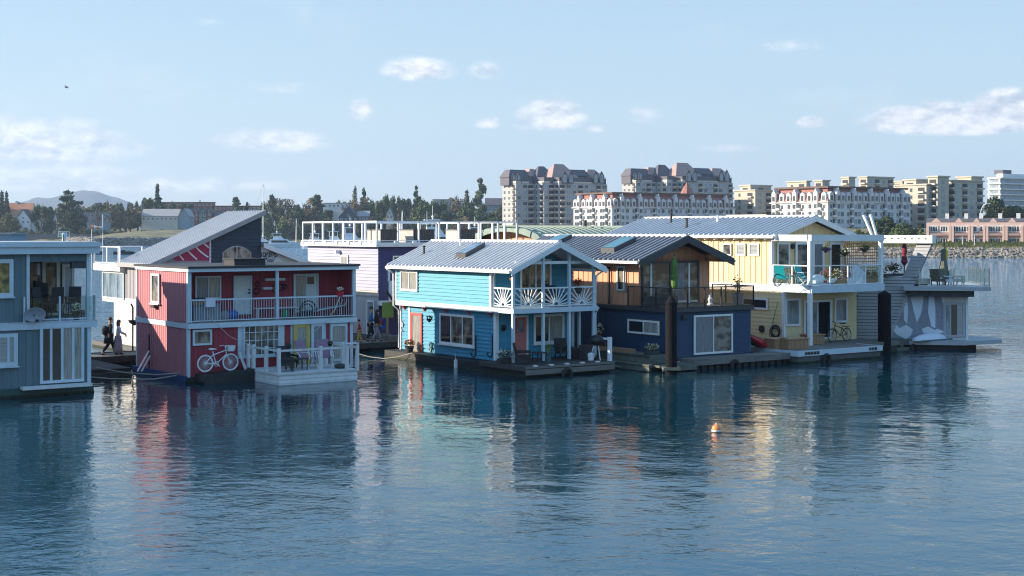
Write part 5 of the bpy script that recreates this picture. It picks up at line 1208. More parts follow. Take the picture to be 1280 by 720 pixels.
# ===== 5 blue house
h5 = Fr(614.3, 68.87, A)
rt = house_root(h5, 'bright blue gabled houseboat with white sunburst balcony')
W5 = h5.f(743, 380, -1.8)[0] + .05; D5 = 8.95; ze5 = 4.83; zr5 = h5.f(690, 305.5, -2.2)[1]; zf5 = 3.06; zb5 = 2.80
ins = .28
MB().box(ins, W5, 0, D5, .42, zb5).lap(PS(ins), lambda z: (0, D5), .45, zb5, .19, lip=.05).lap(PF(0), lambda z: (ins, W5), .45, zb5, .19, lip=.05).build('lower_wall', 'blue_siding_shaded', rt)
b = MB().box(0, W5, 0, D5, zf5, ze5).prism([(0, ze5), (W5, ze5), (W5 / 2, ze5 + (zr5 - ze5) * .93)], 0, -D5, PF(0)); b.build('upper_wall', 'blue_siding', rt)
MB().lap(PS(0), lambda z: (0.02, D5), zf5, ze5, .19, lip=.052).build('side_cladding', 'blue_siding', rt)
hz = lambda z: (0, W5) if z < ze5 else ((z - ze5) / (zr5 - ze5) * W5 / 2, W5 - (z - ze5) / (zr5 - ze5) * W5 / 2)
MB().lap(PF(0), hz, zf5, zr5 - .12, .19, lip=.05).build('front_cladding', 'blue_siding_shaded', rt)
MB().box(-.05, W5 + .05, -.06, D5 + .05, zb5, zf5).build('floor_band', 'white_trim', rt)
pieces(rt, 'corner_trim', 'white_trim', (-.07, .13, -.06, .02, zf5, ze5), (-.06, 0, .02, .12, zf5, ze5), (-.06, 0.02, D5 - .1, D5 + .05, zf5, ze5), (ins - .08, ins + .1, -.08, .02, .42, zb5), (ins - .08, ins, 0.02, .12, .42, zb5), (ins - .08, ins, D5 - .14, D5, .42, zb5))
RZ = gable_roof(rt, -.36, W5 + .42, -2.15, D5 + .35, ze5 - .02, zr5, 'roof_grey', 'roof_seam_grey', 'white_trim', ribs=.36, rib=.085)
# skylight low box on the left slope
t0, _ = h5.sd(600, 320, .6); skylight(rt, lambda a: RZ(a) + .1, .55, 1.75, 3.1, 4.0, 'glass_blue')
# porch ceiling slope & beams
b = MB(); b.box(-.02, .1, -1.85, 0, ze5 - .1, ze5 + .05).box(W5 - .1, W5 + .02, -1.85, 0, ze5 - .1, ze5 + .05).box(.2, W5 - .2, -1.78, -1.66, ze5 + .32, ze5 + .46).build('porch_beam', 'white_trim', rt)
PX = [h5.f(p, 350, -1.78)[0] for p in (641.5, 679, 711.5, 742)]
for i, a in enumerate(PX): pieces(rt, 'porch_post', 'pale_blue_trim', (a - .065, a + .065, -1.84, -1.71, .5, zb5), (a - .065, a + .065, -1.84, -1.71, zf5, RZ(a) - .02))
a = h5.f(724, 420, -.6)[0]; pieces(rt, 'porch_post', 'pale_blue_trim', (W5 - .14, W5, -.12, 0, .5, zb5), (.02, .14, -.13, -.02, zf5, ze5), (a - .06, a + .06, -.66, -.54, .5, zb5))
MB().box(-.06, W5 + .08, -1.92, -.06, zb5 + .02, zf5 - .01).build('balcony_floor', 'pale_blue_trim', rt)
def sunburst(p, q, name='railing_panel'):
    """fan of bars rising from the middle of the bottom rail"""
    p = Vector(p); q = Vector(q); d = q - p; L_ = d.length; u = d.normalized(); h = .94; b = MB(); up = Vector((0, 0, 1)); m = p + d / 2 + up * .1
    b.beam(p + up * h, q + up * h, .06, .07); b.beam(p + up * .08, q + up * .08, .05, .05)
    n = 11
    for i in range(n):
        th = math.pi * (i + .5) / n; dx, dz = math.cos(th), math.sin(th); k = min((L_ / 2 - .03) / max(abs(dx), 1e-3), (h - .14) / max(dz, 1e-3)); b.beam(m + (u * dx + up * dz) * .16, m + (u * dx + up * dz) * k, .03, .045)
    pts = [m + (u * math.cos(math.pi * i / 8) + up * math.sin(math.pi * i / 8)) * .17 for i in range(9)]
    for x, y in zip(pts, pts[1:]): b.beam(x, y, .035, .05)
    return b.build(name, 'white_trim', rt)
sunburst((.08, -.1, zf5), (PX[0], -1.72, zf5))
for i in range(3): sunburst((PX[i] + .05, -1.78, zf5), (PX[i + 1] - .05, -1.78, zf5))
sunburst((W5 - .07, -1.7, zf5), (W5 - .07, -.05, zf5))
swin(h5, rt, 0, 502, 338, 523.5, 364, fm='white_trim', pm='glass_curtain', nx=2, fw=.11)
swin(h5, rt, ins, 551, 393, 594.5, 431.5, fm='white_trim', pm=['glass_room', 'glass_room', 'glass_dark'], nx=3, fw=.11, sill=True)
swin(h5, rt, ins, 515, 391, 529, 443, fm='coral_door', pm='glass_curtain', nx=1, fw=.13, name='side_door')
t, z = h5.sd(513, 400, ins); MB().box(.22 - .0, ins, t - .04, t + .1, .45, zb5 - .05).build('door_trim', 'white_trim', rt)
fwin(h5, rt, 0, 649, 324, 688, 383, fm='white_trim', pm=['glass_room', 'glass_view_reflection'], nx=2, fw=.10, name='balcony_door')
d = fwin(h5, rt, 0, 639, 394, 659, 452, fm='white_trim', pm='salmon_door', nx=1, fw=.10, name='front_door')
a, z = h5.f(649, 408, 0); win(d, PF(0), a - .22, a + .22, z - .35, z + .35, fm='salmon_door', pm='glass_blue', nx=1, fw=.05, o=.09, name='door_window')
fwin(h5, rt, 0, 666, 392.5, 704, 429, fm='white_trim', pm=['glass_dark', 'glass_curtain'], nx=2, fw=.12, sill=True)
b = MB()
for t in (.3, 2.2, 4.3, 6.4, 8.4): b.prism([(0, zb5), (.28, zb5), (.28, zb5 - .3)], t, t + .1, lambda a, o, z: (a, o, z))
b.build('bracket', 'coral_door', rt)
MB().tube([(-.45, D5 + .2, ze5), (-.12, D5 + .12, ze5 - .35), (-.12, D5 + .1, zf5 - .3), (.15, D5, zb5 - .3), (.15, D5, .5)], .05, 6).build('downspout', 'white_trim', rt)
for a_, t_, h_, m_ in ((1.9, 5.6, .35, 'white_metal'), (.9, 7.6, .45, 'black_metal')): MB().lathe([(.06, -.1), (.06, h_), (.1, h_), (.1, h_ + .05), (.02, h_ + .08)], (a_, t_, RZ(a_) + .08), 10).build('roof_vent', m_, rt)
MB().tube([(W5 + .5, -1.9, ze5), (W5 + .1, -1.75, ze5 - .3), (W5 + .08, -1.72, zf5), (W5 + .3, -1.7, zf5 - .12), (W5 + .1, -1.7, zb5 - .2), (W5 + .1, -1.7, .6)], .05, 6).build('downspout', 'white_trim', rt)
b = MB()
for px, py in ((596, 441), (616.5, 441)):
    t, z = h5.sd(px, py, ins); pts = [(ins - .06, t, z + .9), (ins - .06, t, z)] + [(ins - .06, t + .22 - .22 * math.cos(th), z - .22 * math.sin(th)) for th in (.5, 1.1, 1.6, 2.2, 2.8, 3.14)]; b.tube(pts, .03, 5)
b.build('anchor_hook', 'black_metal', rt)
s, z = h5.f(629, 410, 0); MB().ring((s, -.05, z), .13, .04, 'y', 12, 5).ball((s, -.05, z), .08, 8).build('wall_ornament', 'black_metal', rt)
floatbase(rt, -.55, 4.4, -3.6, D5 + .3, .40, 'hull_black')
planks(rt, -.75, 4.42, -3.9, -.02, .28, .48, 'wood_dark', 'front_deck', 't'); MB().box(-.8, 4.45, -3.97, -3.9, .12, .36).box(-.8, 4.45, -3.99, -3.92, .40, .50).build('deck_rubbing_board', 'wood_grey', rt)
pieces(rt, 'deck_cleat', 'white_worn', *[(-.3 + i * .92, -.14 + i * .92, -3.98, -3.78, .5, .56) for i in range(5)])

# ===== 6 orange over navy house
h6 = Fr(838, 69.5, A)
rt = house_root(h6, 'orange and navy houseboat with black roof and black deck railing')
W6 = h6.f(938, 400)[0]; D6 = 13.2; zt6 = h6.f(838, 391)[1]; T6 = 2.9; sl6, sr6 = .45, 5.3; ze6 = 5.18; zr6 = h6.f(860, 297.5, 1.7)[1]
MB().box(0, W6, 0, D6, .42, zt6).build('lower_wall', 'navy_wall', rt)
MB().lap(PF(0), lambda z: (0, W6), .45, zt6, .12, lip=.045).lap(PS(0), lambda z: (0, D6), .45, zt6, .12, lip=.045).build('lower_cladding', 'navy_wall', rt)
MB().box(-.14, W6 + .14, -.16, D6, zt6, zt6 + .2).build('deck_edge', 'dark_fascia', rt)
planks(rt, -.05, W6 + .05, -.1, T6, zt6 + .2, zt6 + .25, 'wood_grey', 'upper_deck', 's')
zd6 = zt6 + .25
sm6 = (sl6 + sr6) / 2
gz = lambda a: ze6 + (zr6 - ze6) * (1 - abs(a - sm6) / ((W6 + .5 + .55) / 2)) - .12
b = MB().box(sl6, sr6, T6, D6, zt6, ze6 + .2).prism([(sl6, ze6), (sr6, ze6), (sr6, gz(sr6)), (sm6, gz(sm6)), (sl6, gz(sl6))], 0, -(D6 - T6), PF(T6))
b.battens(PS(sl6), T6, D6, zt6, ze6 + .1, .42).battens(PF(T6), sl6, sr6, zt6, gz, .42); b.build('upper_wall', 'orange_wall', rt)
RZ6 = gable_roof(rt, -.55, W6 + .5, 1.7, D6 + .5, ze6, zr6, 'roof_charcoal', 'seam_light', 'dark_fascia', ribs=.40, fh=.3, gutter='white_trim', rib=.07, rw=.018)
skylight(rt, lambda a: RZ6(a) + .1, .25, 1.75, 4.6, 5.7); skylight(rt, lambda a: RZ6(a) + .1, .9, 2.1, 10.5, 11.6)
# big glazing in the gable
a0 = h6.f(801, 340, T6)[0]; a1 = h6.f(873, 340, T6)[0]; zz1 = h6.f(838, 326, T6)[1]
win(rt, PF(T6), a0, a1, zd6, zz1, fm='dark_fascia', pm=['glass_view_reflection', 'glass_view_reflection', 'glass_blue', 'glass_view_reflection'], nx=2, fw=.12, mull=.2, name='glazed_front', o=.04)
b = MB()
for px in (812.5, 860): a = h6.f(px, 340, T6)[0]; b.box(a - .05, a + .05, .05, .10, zd6, zz1 - .12, PF(T6))
b.box(a0 + .12, a1 - .12, .05, .10, zd6 + .05, zd6 + .15, PF(T6)); b.build('door_frame', 'white_metal', rt)
swin(h6, rt, sl6, 771.5, 331.5, 783.5, 364.5, fm='beige_panel', pm='white_trim', nx=1, fw=.06, o=.03, d=.03); swin(h6, rt, sl6, 773, 333, 782, 363, fm='white_trim', pm='glass_room', nx=1, fw=.06, o=.07)
swin(h6, rt, 0, 784.5, 398.5, 827, 419, fm='dark_fascia', pm='navy_wall', nx=1, fw=.06, d=.03, o=.03); swin(h6, rt, 0, 786, 400, 825.5, 417.5, fm='white_trim', pm=['glass_curtain', 'glass_dark'], nx=2, fw=.09, o=.05)
fwin(h6, rt, 0, 866, 393, 914.5, 442, fm='white_trim', pm=['glass_screen', 'glass_view_reflection'], nx=2, fw=.10, name='sliding_door')
a, z = h6.f(854, 396.5); MB().box(a - .16, a + .16, -.16, -.02, z - .09, z + .1).build('wall_lamp', 'black_metal', rt)
t = h6.sd(763.5, 340, sl6)[0]; MB().tube([(-.5, t + .9, ze6 - .05), (sl6 - .1, t, ze6 - .35), (sl6 - .1, t, zt6 + .2), (-.2, t, zt6 + .1), (-.08, t, zt6 - .3), (-.08, t, .6)], .06, 6).build('downspout', 'black_metal', rt)
b = MB(); t = h6.sd(752, 403)[0]; b.leaves((-.12, t, 1.7), (.12, .35, .3), 70, .07); b.build('flower_garland', 'petal_white', rt)
tl = h6.sd(787, 370)[0]
o, g = posts_rail(rt, [(-.1, tl), (-.1, -.12), (W6 + .1, -.12), (W6 + .1, T6)], zt6 + .18, 1.02, 'black_metal', kind='glass', every=1.15, post=.055, name='deck_railing', bottom=.05); g.build('glass_panel', 'rail_smoke', o)
floatbase(rt, -.1, W6 + .1, -.05, D6, .42, 'hull_black')
rt = root('timber_float', 'grey timber float deck under the sliding door of the navy houseboat', 'float', h6.w(0, 0, 0), A)
planks(rt, .45, 7.1, -1.15, -.06, .32, .52, 'wood_grey', 'deck_boards', 's'); MB().box(.42, 7.13, -1.2, -1.15, .22, .53).build('edge_board', 'wood_grey', rt)
b = MB()
for i in range(14): x = .7 + i * .47; b.box(x, x + .3, -1.0, -.5, -.4, .3)
b.build('float_block', 'hull_black', rt)
rt = root('timber_steps', 'weathered stepped timber dock left of the tall dark piling', 'dock', h6.w(0, 0, 0), A)
b = MB(); tA = h6.sd(771, 450, -.4)[0]
for (s0, s1, t0, t1, z0, z1) in ((-1.5, -.15, -.2, 5.0, .6, .72), (-1.5, -1.42, -.2, 5, .3, .72), (-1.9, -.1, -.6, 3.5, .22, .34), (-1.9, -1.8, -.6, 3.5, .02, .3), (-1.6, .6, -1.2, -.3, .22, .34), (-1.6, .6, -1.25, -1.2, .05, .34), (-1.5, -.15, -.26, -.2, .34, .72)): b.box(s0, s1, t0, t1, z0, z1)
b.build('boards', 'wood_green', rt); b = MB()
for i in range(5): b.box(-1.8, -.3, -.6 + i * 1.1, -.3 + i * 1.1, -.4, .2)
b.build('float_block', 'hull_black', rt)

# ===== 7 yellow house
h7 = Fr(965, 78.5, A)
rt = house_root(h7, 'yellow gabled houseboat with glass balcony, white pergola and blue-grey ribbed roof')
PR_ = h7.f(1101, 330, -2.84)[0]; PL_ = h7.f(1012.5, 400, -2.84)[0]
W7 = 5.9; D7 = 13.6; ze7 = 6.42; zr7 = h7.f(1020, 273, -.5)[1]; zbt = h7.f(1013, 357, -2.84)[1]; zbb = h7.f(1013, 366.5, -2.84)[1]; tl7 = -.9
MB().box(0.02, W7, tl7, D7, .6, zbb).build('lower_wall', 'yellow_wall', rt)
MB().lap(PS(.02), lambda z: (tl7, D7), .62, zbb, .22, lip=.03).build('lower_cladding', 'yellow_wall', rt)
b = MB().box(0, W7, 0, D7, zbt, ze7).prism([(0, ze7), (W7, ze7), (W7 / 2, ze7 + (zr7 - ze7) * .92)], 0, -D7, PF(0))
b.battens(PS(0), 0, D7, zbt, ze7, .42, w=.06, d=.035).battens(PF(0), 0, W7, zbt, lambda a: ze7 + (zr7 - ze7) * .9 * (1 - abs(a - W7 / 2) / (W7 / 2)), .42, w=.06, d=.03); b.build('upper_wall', 'yellow_wall', rt)
MB().box(-.05, W7 + .03, -.04, D7, zbb + .0, zbt - .01).build('floor_band', 'white_trim', rt)
pieces(rt, 'corner_trim', 'white_trim', (-.06, .12, -.05, .02, zbt, ze7), (-.06, 0, .02, .14, zbt, ze7), (-.05, .12, tl7 - .05, tl7 + .02, .6, zbb), (-.05, .02, tl7, tl7 + .12, .6, zbb))
RZ7 = gable_roof(rt, -.35, W7 + .45, -.5, D7 + .5, ze7, zr7, 'roof_blue', 'roof_blue', 'white_trim', ribs=.42, rib=.09)
for a_, t_, h_, m_ in ((1.0, 8.0, .55, 'black_metal'), (1.9, 10.4, .6, 'black_metal'), (2.2, 6.6, .3, 'white_metal')): MB().lathe([(.07, -.1), (.07, h_), (.11, h_), (.11, h_ + .06), (.02, h_ + .1)], (a_, t_, RZ7(a_) + .08), 10).build('roof_vent', m_, rt)
pieces(rt, 'rafter_tail', 'white_trim', *[(-.33, 0, .2 + i * .8, .28 + i * .8, ze7 - .16, ze7 - .03) for i in range(17)])
for p, q in ((904.5, 915.5), (921, 933), (937.5, 950)): swin(h7, rt, 0, p, 304, q, 319.5, fm='white_trim', pm='glass_view_reflection' if p < 910 else 'glass_blind', nx=1, fw=.08)
swin(h7, rt, .02, 929, 372, 961, 386.5, fm='white_trim', pm='glass_dark', nx=1, fw=.11)
t, z = h7.sd(953, 411, .02); b = MB(); b.lathe([(.0, -.05), (.2, -.05), (.2, .05), (0, .05)], (0, 0, 0), 14); vent = b.build('vent', 'black_metal', rt); vent.rotation_euler = (0, R(90), 0); vent.location = (-.03, t, z)
# balcony & pergola
MB().box(-.05, PR_ + .15, -2.98, tl7 + 0, zbb, zbt - .01).box(-.05, PR_ + .15, tl7, -.05, zbb + .01, zbt - .02).build('balcony_floor', 'pale_blue_trim', rt)
for a in (PL_, PR_): pieces(rt, 'porch_post', 'white_trim', (a - .1, a + .1, -2.94, -2.74, .62, zbb), (a - .1, a + .1, -2.94, -2.74, zbt, h7.f(1013, 301, -2.84)[1]))
zp0 = h7.f(1013, 301.5, -2.84)[1]; zp1 = h7.f(1013, 293.5, -2.84)[1]
pieces(rt, 'pergola_beam', 'white_trim', (-.1, PR_ + .12, -2.98, -2.72, zp0, zp1), (PL_ - .12, PL_ + .1, -2.72, -.1, zp0, zp1), (PR_ - .1, PR_ + .1, -2.72, -.1, zp0, zp1))
o, g = posts_rail(rt, [(0, -.1), (0.02, -2.9), (PR_ + .08, -2.9), (PR_ + .08, -.1)], zbt - .05, 1.1, 'white_metal', kind='glass', every=1.3, post=.06, name='balcony_railing'); g.build('glass_panel', 'rail_glass', o)
fwin(h7, rt, 0, 970, 303, 986, 335, fm='white_trim', pm='glass_view_reflection', nx=1, fw=.11)
fwin(h7, rt, 0, 993, 302, 1014, 352, fm='white_trim', pm='glass_view_reflection', nx=1, fw=.16, name='balcony_door'); fwin(h7, rt, 0, 1014.5, 302, 1029, 352, fm='white_trim', pm='glass_screen', nx=1, fw=.14, name='balcony_door')
fwin(h7, rt, 0, 1036, 303, 1051, 352, fm='white_trim', pm='glass_dark', nx=1, fw=.12)
a, z = h7.f(989, 308); MB().ball((a, -.12, z), .13, 10, 1.3).build('wall_lamp', 'wood_dark', rt)
# lattice screen on the right end
b = MB(); y0, y1 = -2.7, -.1; zz0, zz1 = zbt + .6, zp0 - .02; x = PR_
a0 = h7.f(1057, 320, -1.2)[0]; a1 = h7.f(1098, 320, -1.2)[0]
for i in range(17): a = a0 + (a1 - a0) * i / 16; b.box(a - .025, a + .025, -1.2, -1.18, zbt, zp0)
for i in range(15): z = zbt + (zp0 - zbt) * i / 14; b.box(a0, a1, -1.23, -1.2, z - .025, z + .025)
b.box(a0 - .05, a0, -1.26, -1.16, zbt, zp0).box(a0 - .05, a1, -1.27, -1.15, zbt - .1, zbt).box(a0 - .05, a1, -1.27, -1.15, zp0, zp0 + .1); b.build('lattice_screen', 'wood_warm', rt)
fwin(h7, rt, tl7, 980.5, 373, 999, 407.5, fm='white_trim', pm='glass_blue', nx=1, fw=.11)
fwin(h7, rt, tl7, 1003.5, 375, 1038, 424.5, fm='white_trim', pm=['glass_blue', 'glass_dark'], nx=2, fw=.12, name='sliding_door')
fwin(h7, rt, tl7, 1042, 372, 1058, 403, fm='white_trim', pm='glass_blue', nx=1, fw=.11)
floatbase(rt, -3.4, 2.9, -5.1, D7, .38, 'concrete'); floatbase(rt, 2.9, PR_ + .8, -3.3, 3, .38, 'hull_black', 'rear_hull')
planks(rt, -3.45, 2.95, -5.15, D7, .38, .62, 'wood_grey', 'lower_deck', 's'); MB().box(-3.5, 3.0, -5.2, -5.15, .36, .64).build('deck_fascia', 'pale_blue_trim', rt); MB().box(-3.5, -3.45, -5.15, D7, .36, .64).build('deck_fascia', 'pale_blue_trim', rt); MB().box(2.95, 3.0, -5.15, -3.4, .36, .64).build('deck_fascia', 'pale_blue_trim', rt); planks(rt, 2.95, PR_ + .9, -3.4, 3, .38, .61, 'wood_grey', 'side_deck', 's')
# decorative dark cut-outs on the deck fascia
b = MB()
for j, (sx_, k) in enumerate(((-2.9, 5), (2.0, 3))):
    for i in range(k):
        a = sx_ + i * .22; z = .50
        b.beam((a - .07, -5.22, z - .07), (a + .07, -5.22, z + .07), .03, .04); b.beam((a - .07, -5.22, z + .07), (a + .07, -5.22, z - .07), .03, .04); b.box(a - .1, a + .1, -5.225, -5.205, z - .015, z + .015)
b.build('fascia_ornament', 'black_metal', rt)

# ===== 8 modern grey house with slanted wall
h8 = Fr(1137, 82.3, R(-10))
rt = house_root(h8, 'modern grey houseboat with slanted ribbed wall and draped figure mural')
def p8(px, py, t=0): return h8.f(px, py, t)
sR8 = p8(1209, 400)[0]; zw = p8(1170, 368)[1]; zs = p8(1170, 358)[1]; z0 = .5
sL8 = p8(1062, 400)[0]
MB().box(sL8, sR8, 0.02, 8, .4, zw).build('wall', 'house_white', rt)
# ribbed cladding: full wall left; above it a leaning fin and the canopy beam, both turned towards the left
FA = R(-40); h8b = Fr(1137, 82.3, FA); FZ = FA - h8.ang
zmidr = p8(1130, 346)[1]
def edge(fr_):
    zt = fr_.f(1160, 303)[1]; x0 = fr_.f(1113, 424)[0]; x1 = fr_.f(1166, 303)[0]
    return (lambda z: x0 + (x1 - x0) * (z - z0) / (zt - z0)), zt
rA, _ = edge(h8); rB, ztop8 = edge(h8b); wB = h8b.f(1149, 345)[0] - h8b.f(1131, 345)[0]
def boards(za, zb, lf, rf, name, rz):
    b = MB(); zq = za
    while zq < zb - .05:      # separate boards over a dark backing
        zt_ = min(zq + .155, zb); x0 = lf(zq); x1 = rf(zq); x0t = lf(zt_); x1t = rf(zt_)
        b.hexa([(x0, -.03, zq), (x1, -.03, zq), (x1, -.075, zq), (x0, -.075, zq), (x0t, -.03, zt_), (x1t, -.03, zt_), (x1t, -.075, zt_), (x0t, -.075, zt_)]); zq += .19
    b.build(name, 'grey_clad', rt, rz=rz)
boards(z0, zmidr, lambda z: sL8, rA, 'ribbed_wall', 0)
boards(zmidr, ztop8, lambda z: rB(z) - wB, rB, 'leaning_fin', FZ)
MB().prism([(sL8, z0), (rA(z0), z0), (rA(zmidr), zmidr), (sL8, zmidr)], 0, .03, PF(0)).build('wall_backing', 'dark_fascia', rt)
MB().prism([(rB(zmidr) - wB, zmidr), (rB(zmidr), zmidr), (rB(ztop8), ztop8), (rB(ztop8) - wB, ztop8)], -.15, .03, PF(0)).build('fin_backing', 'fabric_grey', rt, rz=FZ)
a0 = h8b.f(1101, 300)[0]; a1 = h8b.f(1168, 300)[0]; z1 = h8b.f(1150, 304)[1]; z2 = h8b.f(1150, 294)[1]
MB().box(a0, a1, -.3, .25, z1, z2).build('canopy_beam', 'white_trim', rt, rz=FZ)
b = MB()
for k in range(7): x = a0 + .4 + k * (a1 - a0 - .8) / 6; b.box(x - .05, x + .05, -.33, -.3, (z1 + z2) / 2, (z1 + z2) / 2 + .06)
b.build('beam_bolt', 'black_metal', rt, rz=FZ)
a2 = p8(1236, 360)[0]
MB().box(p8(1128, 360)[0], a2, -.9, 8, zs - .22, zs).build('upper_deck', 'grey_clad', rt); MB().box(p8(1133, 360)[0], a2 - .9, -.7, 7.8, zw - .1, zs - .22).build('soffit', 'wood_dark', rt)
# mural: swags of grey and white cloth
mp = PF(0); mur = []
zt8 = zw - .12
def mpoly(pts, m, o1):
    q = [p8(x, y) for x, y in pts]; return MB().prism(q, .02, o1, mp).build('mural', m, rt)
mpoly([(1133, 369), (1181, 369), (1181, 424), (1131, 424), (1112, 423), (1117, 410)], 'cloth_grey2' if 'cloth_grey2' in M else 'fabric_grey', .045)
for k, pts in enumerate([[(1129, 373), (1133, 370), (1135, 385), (1134, 405), (1130, 400)], [(1138, 371), (1155, 370), (1151, 392), (1146, 403), (1142, 388)],
    [(1161, 369), (1167, 369), (1169, 385), (1169, 410), (1164, 408), (1160, 390)], [(1176, 369), (1181, 369), (1181, 388)], [(1113, 410), (1119, 403), (1124, 410), (1133, 406), (1141, 412), (1138, 420), (1132, 424), (1121, 418)],
    [(1152, 411), (1160, 408), (1169, 413), (1165, 416), (1154, 416)], [(1166, 414), (1171, 411), (1180, 414), (1181, 416), (1168, 417)]]): mpoly(pts, 'fabric_white', .055 + .002 * k)
for k, pts in enumerate([[(1124, 385), (1130, 400), (1131, 404), (1124, 403)], [(1148, 403), (1156, 385), (1160, 388), (1163, 405), (1154, 410)], [(1120, 411), (1128, 407), (1132, 412), (1127, 419)], [(1169, 370), (1175, 370), (1180, 390), (1179, 412), (1171, 409)]]): mpoly(pts, 'cloth_grey', .05 + .0015 * k)
fwin(h8, rt, 0, 1179, 378, 1206, 421, fm='grey_clad', pm=['glass_blue', 'glass_dark', 'glass_blind'], nx=3, fw=.12, name='sliding_door')
pieces(rt, 'corner_trim', 'white_trim', (sR8 - .08, sR8 + .05, -.04, .1, .4, zw))
o, g = posts_rail(rt, [(p8(1147, 350)[0], -.8), (a2 - .1, -.8), (a2 - .1, 7.5)], zs, 1.05, 'steel', kind='glass', every=1.75, post=.05, name='deck_railing', toprail=False); g.build('glass_panel', 'rail_glass', o)
# pointed lower float deck
b = MB(); sA = p8(1118, 430, -1)[0]; b.slab([(sA, -1.3), (sR8 - .3, -1.3), (sR8 + 2.0, .6), (sR8 + 2.2, 2.2), (sR8 + .8, 3.2), (sA, 3.2)], .28, .5); b.build('float_deck', 'grey_clad', rt)
MB().slab([(sA + .3, -.9), (sR8 - .6, -.9), (sR8 + .6, .8), (sR8, 3), (sA + .3, 3)], -.4, .28).build('float_hull', 'hull_black', rt)
for (xa, ya, xb, yb) in ((1079.5, 268.6, 1091, 296), (1088, 268, 1096, 296)):
    q0 = p8(xa, ya, 1.5); q1 = p8(xb, yb, 1.5); MB().tube([(q0[0], 1.5, q0[1]), (q1[0], 1.5, q1[1])], .09, 8).build('canopy_pole', 'white_metal', rt)
q0 = p8(1103, 320, .4); q1 = p8(1108, 334, .4); MB().tube([(q0[0], .4, q0[1]), (q1[0], .4, q1[1])], .07, 8).build('canopy_strut', 'white_metal', rt)

# ===== 9 green arched roof house (ridge across the picture)
h9 = Fr(695, 90, A)
rt = house_root(h9, 'cedar houseboat with low arched green roof behind the black roof')
dl = h9.sd(598, 300)[0]; zc, zsd = 6.95, 6.05; Lx = 13
arc = lambda t: zsd + (zc - zsd) * (1 - ((t - dl / 2) / (dl / 2)) ** 2)
ts = [-.6 + (dl + 1.2) * i / 16 for i in range(17)]
MB().prism([(t, arc(t)) for t in ts] + [(t, arc(t) + .14) for t in reversed(ts)], .9, -Lx, PS(0)).build('roof', 'copper_green' if 'copper_green' in M else mat('copper_green', (.17, .225, .19), .6, var=.12, stain=(.22, .26, .22, .5)), rt)
b = MB()
for i in range(27):
    x = -.85 + i * (Lx + .7) / 26
    for q in range(16): b.beam((x, ts[q], arc(ts[q]) + .16), (x, ts[q + 1], arc(ts[q + 1]) + .16), .05, .06)
b.build('roof_seam', 'copper_green', rt)
tt = [dl * i / 14 for i in range(15)]
MB().prism([(0, .4), (dl, .4)] + [(t, arc(t) - .01) for t in reversed(tt)], 0, -Lx + .5, PS(0)).build('wall', 'wood_cedar' if 'wood_cedar' in M else mat('wood_cedar', (.42, .22, .12), .8, var=.3, vscale=3, bump=.4), rt)
MB().prism([(t, arc(t) - .22) for t in ts] + [(t, arc(t) + .02) for t in reversed(ts)], .86, .93, PS(0)).build('fascia', 'copper_green', rt)
a = h9.f(720, 290, dl / 2)[0]; MB().tube([(a, dl / 2 - 1, 6.7), (a, dl / 2 - 1, 7.5)], .12, 8).build('chimney_pipe', 'black_metal', rt)
a = a + 4; MB().tube([(a, dl / 2 - 1, 6.7), (a, dl / 2 - 1, 7.3)], .08, 8).build('vent_pipe', 'black_metal', rt)
floatbase(rt, -.5, Lx, -.5, dl + .5, .42, 'concrete')
# ===== 10 flat roofed house behind the yellow one
hA = Fr(958, 104, A); rt = house_root(hA, 'flat white and blue roof storey peeping over the ribbed roof of the yellow houseboat')
sB = hA.f(1000, 268)[0]; tB = hA.sd(915, 268)[0]; zz = hA.f(960, 268)[1]
MB().box(0, sB, 0, tB, .4, zz - .3).build('wall', 'hull_blue', rt); MB().box(-.06, 0, -.01, tB + .1, zz - 1.2, zz - .32).build('side_panel', 'house_white', rt)
MB().box(-.3, sB + .3, -.3, tB + .3, zz - .3, zz).build('roof', 'house_cream', rt); floatbase(rt, -.5, sB + .5, -.5, tB + .5, .42, 'concrete')
# ------------------------------------------------------------------ docks, pilings, floats
main = Fr(140, 72.8, A)
rt = root('floating_dock', 'main grey timber dock on which people walk behind the red houseboat', 'dock', (main.x, main.y, 0), A)
planks(rt, -16, 62, -1.3, 1.3, .22, .42, 'wood_grey', 'deck_boards', 't', .2)
MB().box(-16, 62, -1.36, -1.3, .15, .46).box(-16, 62, 1.3, 1.36, .15, .46).build('side_board', 'wood_dark', rt)
b = MB()
for i in range(26): b.box(-15.5 + i * 3, -13.5 + i * 3, -1.2, 1.2, -.4, .2)
b.build('float_block', 'hull_black', rt)
rt = root('dock_finger', 'dark timber finger dock between the grey-teal and the red houseboats', 'dock', h3.w(0, 0, 0), A)
planks(rt, -3.6, -.9, 4.5, 10, .15, .36, 'wood_dark', 'deck_boards', 's'); MB().box(-3.6, -1.0, 4.2, 4.5, -.3, .2).box(-3.7, -.9, 7, 7.3, -.3, .34).build('log', 'wood_dark', rt)
MB().beam((-1.3, 2.7, .35), (-.1, 4.4, 1.1), .07, .07).beam((-1.0, 3.0, .3), (-.2, 4.0, .9), .06, .06).build('gangway_rail', 'white_worn', rt)
tag(MB().tube([h3.w(-2.6, 4.6, .45), h3.w(-1.6, 3.4, .25), h3.w(-.6, 2.2, .2), h3.w(-.1, .8, .35)], .03, 5).build('mooring_line', 'rope'), 'pale mooring line slanting to the blue tarp of the red houseboat', 'rope')
tag(MB().tube([h3.w(-4.2, 3.0, .3), h3.w(-2.6, 2.4, .12), h3.w(-1, 1.5, .08), h3.w(-.12, .9, .25)], .025, 5).build('mooring_line', 'rope'), 'lower pale mooring line close to the water left of the red houseboat', 'rope')
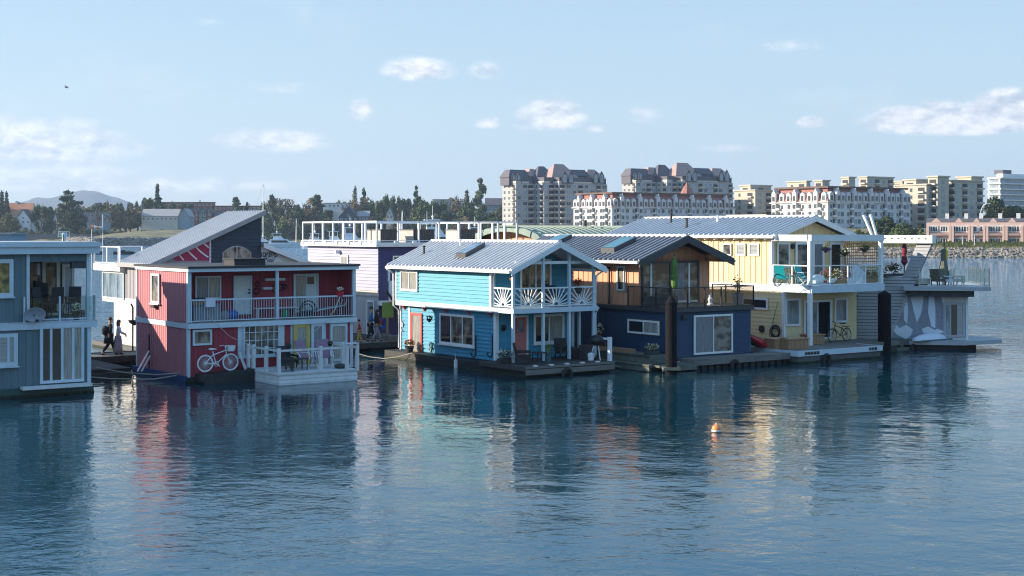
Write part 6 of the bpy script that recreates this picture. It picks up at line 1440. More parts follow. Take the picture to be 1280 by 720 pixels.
rt = root('boat_shed_fence', 'dark board fence beside the main dock behind the walking couple', 'fence', main.w(-4, 3.2, 0), A)
MB().box(0, 3.6, 0, .1, .4, 2.5).battens(PF(0), 0, 3.6, .4, 2.5, .2, w=.14, d=.03).build('boards', 'dark_fascia', rt); MB().beam((0, -.05, 2.55), (3.6, -.05, 2.55), .1, .08).build('rail', 'wood_dark', rt)
posts_rail(rt, [(-1, -2), (1.6, -2)], 1.9, 1.1, 'black_metal', kind='cable').name = 'railing'
rt = root('furled_sunshade', 'dark folded canopy hanging beside the board fence left of the walking couple', 'canopy', main.w(-2.6, 1.9, .42), A)
MB().lathe([(.02, .7), (.55, 1.1), (.75, 1.7), (.4, 2.1), (.05, 2.3)], (0, 0, 0), 9).build('cloth', 'cloth_black', rt); MB().tube([(0, 0, 0), (0, 0, 2.4)], .04, 6).build('pole', 'wood_dark', rt)
rt = root('hanging_bowl', 'dark hanging bowl planter on a post left of the red houseboat', 'planter', main.w(1.7, 1.6, .42), A)
MB().tube([(0, 0, 0), (0, 0, 2.3), (-.1, 0, 2.5)], .05, 6).build('post', 'wood_dark', rt); MB().lathe([(.02, 1.35), (.3, 1.5), (.36, 1.65), (.3, 1.65)], (0, -.3, 0), 12).build('bowl', 'black_metal', rt)
def piling(px, yw, ytop, r, label, cone=.3, mm='piling'):
    Y = F * H / (yw - YH); x = (px - 640) / F * Y; zt = H + (YH - ytop) * Y / F
    o = root('piling', label, 'piling', (x, Y, 0), 0, 'dark mooring pilings')
    MB().lathe([(r, -1.5), (r, zt - cone), (r * .96, zt - cone)], (0, 0, 0), 16).build('post', mm, o); MB().lathe([(r * 1.04, zt - cone - .01), (r * .5, zt - cone * .45), (.02, zt)], (0, 0, 0), 16).build('cap', mm, o)
    MB().box(-r * 1.5, r * 1.5, -r * 1.5, r * 1.5, .22, .34).build('collar', 'wood_green', o) if px > 800 and px < 900 else None
piling(839, 468, 369, .27, 'tall dark piling with pointed cap in front of the navy houseboat', .36)
piling(1105.5, 440.5, 363, .36, 'thick black piling between the yellow and the modern grey houseboats', .2)
rt = root('dock_corner', 'weathered dark timber dock corner carrying a small white sign', 'dock', h8.w(-2.2, -1.7, 0), A)
planks(rt, -.4, 2.4, -1.2, .6, .3, .55, 'wood_green', 'deck_boards', 's'); MB().box(-.5, 2.4, -1.25, -1.18, -.05, .16).box(-.4, -.2, -1.2, -1.0, -.6, .4).box(1, 1.2, -1.2, -1, -.6, .4).box(2.0, 2.2, -1.2, -1, -.6, .4).build('framing', 'wood_green', rt)
MB().ring((1.9, -1.35, .08), .2, .07, 'y', 14, 6).build('tyre_fender', 'rubber', rt)
sg = MB().box(-.62, .38, -1.32, -1.28, .08, .58); so = sg.build('sign', 'white_metal', rt)
b = MB(); rnd = random.Random(2)
for r_ in range(3):
    x = -.42
    while x < .2: w_ = rnd.uniform(.04, .1); b.box(x, x + w_, -1.335, -1.321, .42 - r_ * .1, .45 - r_ * .1); x += w_ + .03
b.build('lettering', 'blue_plastic', so)
# buoy
Yb = F * (H) / (540 - YH); xb = (895.5 - 640) / F * Yb
rt = root('mooring_buoy', 'round orange buoy floating alone on the open water', 'buoy', (xb, Yb, .08)); MB().ball((0, 0, .02), .16, 18, 1.0).build('float', 'orange_buoy', rt, smooth=True); MB().lathe([(.163, -.06), (.165, -.03), (.163, 0)], (0, 0, 0), 18).tube([(0, 0, .15), (0, 0, .23)], .025, 6).build('band', 'white_worn', rt)

# fenders, tyres and lines along the floats
def fender(p, label, m='white_worn', tyre=False):
    b = MB()
    if tyre: b.ring((0, 0, 0), .24, .09, 'y', 16, 6)
    else: b.lathe([(.02, -.32), (.1, -.25), (.1, .2), (.02, .28)], (0, 0, 0), 10).tube([(0, 0, .25), (0, .08, .55)], .012, 4)
    tag(b.build('tyre_fender' if tyre else 'fender', 'rubber' if tyre else m, loc=p, rz=A), label, 'fender')
fender(h5.w(-.62, 2.2, .15), 'pale fender hanging on the dark float below the big window of the blue house'); fender(h5.w(1.5, -4.06, .05), 'black tyre fender at the front of the blue houseboat deck', tyre=True)
fender(h7.w(-1.4, -5.22, .12), 'black tyre fender on the front of the yellow houseboat float', tyre=True); fender(h6.w(3.1, -1.3, .1), 'black tyre fender on the timber float below the sliding door', tyre=True)
for p, q, lb in ((h5.w(-.5, 6.5, .42), h5.w(-2.2, 9.5, .3), 'slack rope from the blue houseboat float to the main dock'), (h6.w(-.2, -.9, .45), h5.w(4.4, -1.2, .45), 'slack rope between the timber steps and the blue houseboat deck'), (h7.w(2.9, -5.0, .5), h7.w(4.6, -3.6, .5), 'short rope at the right corner of the yellow houseboat deck')):
    m_ = (p + q) / 2; m_.z = .06; tag(MB().tube([p, p.lerp(m_, .5) + Vector((0, 0, -.06)), m_, m_.lerp(q, .5) + Vector((0, 0, -.06)), q], .022, 5).build('mooring_line', 'rope'), lb, 'rope')

# ------------------------------------------------------------------ bicycles
def bicycle(fr, s, t, z, rz, m, label, basket=False, size=1.0):
    rt = root('bicycle', label, 'bicycle', fr.w(s, t, z), fr.ang + rz); rt.scale = (size,) * 3; r = .34
    for x in (-.53, .53):
        w_ = MB().ring((x, 0, r), r - .02, .022, 'y', 28, 5).build('wheel', 'rubber' if m != 'white_metal' else 'white_metal', rt)
        b = MB()
        for i in range(14): th = math.pi * i / 14; b.beam((x - r * .93 * math.cos(th), 0, r - r * .93 * math.sin(th)), (x + r * .93 * math.cos(th), 0, r + r * .93 * math.sin(th)), .006, .006)
        b.ring((x, 0, r), r - .05, .012, 'y', 24, 4).ball((x, 0, r), .035, 8).build('spokes', 'steel' if m != 'white_metal' else 'white_metal', w_)
    bb, se, hd, ht = (-.08, 0, .30), (-.22, 0, .80), (.36, 0, .66), (.33, 0, .82)
    b = MB()
    for p, q in ((bb, se), (bb, hd), ((-.19, 0, .66), ht), ((-.53, 0, r), bb), ((-.53, 0, r), (-.19, 0, .68)), (hd, (.53, 0, r)), (ht, hd), (ht, (.31, 0, .95))): b.tube([p, q], .02, 6)
    b.build('frame', m, rt)
    MB().tube([(.18, -.26, .97), (.30, -.18, 1.0), (.31, 0, .97), (.30, .18, 1.0), (.18, .26, .97)], .015, 5).build('handlebar', 'steel' if m != 'white_metal' else m, rt)
    MB().prism([(-.36, .86), (-.10, .87), (-.08, .90), (-.22, .92), (-.38, .93)], -.07, .07).build('saddle', 'rubber' if m != 'white_metal' else m, rt)
    MB().ring((-.08, -.03, .30), .09, .012, 'y', 16, 4).beam((-.08, -.06, .30), (.04, -.08, .20), .02, .03).beam((-.08, .06, .30), (-.2, .08, .40), .02, .03).build('crank', 'steel' if m != 'white_metal' else m, rt)
    if basket: MB().prism([(.38, .78), (.62, .78), (.68, 1.0), (.36, 1.0)], -.15, .15).build('basket', 'white_worn', rt)
    else: MB().box(-.70, -.36, -.08, .08, .72, .75).beam((-.55, 0, .35), (-.55, 0, .72), .02, .02).build('rack', 'black_metal', rt)
sB_, _ = h3.f(273, 450, -.55)
bicycle(h3, sB_, -.50, .46, 0, 'white_metal', 'white painted bicycle with basket standing on the black float before the red wall', True, 1.14)
sY, _ = h7.f(1051, 415, -2.0)
bicycle(h7, sY, -1.9, .62, math.pi, 'black_metal', 'black bicycle leaning on the lower deck of the yellow houseboat', False, 1.12)

# ------------------------------------------------------------------ furniture
def wicker_chair(pos, rz, label, m='wicker', group='black wicker armchairs', wide=.66):
    rt = root('armchair', label, 'armchair', pos, rz, group); w = wide / 2
    MB().box(-w, w, -.32, .32, .26, .40).build('seat', m, rt)
    MB().hexa([(-w, .22, .36), (w, .22, .36), (w, .32, .36), (-w, .32, .36), (-w * .95, .40, .98), (w * .95, .40, .98), (w * .95, .48, .96), (-w * .95, .48, .96)]).build('backrest', m, rt)
    for s in (-1, 1): MB().box(s * w - .05, s * w + .05, -.36, .36, .52, .60).box(s * w - .04, s * w + .04, -.36, -.28, .2, .52).build('armrest', m, rt)
    for s in (-1, 1):
        for y in (-.3, .3): MB().beam((s * (w - .03), y, 0), (s * (w - .03), y, .28), .05, .05).build('leg', m, rt)
    return rt
def bar_chair(pos, rz, label):
    rt = root('bar_chair', label, 'chair', pos, rz, 'tall black balcony chairs')
    MB().box(-.27, .27, -.25, .25, .66, .70).build('seat', 'mesh_black', rt); MB().hexa([(-.26, .22, .70), (.26, .22, .70), (.26, .25, .70), (-.26, .25, .70), (-.25, .36, 1.36), (.25, .36, 1.36), (.25, .39, 1.36), (-.25, .39, 1.36)]).build('backrest', 'mesh_black', rt)
    for s in (-1, 1):
        MB().tube([(s * .29, .28, .95), (s * .30, -.22, .93), (s * .29, -.25, .68)], .018, 5).build('armrest', 'black_metal', rt)
        for y in (-.24, .24): MB().tube([(s * .24, y, .66), (s * .28, y * 1.15, 0)], .016, 5).build('leg', 'black_metal', rt)
    MB().ring((0, 0, .3), .27, .012, 'z', 16, 4).build('footrest', 'black_metal', rt)
def deck_chair(pos, rz, m, label, group, recl=.3, sc=1.0):
    rt = root('deck_chair', label, 'deck chair', pos, rz, group); rt.scale = (sc,) * 3
    MB().hexa([(-.25, -.28, .38), (.25, -.28, .38), (.25, .22, .32), (-.25, .22, .32), (-.25, -.28, .42), (.25, -.28, .42), (.25, .22, .36), (-.25, .22, .36)]).build('seat', m, rt)
    MB().hexa([(-.25, .2, .34), (.25, .2, .34), (.25, .24, .34), (-.25, .24, .34), (-.25, .24 + recl, 1.0), (.25, .24 + recl, 1.0), (.25, .28 + recl, 1.0), (-.25, .28 + recl, 1.0)]).build('backrest', m, rt)
    for s in (-1, 1): MB().tube([(s * .28, -.3, 0), (s * .28, .30, .60), (s * .28, -.22, .60), (s * .28, -.32, .40), (s * .28, .34, 0)], .018, 5).build('leg', 'white_metal' if m != 'mesh_black' else 'black_metal', rt)
def planter(pos, label, leaf='leaf_green', potm='wood_dark', w=.3, h=.35, flower=None, ph=.3, cat='potted plant', shape='round', group=None, n=90):
    rt = root('potted_plant', label, cat, pos, A, group)
    if shape == 'round': MB().lathe([(w * .35, 0), (w * .5, h), (w * .55, h), (w * .48, h - .03)], (0, 0, 0), 12).build('pot', potm, rt)
    else: MB().box(-w / 2, w / 2, -.15, .15, 0, h).build('pot', potm, rt)
    MB().leaves((0, 0, h + ph * .5), (w * .62, .25 if shape != 'round' else w * .62, ph * .6), n, .06, fill=.1).build('foliage', leaf, rt)
    if flower: MB().leaves((0, 0, h + ph * .62), (w * .62, .25 if shape != 'round' else w * .62, ph * .55), int(n * .7), .05, fill=.5).build('flowers', flower, rt)
    return rt
# house 1 balcony: three tall chairs, little table
for px, t, lb, rz in ((53, .9, 'tall black mesh chair at the left end of the grey-teal balcony', .5), (70, 1.2, 'tall black mesh chair in front of the glazed balcony door', -.1), (92, .8, 'tall black mesh chair at the open right end of the grey-teal balcony', -.5)):
    s = h1.f(px, 380, t)[0]; bar_chair(h1.w(s, t, z_fl), A + rz + (math.pi if px == 70 else 0), lb)
s = h1.f(80, 380, 1.0)[0]
rt = root('bar_table', 'small round black bar table between the tall balcony chairs', 'table', h1.w(s, .6, z_fl), A); MB().lathe([(.34, .9), (.34, .93)], (0, 0, 0), 18).build('tabletop', 'black_metal', rt)
for k in range(3): th = k * 2.1; MB().tube([(.05 * math.cos(th), .05 * math.sin(th), .9), (.28 * math.cos(th), .28 * math.sin(th), 0)], .016, 5).build('leg', 'black_metal', rt)
s = h1.f(50, 345, 1.6)[0]; rt = root('heater', 'dark covered heater standing at the back of the grey-teal balcony', 'heater', h1.w(s, 1.7, z_fl), A); MB().prism([(-.28, .02), (.28, .02), (.33, 1.5), (-.2, 1.62)], -.18, .18).build('cover', 'cloth_black', rt); MB().tube([(0, 0, 1.5), (0, 0, 1.75)], .06, 8).build('head', 'black_metal', rt)
planter(h1.w(h1.f(45, 372, .3)[0], .35, z_fl), 'yellow green plant on the floor of the grey-teal balcony', 'leaf_olive', w=.35, ph=.5)
planter(h1.w(-.5, .25, z_fl), 'small pale plant at the right corner post of the grey-teal balcony', 'leaf_olive', flower='petal_white', w=.3, ph=.35)
# red balcony clutter
def h3p(px, t, z=None): return h3.w(h3.f(px, 390, t)[0], t, z if z is not None else zf3 + .03)
rt = root('storage_bench', 'grey slatted bench box at the left end of the red balcony', 'bench', h3p(242, .25), A); MB().box(0, 1.25, 0, .5, 0, .72).battens(PF(0), .03, 1.2, .02, .7, .11, w=.07, d=.02).build('box', 'fabric_grey', rt); MB().box(-.03, 1.28, -.04, .52, .72, .77).build('lid', 'fabric_grey', rt)
tag(MB().ball((0, 0, .25), .27, 10, .9).build('rubbish_bag', 'blue_plastic', loc=h3p(291, .35)), 'bright blue stuffed bag on the red balcony', 'bag')
tag(MB().ball((0, 0, .22), .25, 9, .95).leaves((0, 0, .3), (.25, .25, .2), 40, .09).build('laundry_heap', 'cloth_grey', loc=h3p(280, .35)), 'grey and white patterned heap left of the bright blue bag', 'laundry')
tag(MB().ball((0, 0, .2), .17, 9, 1.3).build('watering_can', 'green_plastic', loc=h3p(356, .3)), 'small green can behind the middle of the balcony railing', 'can')
rt = root('box', 'brown cardboard box on the railing at the left end of the red balcony', 'box', h3p(247, .3, zf3 + .8), A); MB().box(-.3, .35, -.2, .2, 0, .22).build('carton', 'wood_warm', rt); MB().box(-.1, .3, -.15, .15, .22, .3).build('flap', 'cloth_black', rt)
tag(MB().box(-.22, .22, -.05, .06, -.35, .06).build('towel', 'cloth_white', loc=h3p(263, -.12, zf3 + 1.05), rz=A), 'white cloth hanging over the balcony railing of the red houseboat', 'towel')
rt = root('covered_wheel', 'dark round frame lying behind the railing near the open balcony door', 'frame', h3p(385, .5), A); MB().ring((0, 0, .35), .42, .04, 'y', 24, 5).ring((0, .1, .3), .32, .03, 'y', 20, 5).build('ring', 'black_metal', rt)
MB().box(-.3, .3, .1, .3, 0, .3).build('base', 'cloth_black', rt)
rt = root('lounger', 'folded white metal lounger at the right end of the red balcony', 'lounger', h3p(415, .5), A); MB().tube([(-.8, 0, .3), (.7, 0, .5), (.9, 0, .9)], .025, 5).tube([(-.8, .45, .3), (.7, .45, .5), (.9, .45, .9)], .025, 5).tube([(-.5, 0, .35), (-.5, 0, 0)], .02, 5).tube([(.5, 0, .45), (.5, 0, 0)], .02, 5).build('frame', 'white_metal', rt); MB().hexa([(-.8, 0, .31), (.7, 0, .51), (.7, .45, .51), (-.8, .45, .31), (-.8, 0, .34), (.7, 0, .54), (.7, .45, .54), (-.8, .45, .34)]).build('canvas', 'fabric_grey', rt)
rt = root('bench', 'long low white bench against the red wall behind the railing', 'bench', h3p(320, 1.05), A); MB().box(0, 2.2, 0, .3, .42, .48).build('seat', 'white_worn', rt)
for x in (.1, 2.05): MB().box(x, x + .07, .05, .25, 0, .42).build('leg', 'white_worn', rt)
rt = root('flower_pot', 'red pot with white flowers standing on the right end of the balcony rail', 'potted plant', h3p(425, -.1, zf3 + 1.05), A); MB().lathe([(.13, -.05), (.2, .2), (.22, .2)], (0, 0, 0), 12).build('pot', 'red_plastic', rt); MB().leaves((0, 0, .3), (.18, .18, .1), 40, .05).build('foliage', 'petal_white', rt)
tag(MB().tube([h3p(425, -.15, zf3 + 1.0), h3p(418, -.4, zf3 + .35), h3p(412, -.2, zf3 + .1)], .035, 5).build('hose', 'rope'), 'pale hose hanging down inside the right end of the red balcony', 'hose')
# deck of the red house
def dk(s, t): return h3.w(s, t, .5)
deck_chair(dk(5.0, -1.9), A + .35, 'mauve', 'mauve padded deck chair on the left of the pair on the white float deck', 'mauve padded deck chairs', .22, 1.25)
deck_chair(dk(5.75, -2.0), A - .3, 'mauve', 'mauve padded deck chair on the right of the pair on the white float deck', 'mauve padded deck chairs', .22, 1.25)
wicker_chair(dk(3.5, -2.6), A + 1.2, 'black armchair at the left front corner of the white float deck', 'black_metal'); wicker_chair(dk(4.3, -1.2), A + .1, 'black armchair near the big gridded window on the white float deck', 'black_metal')
rt = root('patio_table', 'low black slatted table between the chairs on the white float deck', 'table', dk(4.2, -2.3), A); MB().box(-.45, .45, -.3, .3, .48, .52).build('tabletop', 'black_metal', rt)
for sx_ in (-.4, .4):
    for sy_ in (-.25, .25): MB().beam((sx_, sy_, 0), (sx_, sy_, .48), .04, .04).build('leg', 'black_metal', rt)
for (x, y, lb) in ((3.3, -3.35, 'small dark pot on the left rail of the white float deck'), (5.3, -3.4, 'small dark pot on the right rail of the white float deck')):
    planter(h3.w(x, y, 1.6), lb, 'leaf_dark', 'black_metal', w=.22, h=.1, ph=.12, n=30)
tag(MB().ball((0, 0, .1), .3, 9, .4).build('rope_heap', 'wood_dark', loc=dk(6.2, -2.7)), 'dark coil of rope at the right corner of the white float deck', 'rope')
tag(MB().tube([h3.w(.9, -.12, zf3 + .3), h3.w(1.7, -.7, 2.0), h3.w(2.9, -.3, 1.55)], .014, 4).build('cable', 'rope'), 'thin pale cable slanting from the red balcony down towards the gridded window', 'cable')
tag(MB().tube([h3.w(6.9, -.12, zf3 - .1), h3.w(5.9, -.8, 2.1), h3.w(4.7, -1.2, 1.55)], .014, 4).build('cable', 'rope'), 'thin pale cable slanting from the right of the red balcony to the white deck', 'cable')
# blue house porch
def bk(s, t, z=.5): return h5.w(s, t, z)
wicker_chair(bk(h5.f(652, 445, -2.3)[0], -2.4), A + .9, 'black wicker armchair by the salmon front door of the blue houseboat'); wicker_chair(bk(h5.f(706, 440, -1.5)[0], -1.4), A - .2, 'black wicker armchair below the front window of the blue houseboat')
planter(bk(h5.f(684, 445, -2.4)[0], -2.5), 'upright green plant in a blue pot at the middle of the blue houseboat deck', 'leaf_fresh', 'glass_teal', w=.32, h=.35, ph=.6)
rt = root('side_table', 'small black table with a bottle beside the upright green plant', 'table', bk(h5.f(676, 445, -2.3)[0], -2.2), A); MB().box(-.3, .3, -.25, .25, .42, .47).build('tabletop', 'wicker', rt)
for sx_ in (-.26, .26):
    for sy_ in (-.2, .2): MB().beam((sx_, sy_, 0), (sx_, sy_, .42), .04, .04).build('leg', 'wicker', rt)
rt = root('storage_box', 'black storage box right of the wicker armchair on the blue deck', 'box', bk(3.55, -1.9), A); MB().box(0, .8, 0, .5, 0, .45).build('box', 'wicker', rt); MB().box(-.02, .82, -.02, .52, .45, .5).build('lid', 'wicker', rt)
rt = root('barbecue', 'round black kettle barbecue on the right end of the blue houseboat deck', 'barbecue', bk(h5.f(746, 440, -2.9)[0], -2.9), A); MB().ball((0, 0, .95), .38, 16, .72).build('kettle', 'black_metal', rt, smooth=True)
for k in range(3): th = k * 2.09 + .4; MB().tube([(.15 * math.cos(th), .15 * math.sin(th), .72), (.32 * math.cos(th), .32 * math.sin(th), 0)], .022, 5).build('leg', 'white_metal', rt)
MB().tube([(-.08, 0, 1.18), (0, 0, 1.24), (.08, 0, 1.18)], .015, 5).build('handle', 'black_metal', rt)
tag(MB().lathe([(.14, 0), (.16, .3), (.17, .3), (.1, .36)], (0, 0, 0), 12).build('gas_bottle', 'white_metal', loc=bk(h5.f(737, 440, -2.8)[0], -2.9)), 'squat white gas bottle beside the kettle barbecue', 'gas bottle')
rt = root('bin', 'dark square bin between the barbecue and the white end post', 'bin', bk(3.95, -2.4), A); MB().box(-.05, .45, 0, .5, 0, .62).build('body', 'dark_fascia', rt); MB().box(-.07, .47, -.02, .52, .62, .67).build('lid', 'dark_fascia', rt)
rt = root('deck_gate', 'short white end post and rail at the right corner of the blue houseboat deck', 'railing', bk(4.38, -3.7), A); MB().box(-.1, .06, -.08, .08, 0, 1.15).build('post', 'white_metal', rt); MB().box(-.05, .0, .08, .55, 1.0, 1.1).build('rail', 'white_metal', rt)
planter(bk(-.25, -1.6), 'white flowering planter at the left corner of the blue houseboat deck', 'leaf_dark', 'wood_dark', w=.9, h=.22, flower='petal_white', ph=.4, shape='box', n=160)
planter(h5.w(h5.f(721, 352, -1.6)[0], -1.7, zf5 + .62), 'red geraniums on the white sunburst balcony', 'leaf_green', 'wood_dark', w=.45, h=.3, flower='petal_red', ph=.42, n=130)
planter(h5.w(-.25, 7.2, .42), 'red flowers in a tub beside the coral side door', 'leaf_green', 'wood_dark', w=.5, h=.3, flower='petal_red', ph=.32, n=110)
t, z = h5.sd(537, 399, -.1); rt = root('hanging_basket', 'dark hanging basket right of the coral side door', 'hanging basket', h5.w(-.12, t, z), A); MB().lathe([(.03, -.16), (.16, 0), (.18, .02)], (0, 0, 0), 10).build('basket', 'wood_dark', rt); MB().leaves((0, 0, .05), (.22, .22, .2), 70, .05).build('foliage', 'leaf_dark', rt)
t, z = h5.sd(541, 432, ins); tag(MB().ring((0, 0, 0), .16, .035, 'x', 16, 5).ring((0, .05, -.2), .12, .03, 'x', 14, 5).build('hose_coil', 'black_metal', loc=h5.w(ins - .1, t, z), rz=A), 'small dark hose coil low on the lit blue wall', 'hose')
tag(MB().ball((0, 0, 0), .14, 10).build('lantern', 'terracotta', loc=h5.w(.25, -1.4, ze5 - .35)), 'round terracotta lantern hanging at the left end of the sunburst balcony', 'lantern')
t, z = h5.sd(504, 405, ins); tag(MB().prism([(-.12, -.15), (.12, -.15), (.12, .05), (0, .16), (-.12, .05)], 0, .05, PS(0)).box(-.05, 0, -.05, .05, -.4, -.28).build('wall_ornament', 'fabric_grey', loc=h5.w(ins - .04, t, z), rz=A), 'small grey ornament on the shaded wall left of the coral side door', 'ornament')
# balcony chair upstairs
deck_chair(h5.w(h5.f(697, 360, -.9)[0], -.9, zf5), A, 'mesh_black', 'black folding chair on the white sunburst balcony', None, .2)
# orange house deck
s, z = h6.f(843, 320, 1.4); s2, zb_ = h6.f(843, 354, 1.4)
rt = root('parasol', 'tall closed green parasol on the deck of the orange houseboat', 'parasol', h6.w(s, 1.4, zd6), A); hz_ = z - zd6; MB().tube([(0, 0, 0), (0, 0, hz_ + .08)], .03, 6).build('pole', 'wood_dark', rt)
MB().lathe([(.05, hz_ - 1.7), (.16, hz_ - 1.5), (.20, hz_ - 1.0), (.15, hz_ - .95), (.17, hz_ - .45), (.11, hz_ - .2), (.03, hz_)], (0, 0, 0), 9).build('canopy', 'umbrella_green', rt)
rt = planter(h6.w(h6.f(922, 370, .5)[0], .5, zd6), 'small tree in a grey pot on the right of the black railed deck', 'leaf_green', 'fabric_grey', w=.62, h=.55, ph=.95, n=120); MB().tube([(0, 0, .4), (0, 0, 1.2)], .025, 5).build('stem', 'bark', rt)
rt = root('garden_statue', 'small white statue on the deck behind the black railing', 'statue', h6.w(h6.f(888, 376, .6)[0], .6, zd6), A); MB().lathe([(.16, 0), (.16, .08), (.10, .12), (.14, .3), (.08, .42), (.09, .5), (.03, .58)], (0, 0, 0), 10).build('figure', 'fabric_white', rt)
rt = root('planter_trough', 'long dark trough planter at the left end of the black railed deck', 'planter', h6.w(h6.f(795, 375, 2.3)[0] + .1, 1.4, zd6), A); MB().box(0, 1.9, 0, .4, 0, .5).build('trough', 'dark_fascia', rt); MB().leaves((.9, .2, .55), (.8, .15, .12), 60, .06).build('foliage', 'leaf_olive', rt)
planter(h6.w(-.9, .35, .72), 'cream flowering planter on the timber steps beside the navy wall', 'leaf_olive', 'wood_dark', w=.75, h=.2, flower='petal_white', ph=.32, shape='box', n=150)
planter(h6.w(-1.2, 3.9, .72), 'pink flowering planter at the far end of the timber steps', 'leaf_green', 'wood_warm', w=.6, h=.18, flower='petal_pink', ph=.3, shape='box', n=110)
rt = root('planter_trough', 'empty brown trough on the timber steps left of the cream flowers', 'planter', h6.w(-1.2, 1.6, .72), A); MB().box(0, .35, 0, 1.7, 0, .2).build('trough', 'wood_warm', rt)
tag(MB().box(-.1, .1, -.1, .1, 0, .2).lathe([(.12, .2), (.1, .5), (.02, .62)], (0, 0, 0), 8).build('jug', 'fabric_white', loc=h6.w(-.35, -.25, .5)), 'white plastic jug beside the tall dark piling', 'jug')
def kayak(px, t, z, m, label, lean):
    s = h6.f(px, 430, t)[0]; rt = root('kayak', label, 'kayak', h6.w(s, t, z), A + lean); b = MB(); k0 = len(b.v); n = 9
    for i in range(n):
        u = i / (n - 1); w_ = .30 * math.sin(math.pi * (u * .92 + .04)); x = -1.3 + 2.6 * u; zz = .9 * (1 - u) - .12 * math.sin(math.pi * u)
        for j in range(8): th = 2 * math.pi * j / 8; b.v.append((x, w_ * math.cos(th), zz + .6 * w_ * math.sin(th)))
    for i in range(n - 1):
        for j in range(8): q = i * 8; b.f.append([q + j, q + (j + 1) % 8, q + 8 + (j + 1) % 8, q + 8 + j])
    b.f += [list(range(8)), list(range((n - 1) * 8, n * 8))]; b.build('hull', m, rt, smooth=True); MB().ring((0.0, 0, .42), .2, .03, 'z', 14, 4).build('cockpit_rim', 'rubber', rt)
kayak(944, 1.2, .55, 'green_plastic', 'green kayak leaning behind the navy corner', .1); kayak(947, 1.9, .6, 'wine', 'dark red kayak behind the green one', .1); kayak(952, .7, .5, 'red_plastic', 'short bright red kayak end lying in front beside the navy corner', .25)
# yellow house
def y7(px, t, z): return h7.w(h7.f(px, 350, t)[0], t, z)
deck_chair(y7(978, -1.9, zbt), A + 2.0, 'turquoise', 'turquoise sling chair at the left corner of the yellow balcony', 'turquoise sling chairs', .28, 1.1); deck_chair(y7(1004, -1.5, zbt), A + .1, 'turquoise', 'turquoise sling chair right of the white pergola post', 'turquoise sling chairs', .12, 1.1)
rt = root('patio_table', 'small glass table between the two turquoise chairs', 'table', y7(993, -1.7, zbt), A); MB().lathe([(.35, .5), (.35, .53)], (0, 0, 0), 16).build('tabletop', 'glass_blue', rt)
for k in range(3): th = k * 2.09; MB().tube([(.2 * math.cos(th), .2 * math.sin(th), .5), (.28 * math.cos(th), .28 * math.sin(th), 0)], .016, 5).build('leg', 'turquoise', rt)
planter(y7(991, -1.2, zbt), 'dark red leaved plant between the turquoise chairs', 'leaf_brown', 'terracotta', w=.5, h=.3, ph=.6)
tag(MB().ring((0, 0, .3), .32, .03, 'y', 20, 5).build('wheel_hoop', 'black_metal', loc=y7(972, -2.0, zbt), rz=A), 'black hoop standing at the left end of the yellow balcony', 'hoop')
spec = [(1022, 'dry', 'white sail cloth heap behind the glass right of the pergola post'), (1033, 'a', 'orange and green flower tub in the middle of the glass balcony'), (1046, 'b', 'yellow flowering tub behind the glass balustrade'), (1058, 'c', 'pink flowering tub under the lattice screen'), (1070, 'dry', 'white cloth draped over a chair under the lattice'), (1085, 'd', 'brown leafy tub at the right end of the glass balcony'), (1094, 'e', 'pale flowering tub at the far right corner of the glass balcony')]
for px, k, lb in spec:
    p = y7(px, -2.3, zbt)
    if k == 'dry':
        b = MB(); rnd = random.Random(px); hq = .55 if px < 1050 else .95
        for i in range(7):
            for j in range(14): th = 2 * math.pi * j / 14; q = .62 * math.cos(math.pi / 2 * i / 6.3) * rnd.uniform(.8, 1.15); b.v.append((q * 1.2 * math.cos(th), q * .55 * math.sin(th), hq * math.sin(math.pi / 2 * i / 6) * rnd.uniform(.85, 1.1)))
        for i in range(6):
            for j in range(14): q = i * 14; b.f.append([q + j, q + (j + 1) % 14, q + 14 + (j + 1) % 14, q + 14 + j])
        b.f.append([6 * 14 + j for j in range(14)]); o = b.build('draped_cloth', 'fabric_white', loc=p, rz=A); tag(o, lb, 'cloth')
    else: planter(p, lb, {'a': 'leaf_brown', 'b': 'leaf_olive', 'c': 'leaf_olive', 'd': 'leaf_brown', 'e': 'leaf_olive'}[k], 'wood_warm', w=.8, h=.25, flower={'a': 'petal_red', 'b': 'petal_white', 'c': 'petal_pink', 'd': None, 'e': 'petal_white'}[k], ph=.55, shape='box', n=110)
rt = root('kayak', 'white and red paddle board lying behind the glass balustrade', 'paddle board', y7(1030, -2.55, zbt + .1), A + .1); MB().prism([(-.9, 0), (.7, .0), (1.1, .25), (.7, .18), (-.9, .16)], -.12, .12).build('board', 'fabric_white', rt); MB().box(-.2, .1, -.14, -.12, .02, .15).build('stripe', 'red_plastic', rt)
rt['category'] = 'paddle board'; rt.name = 'paddle_board'
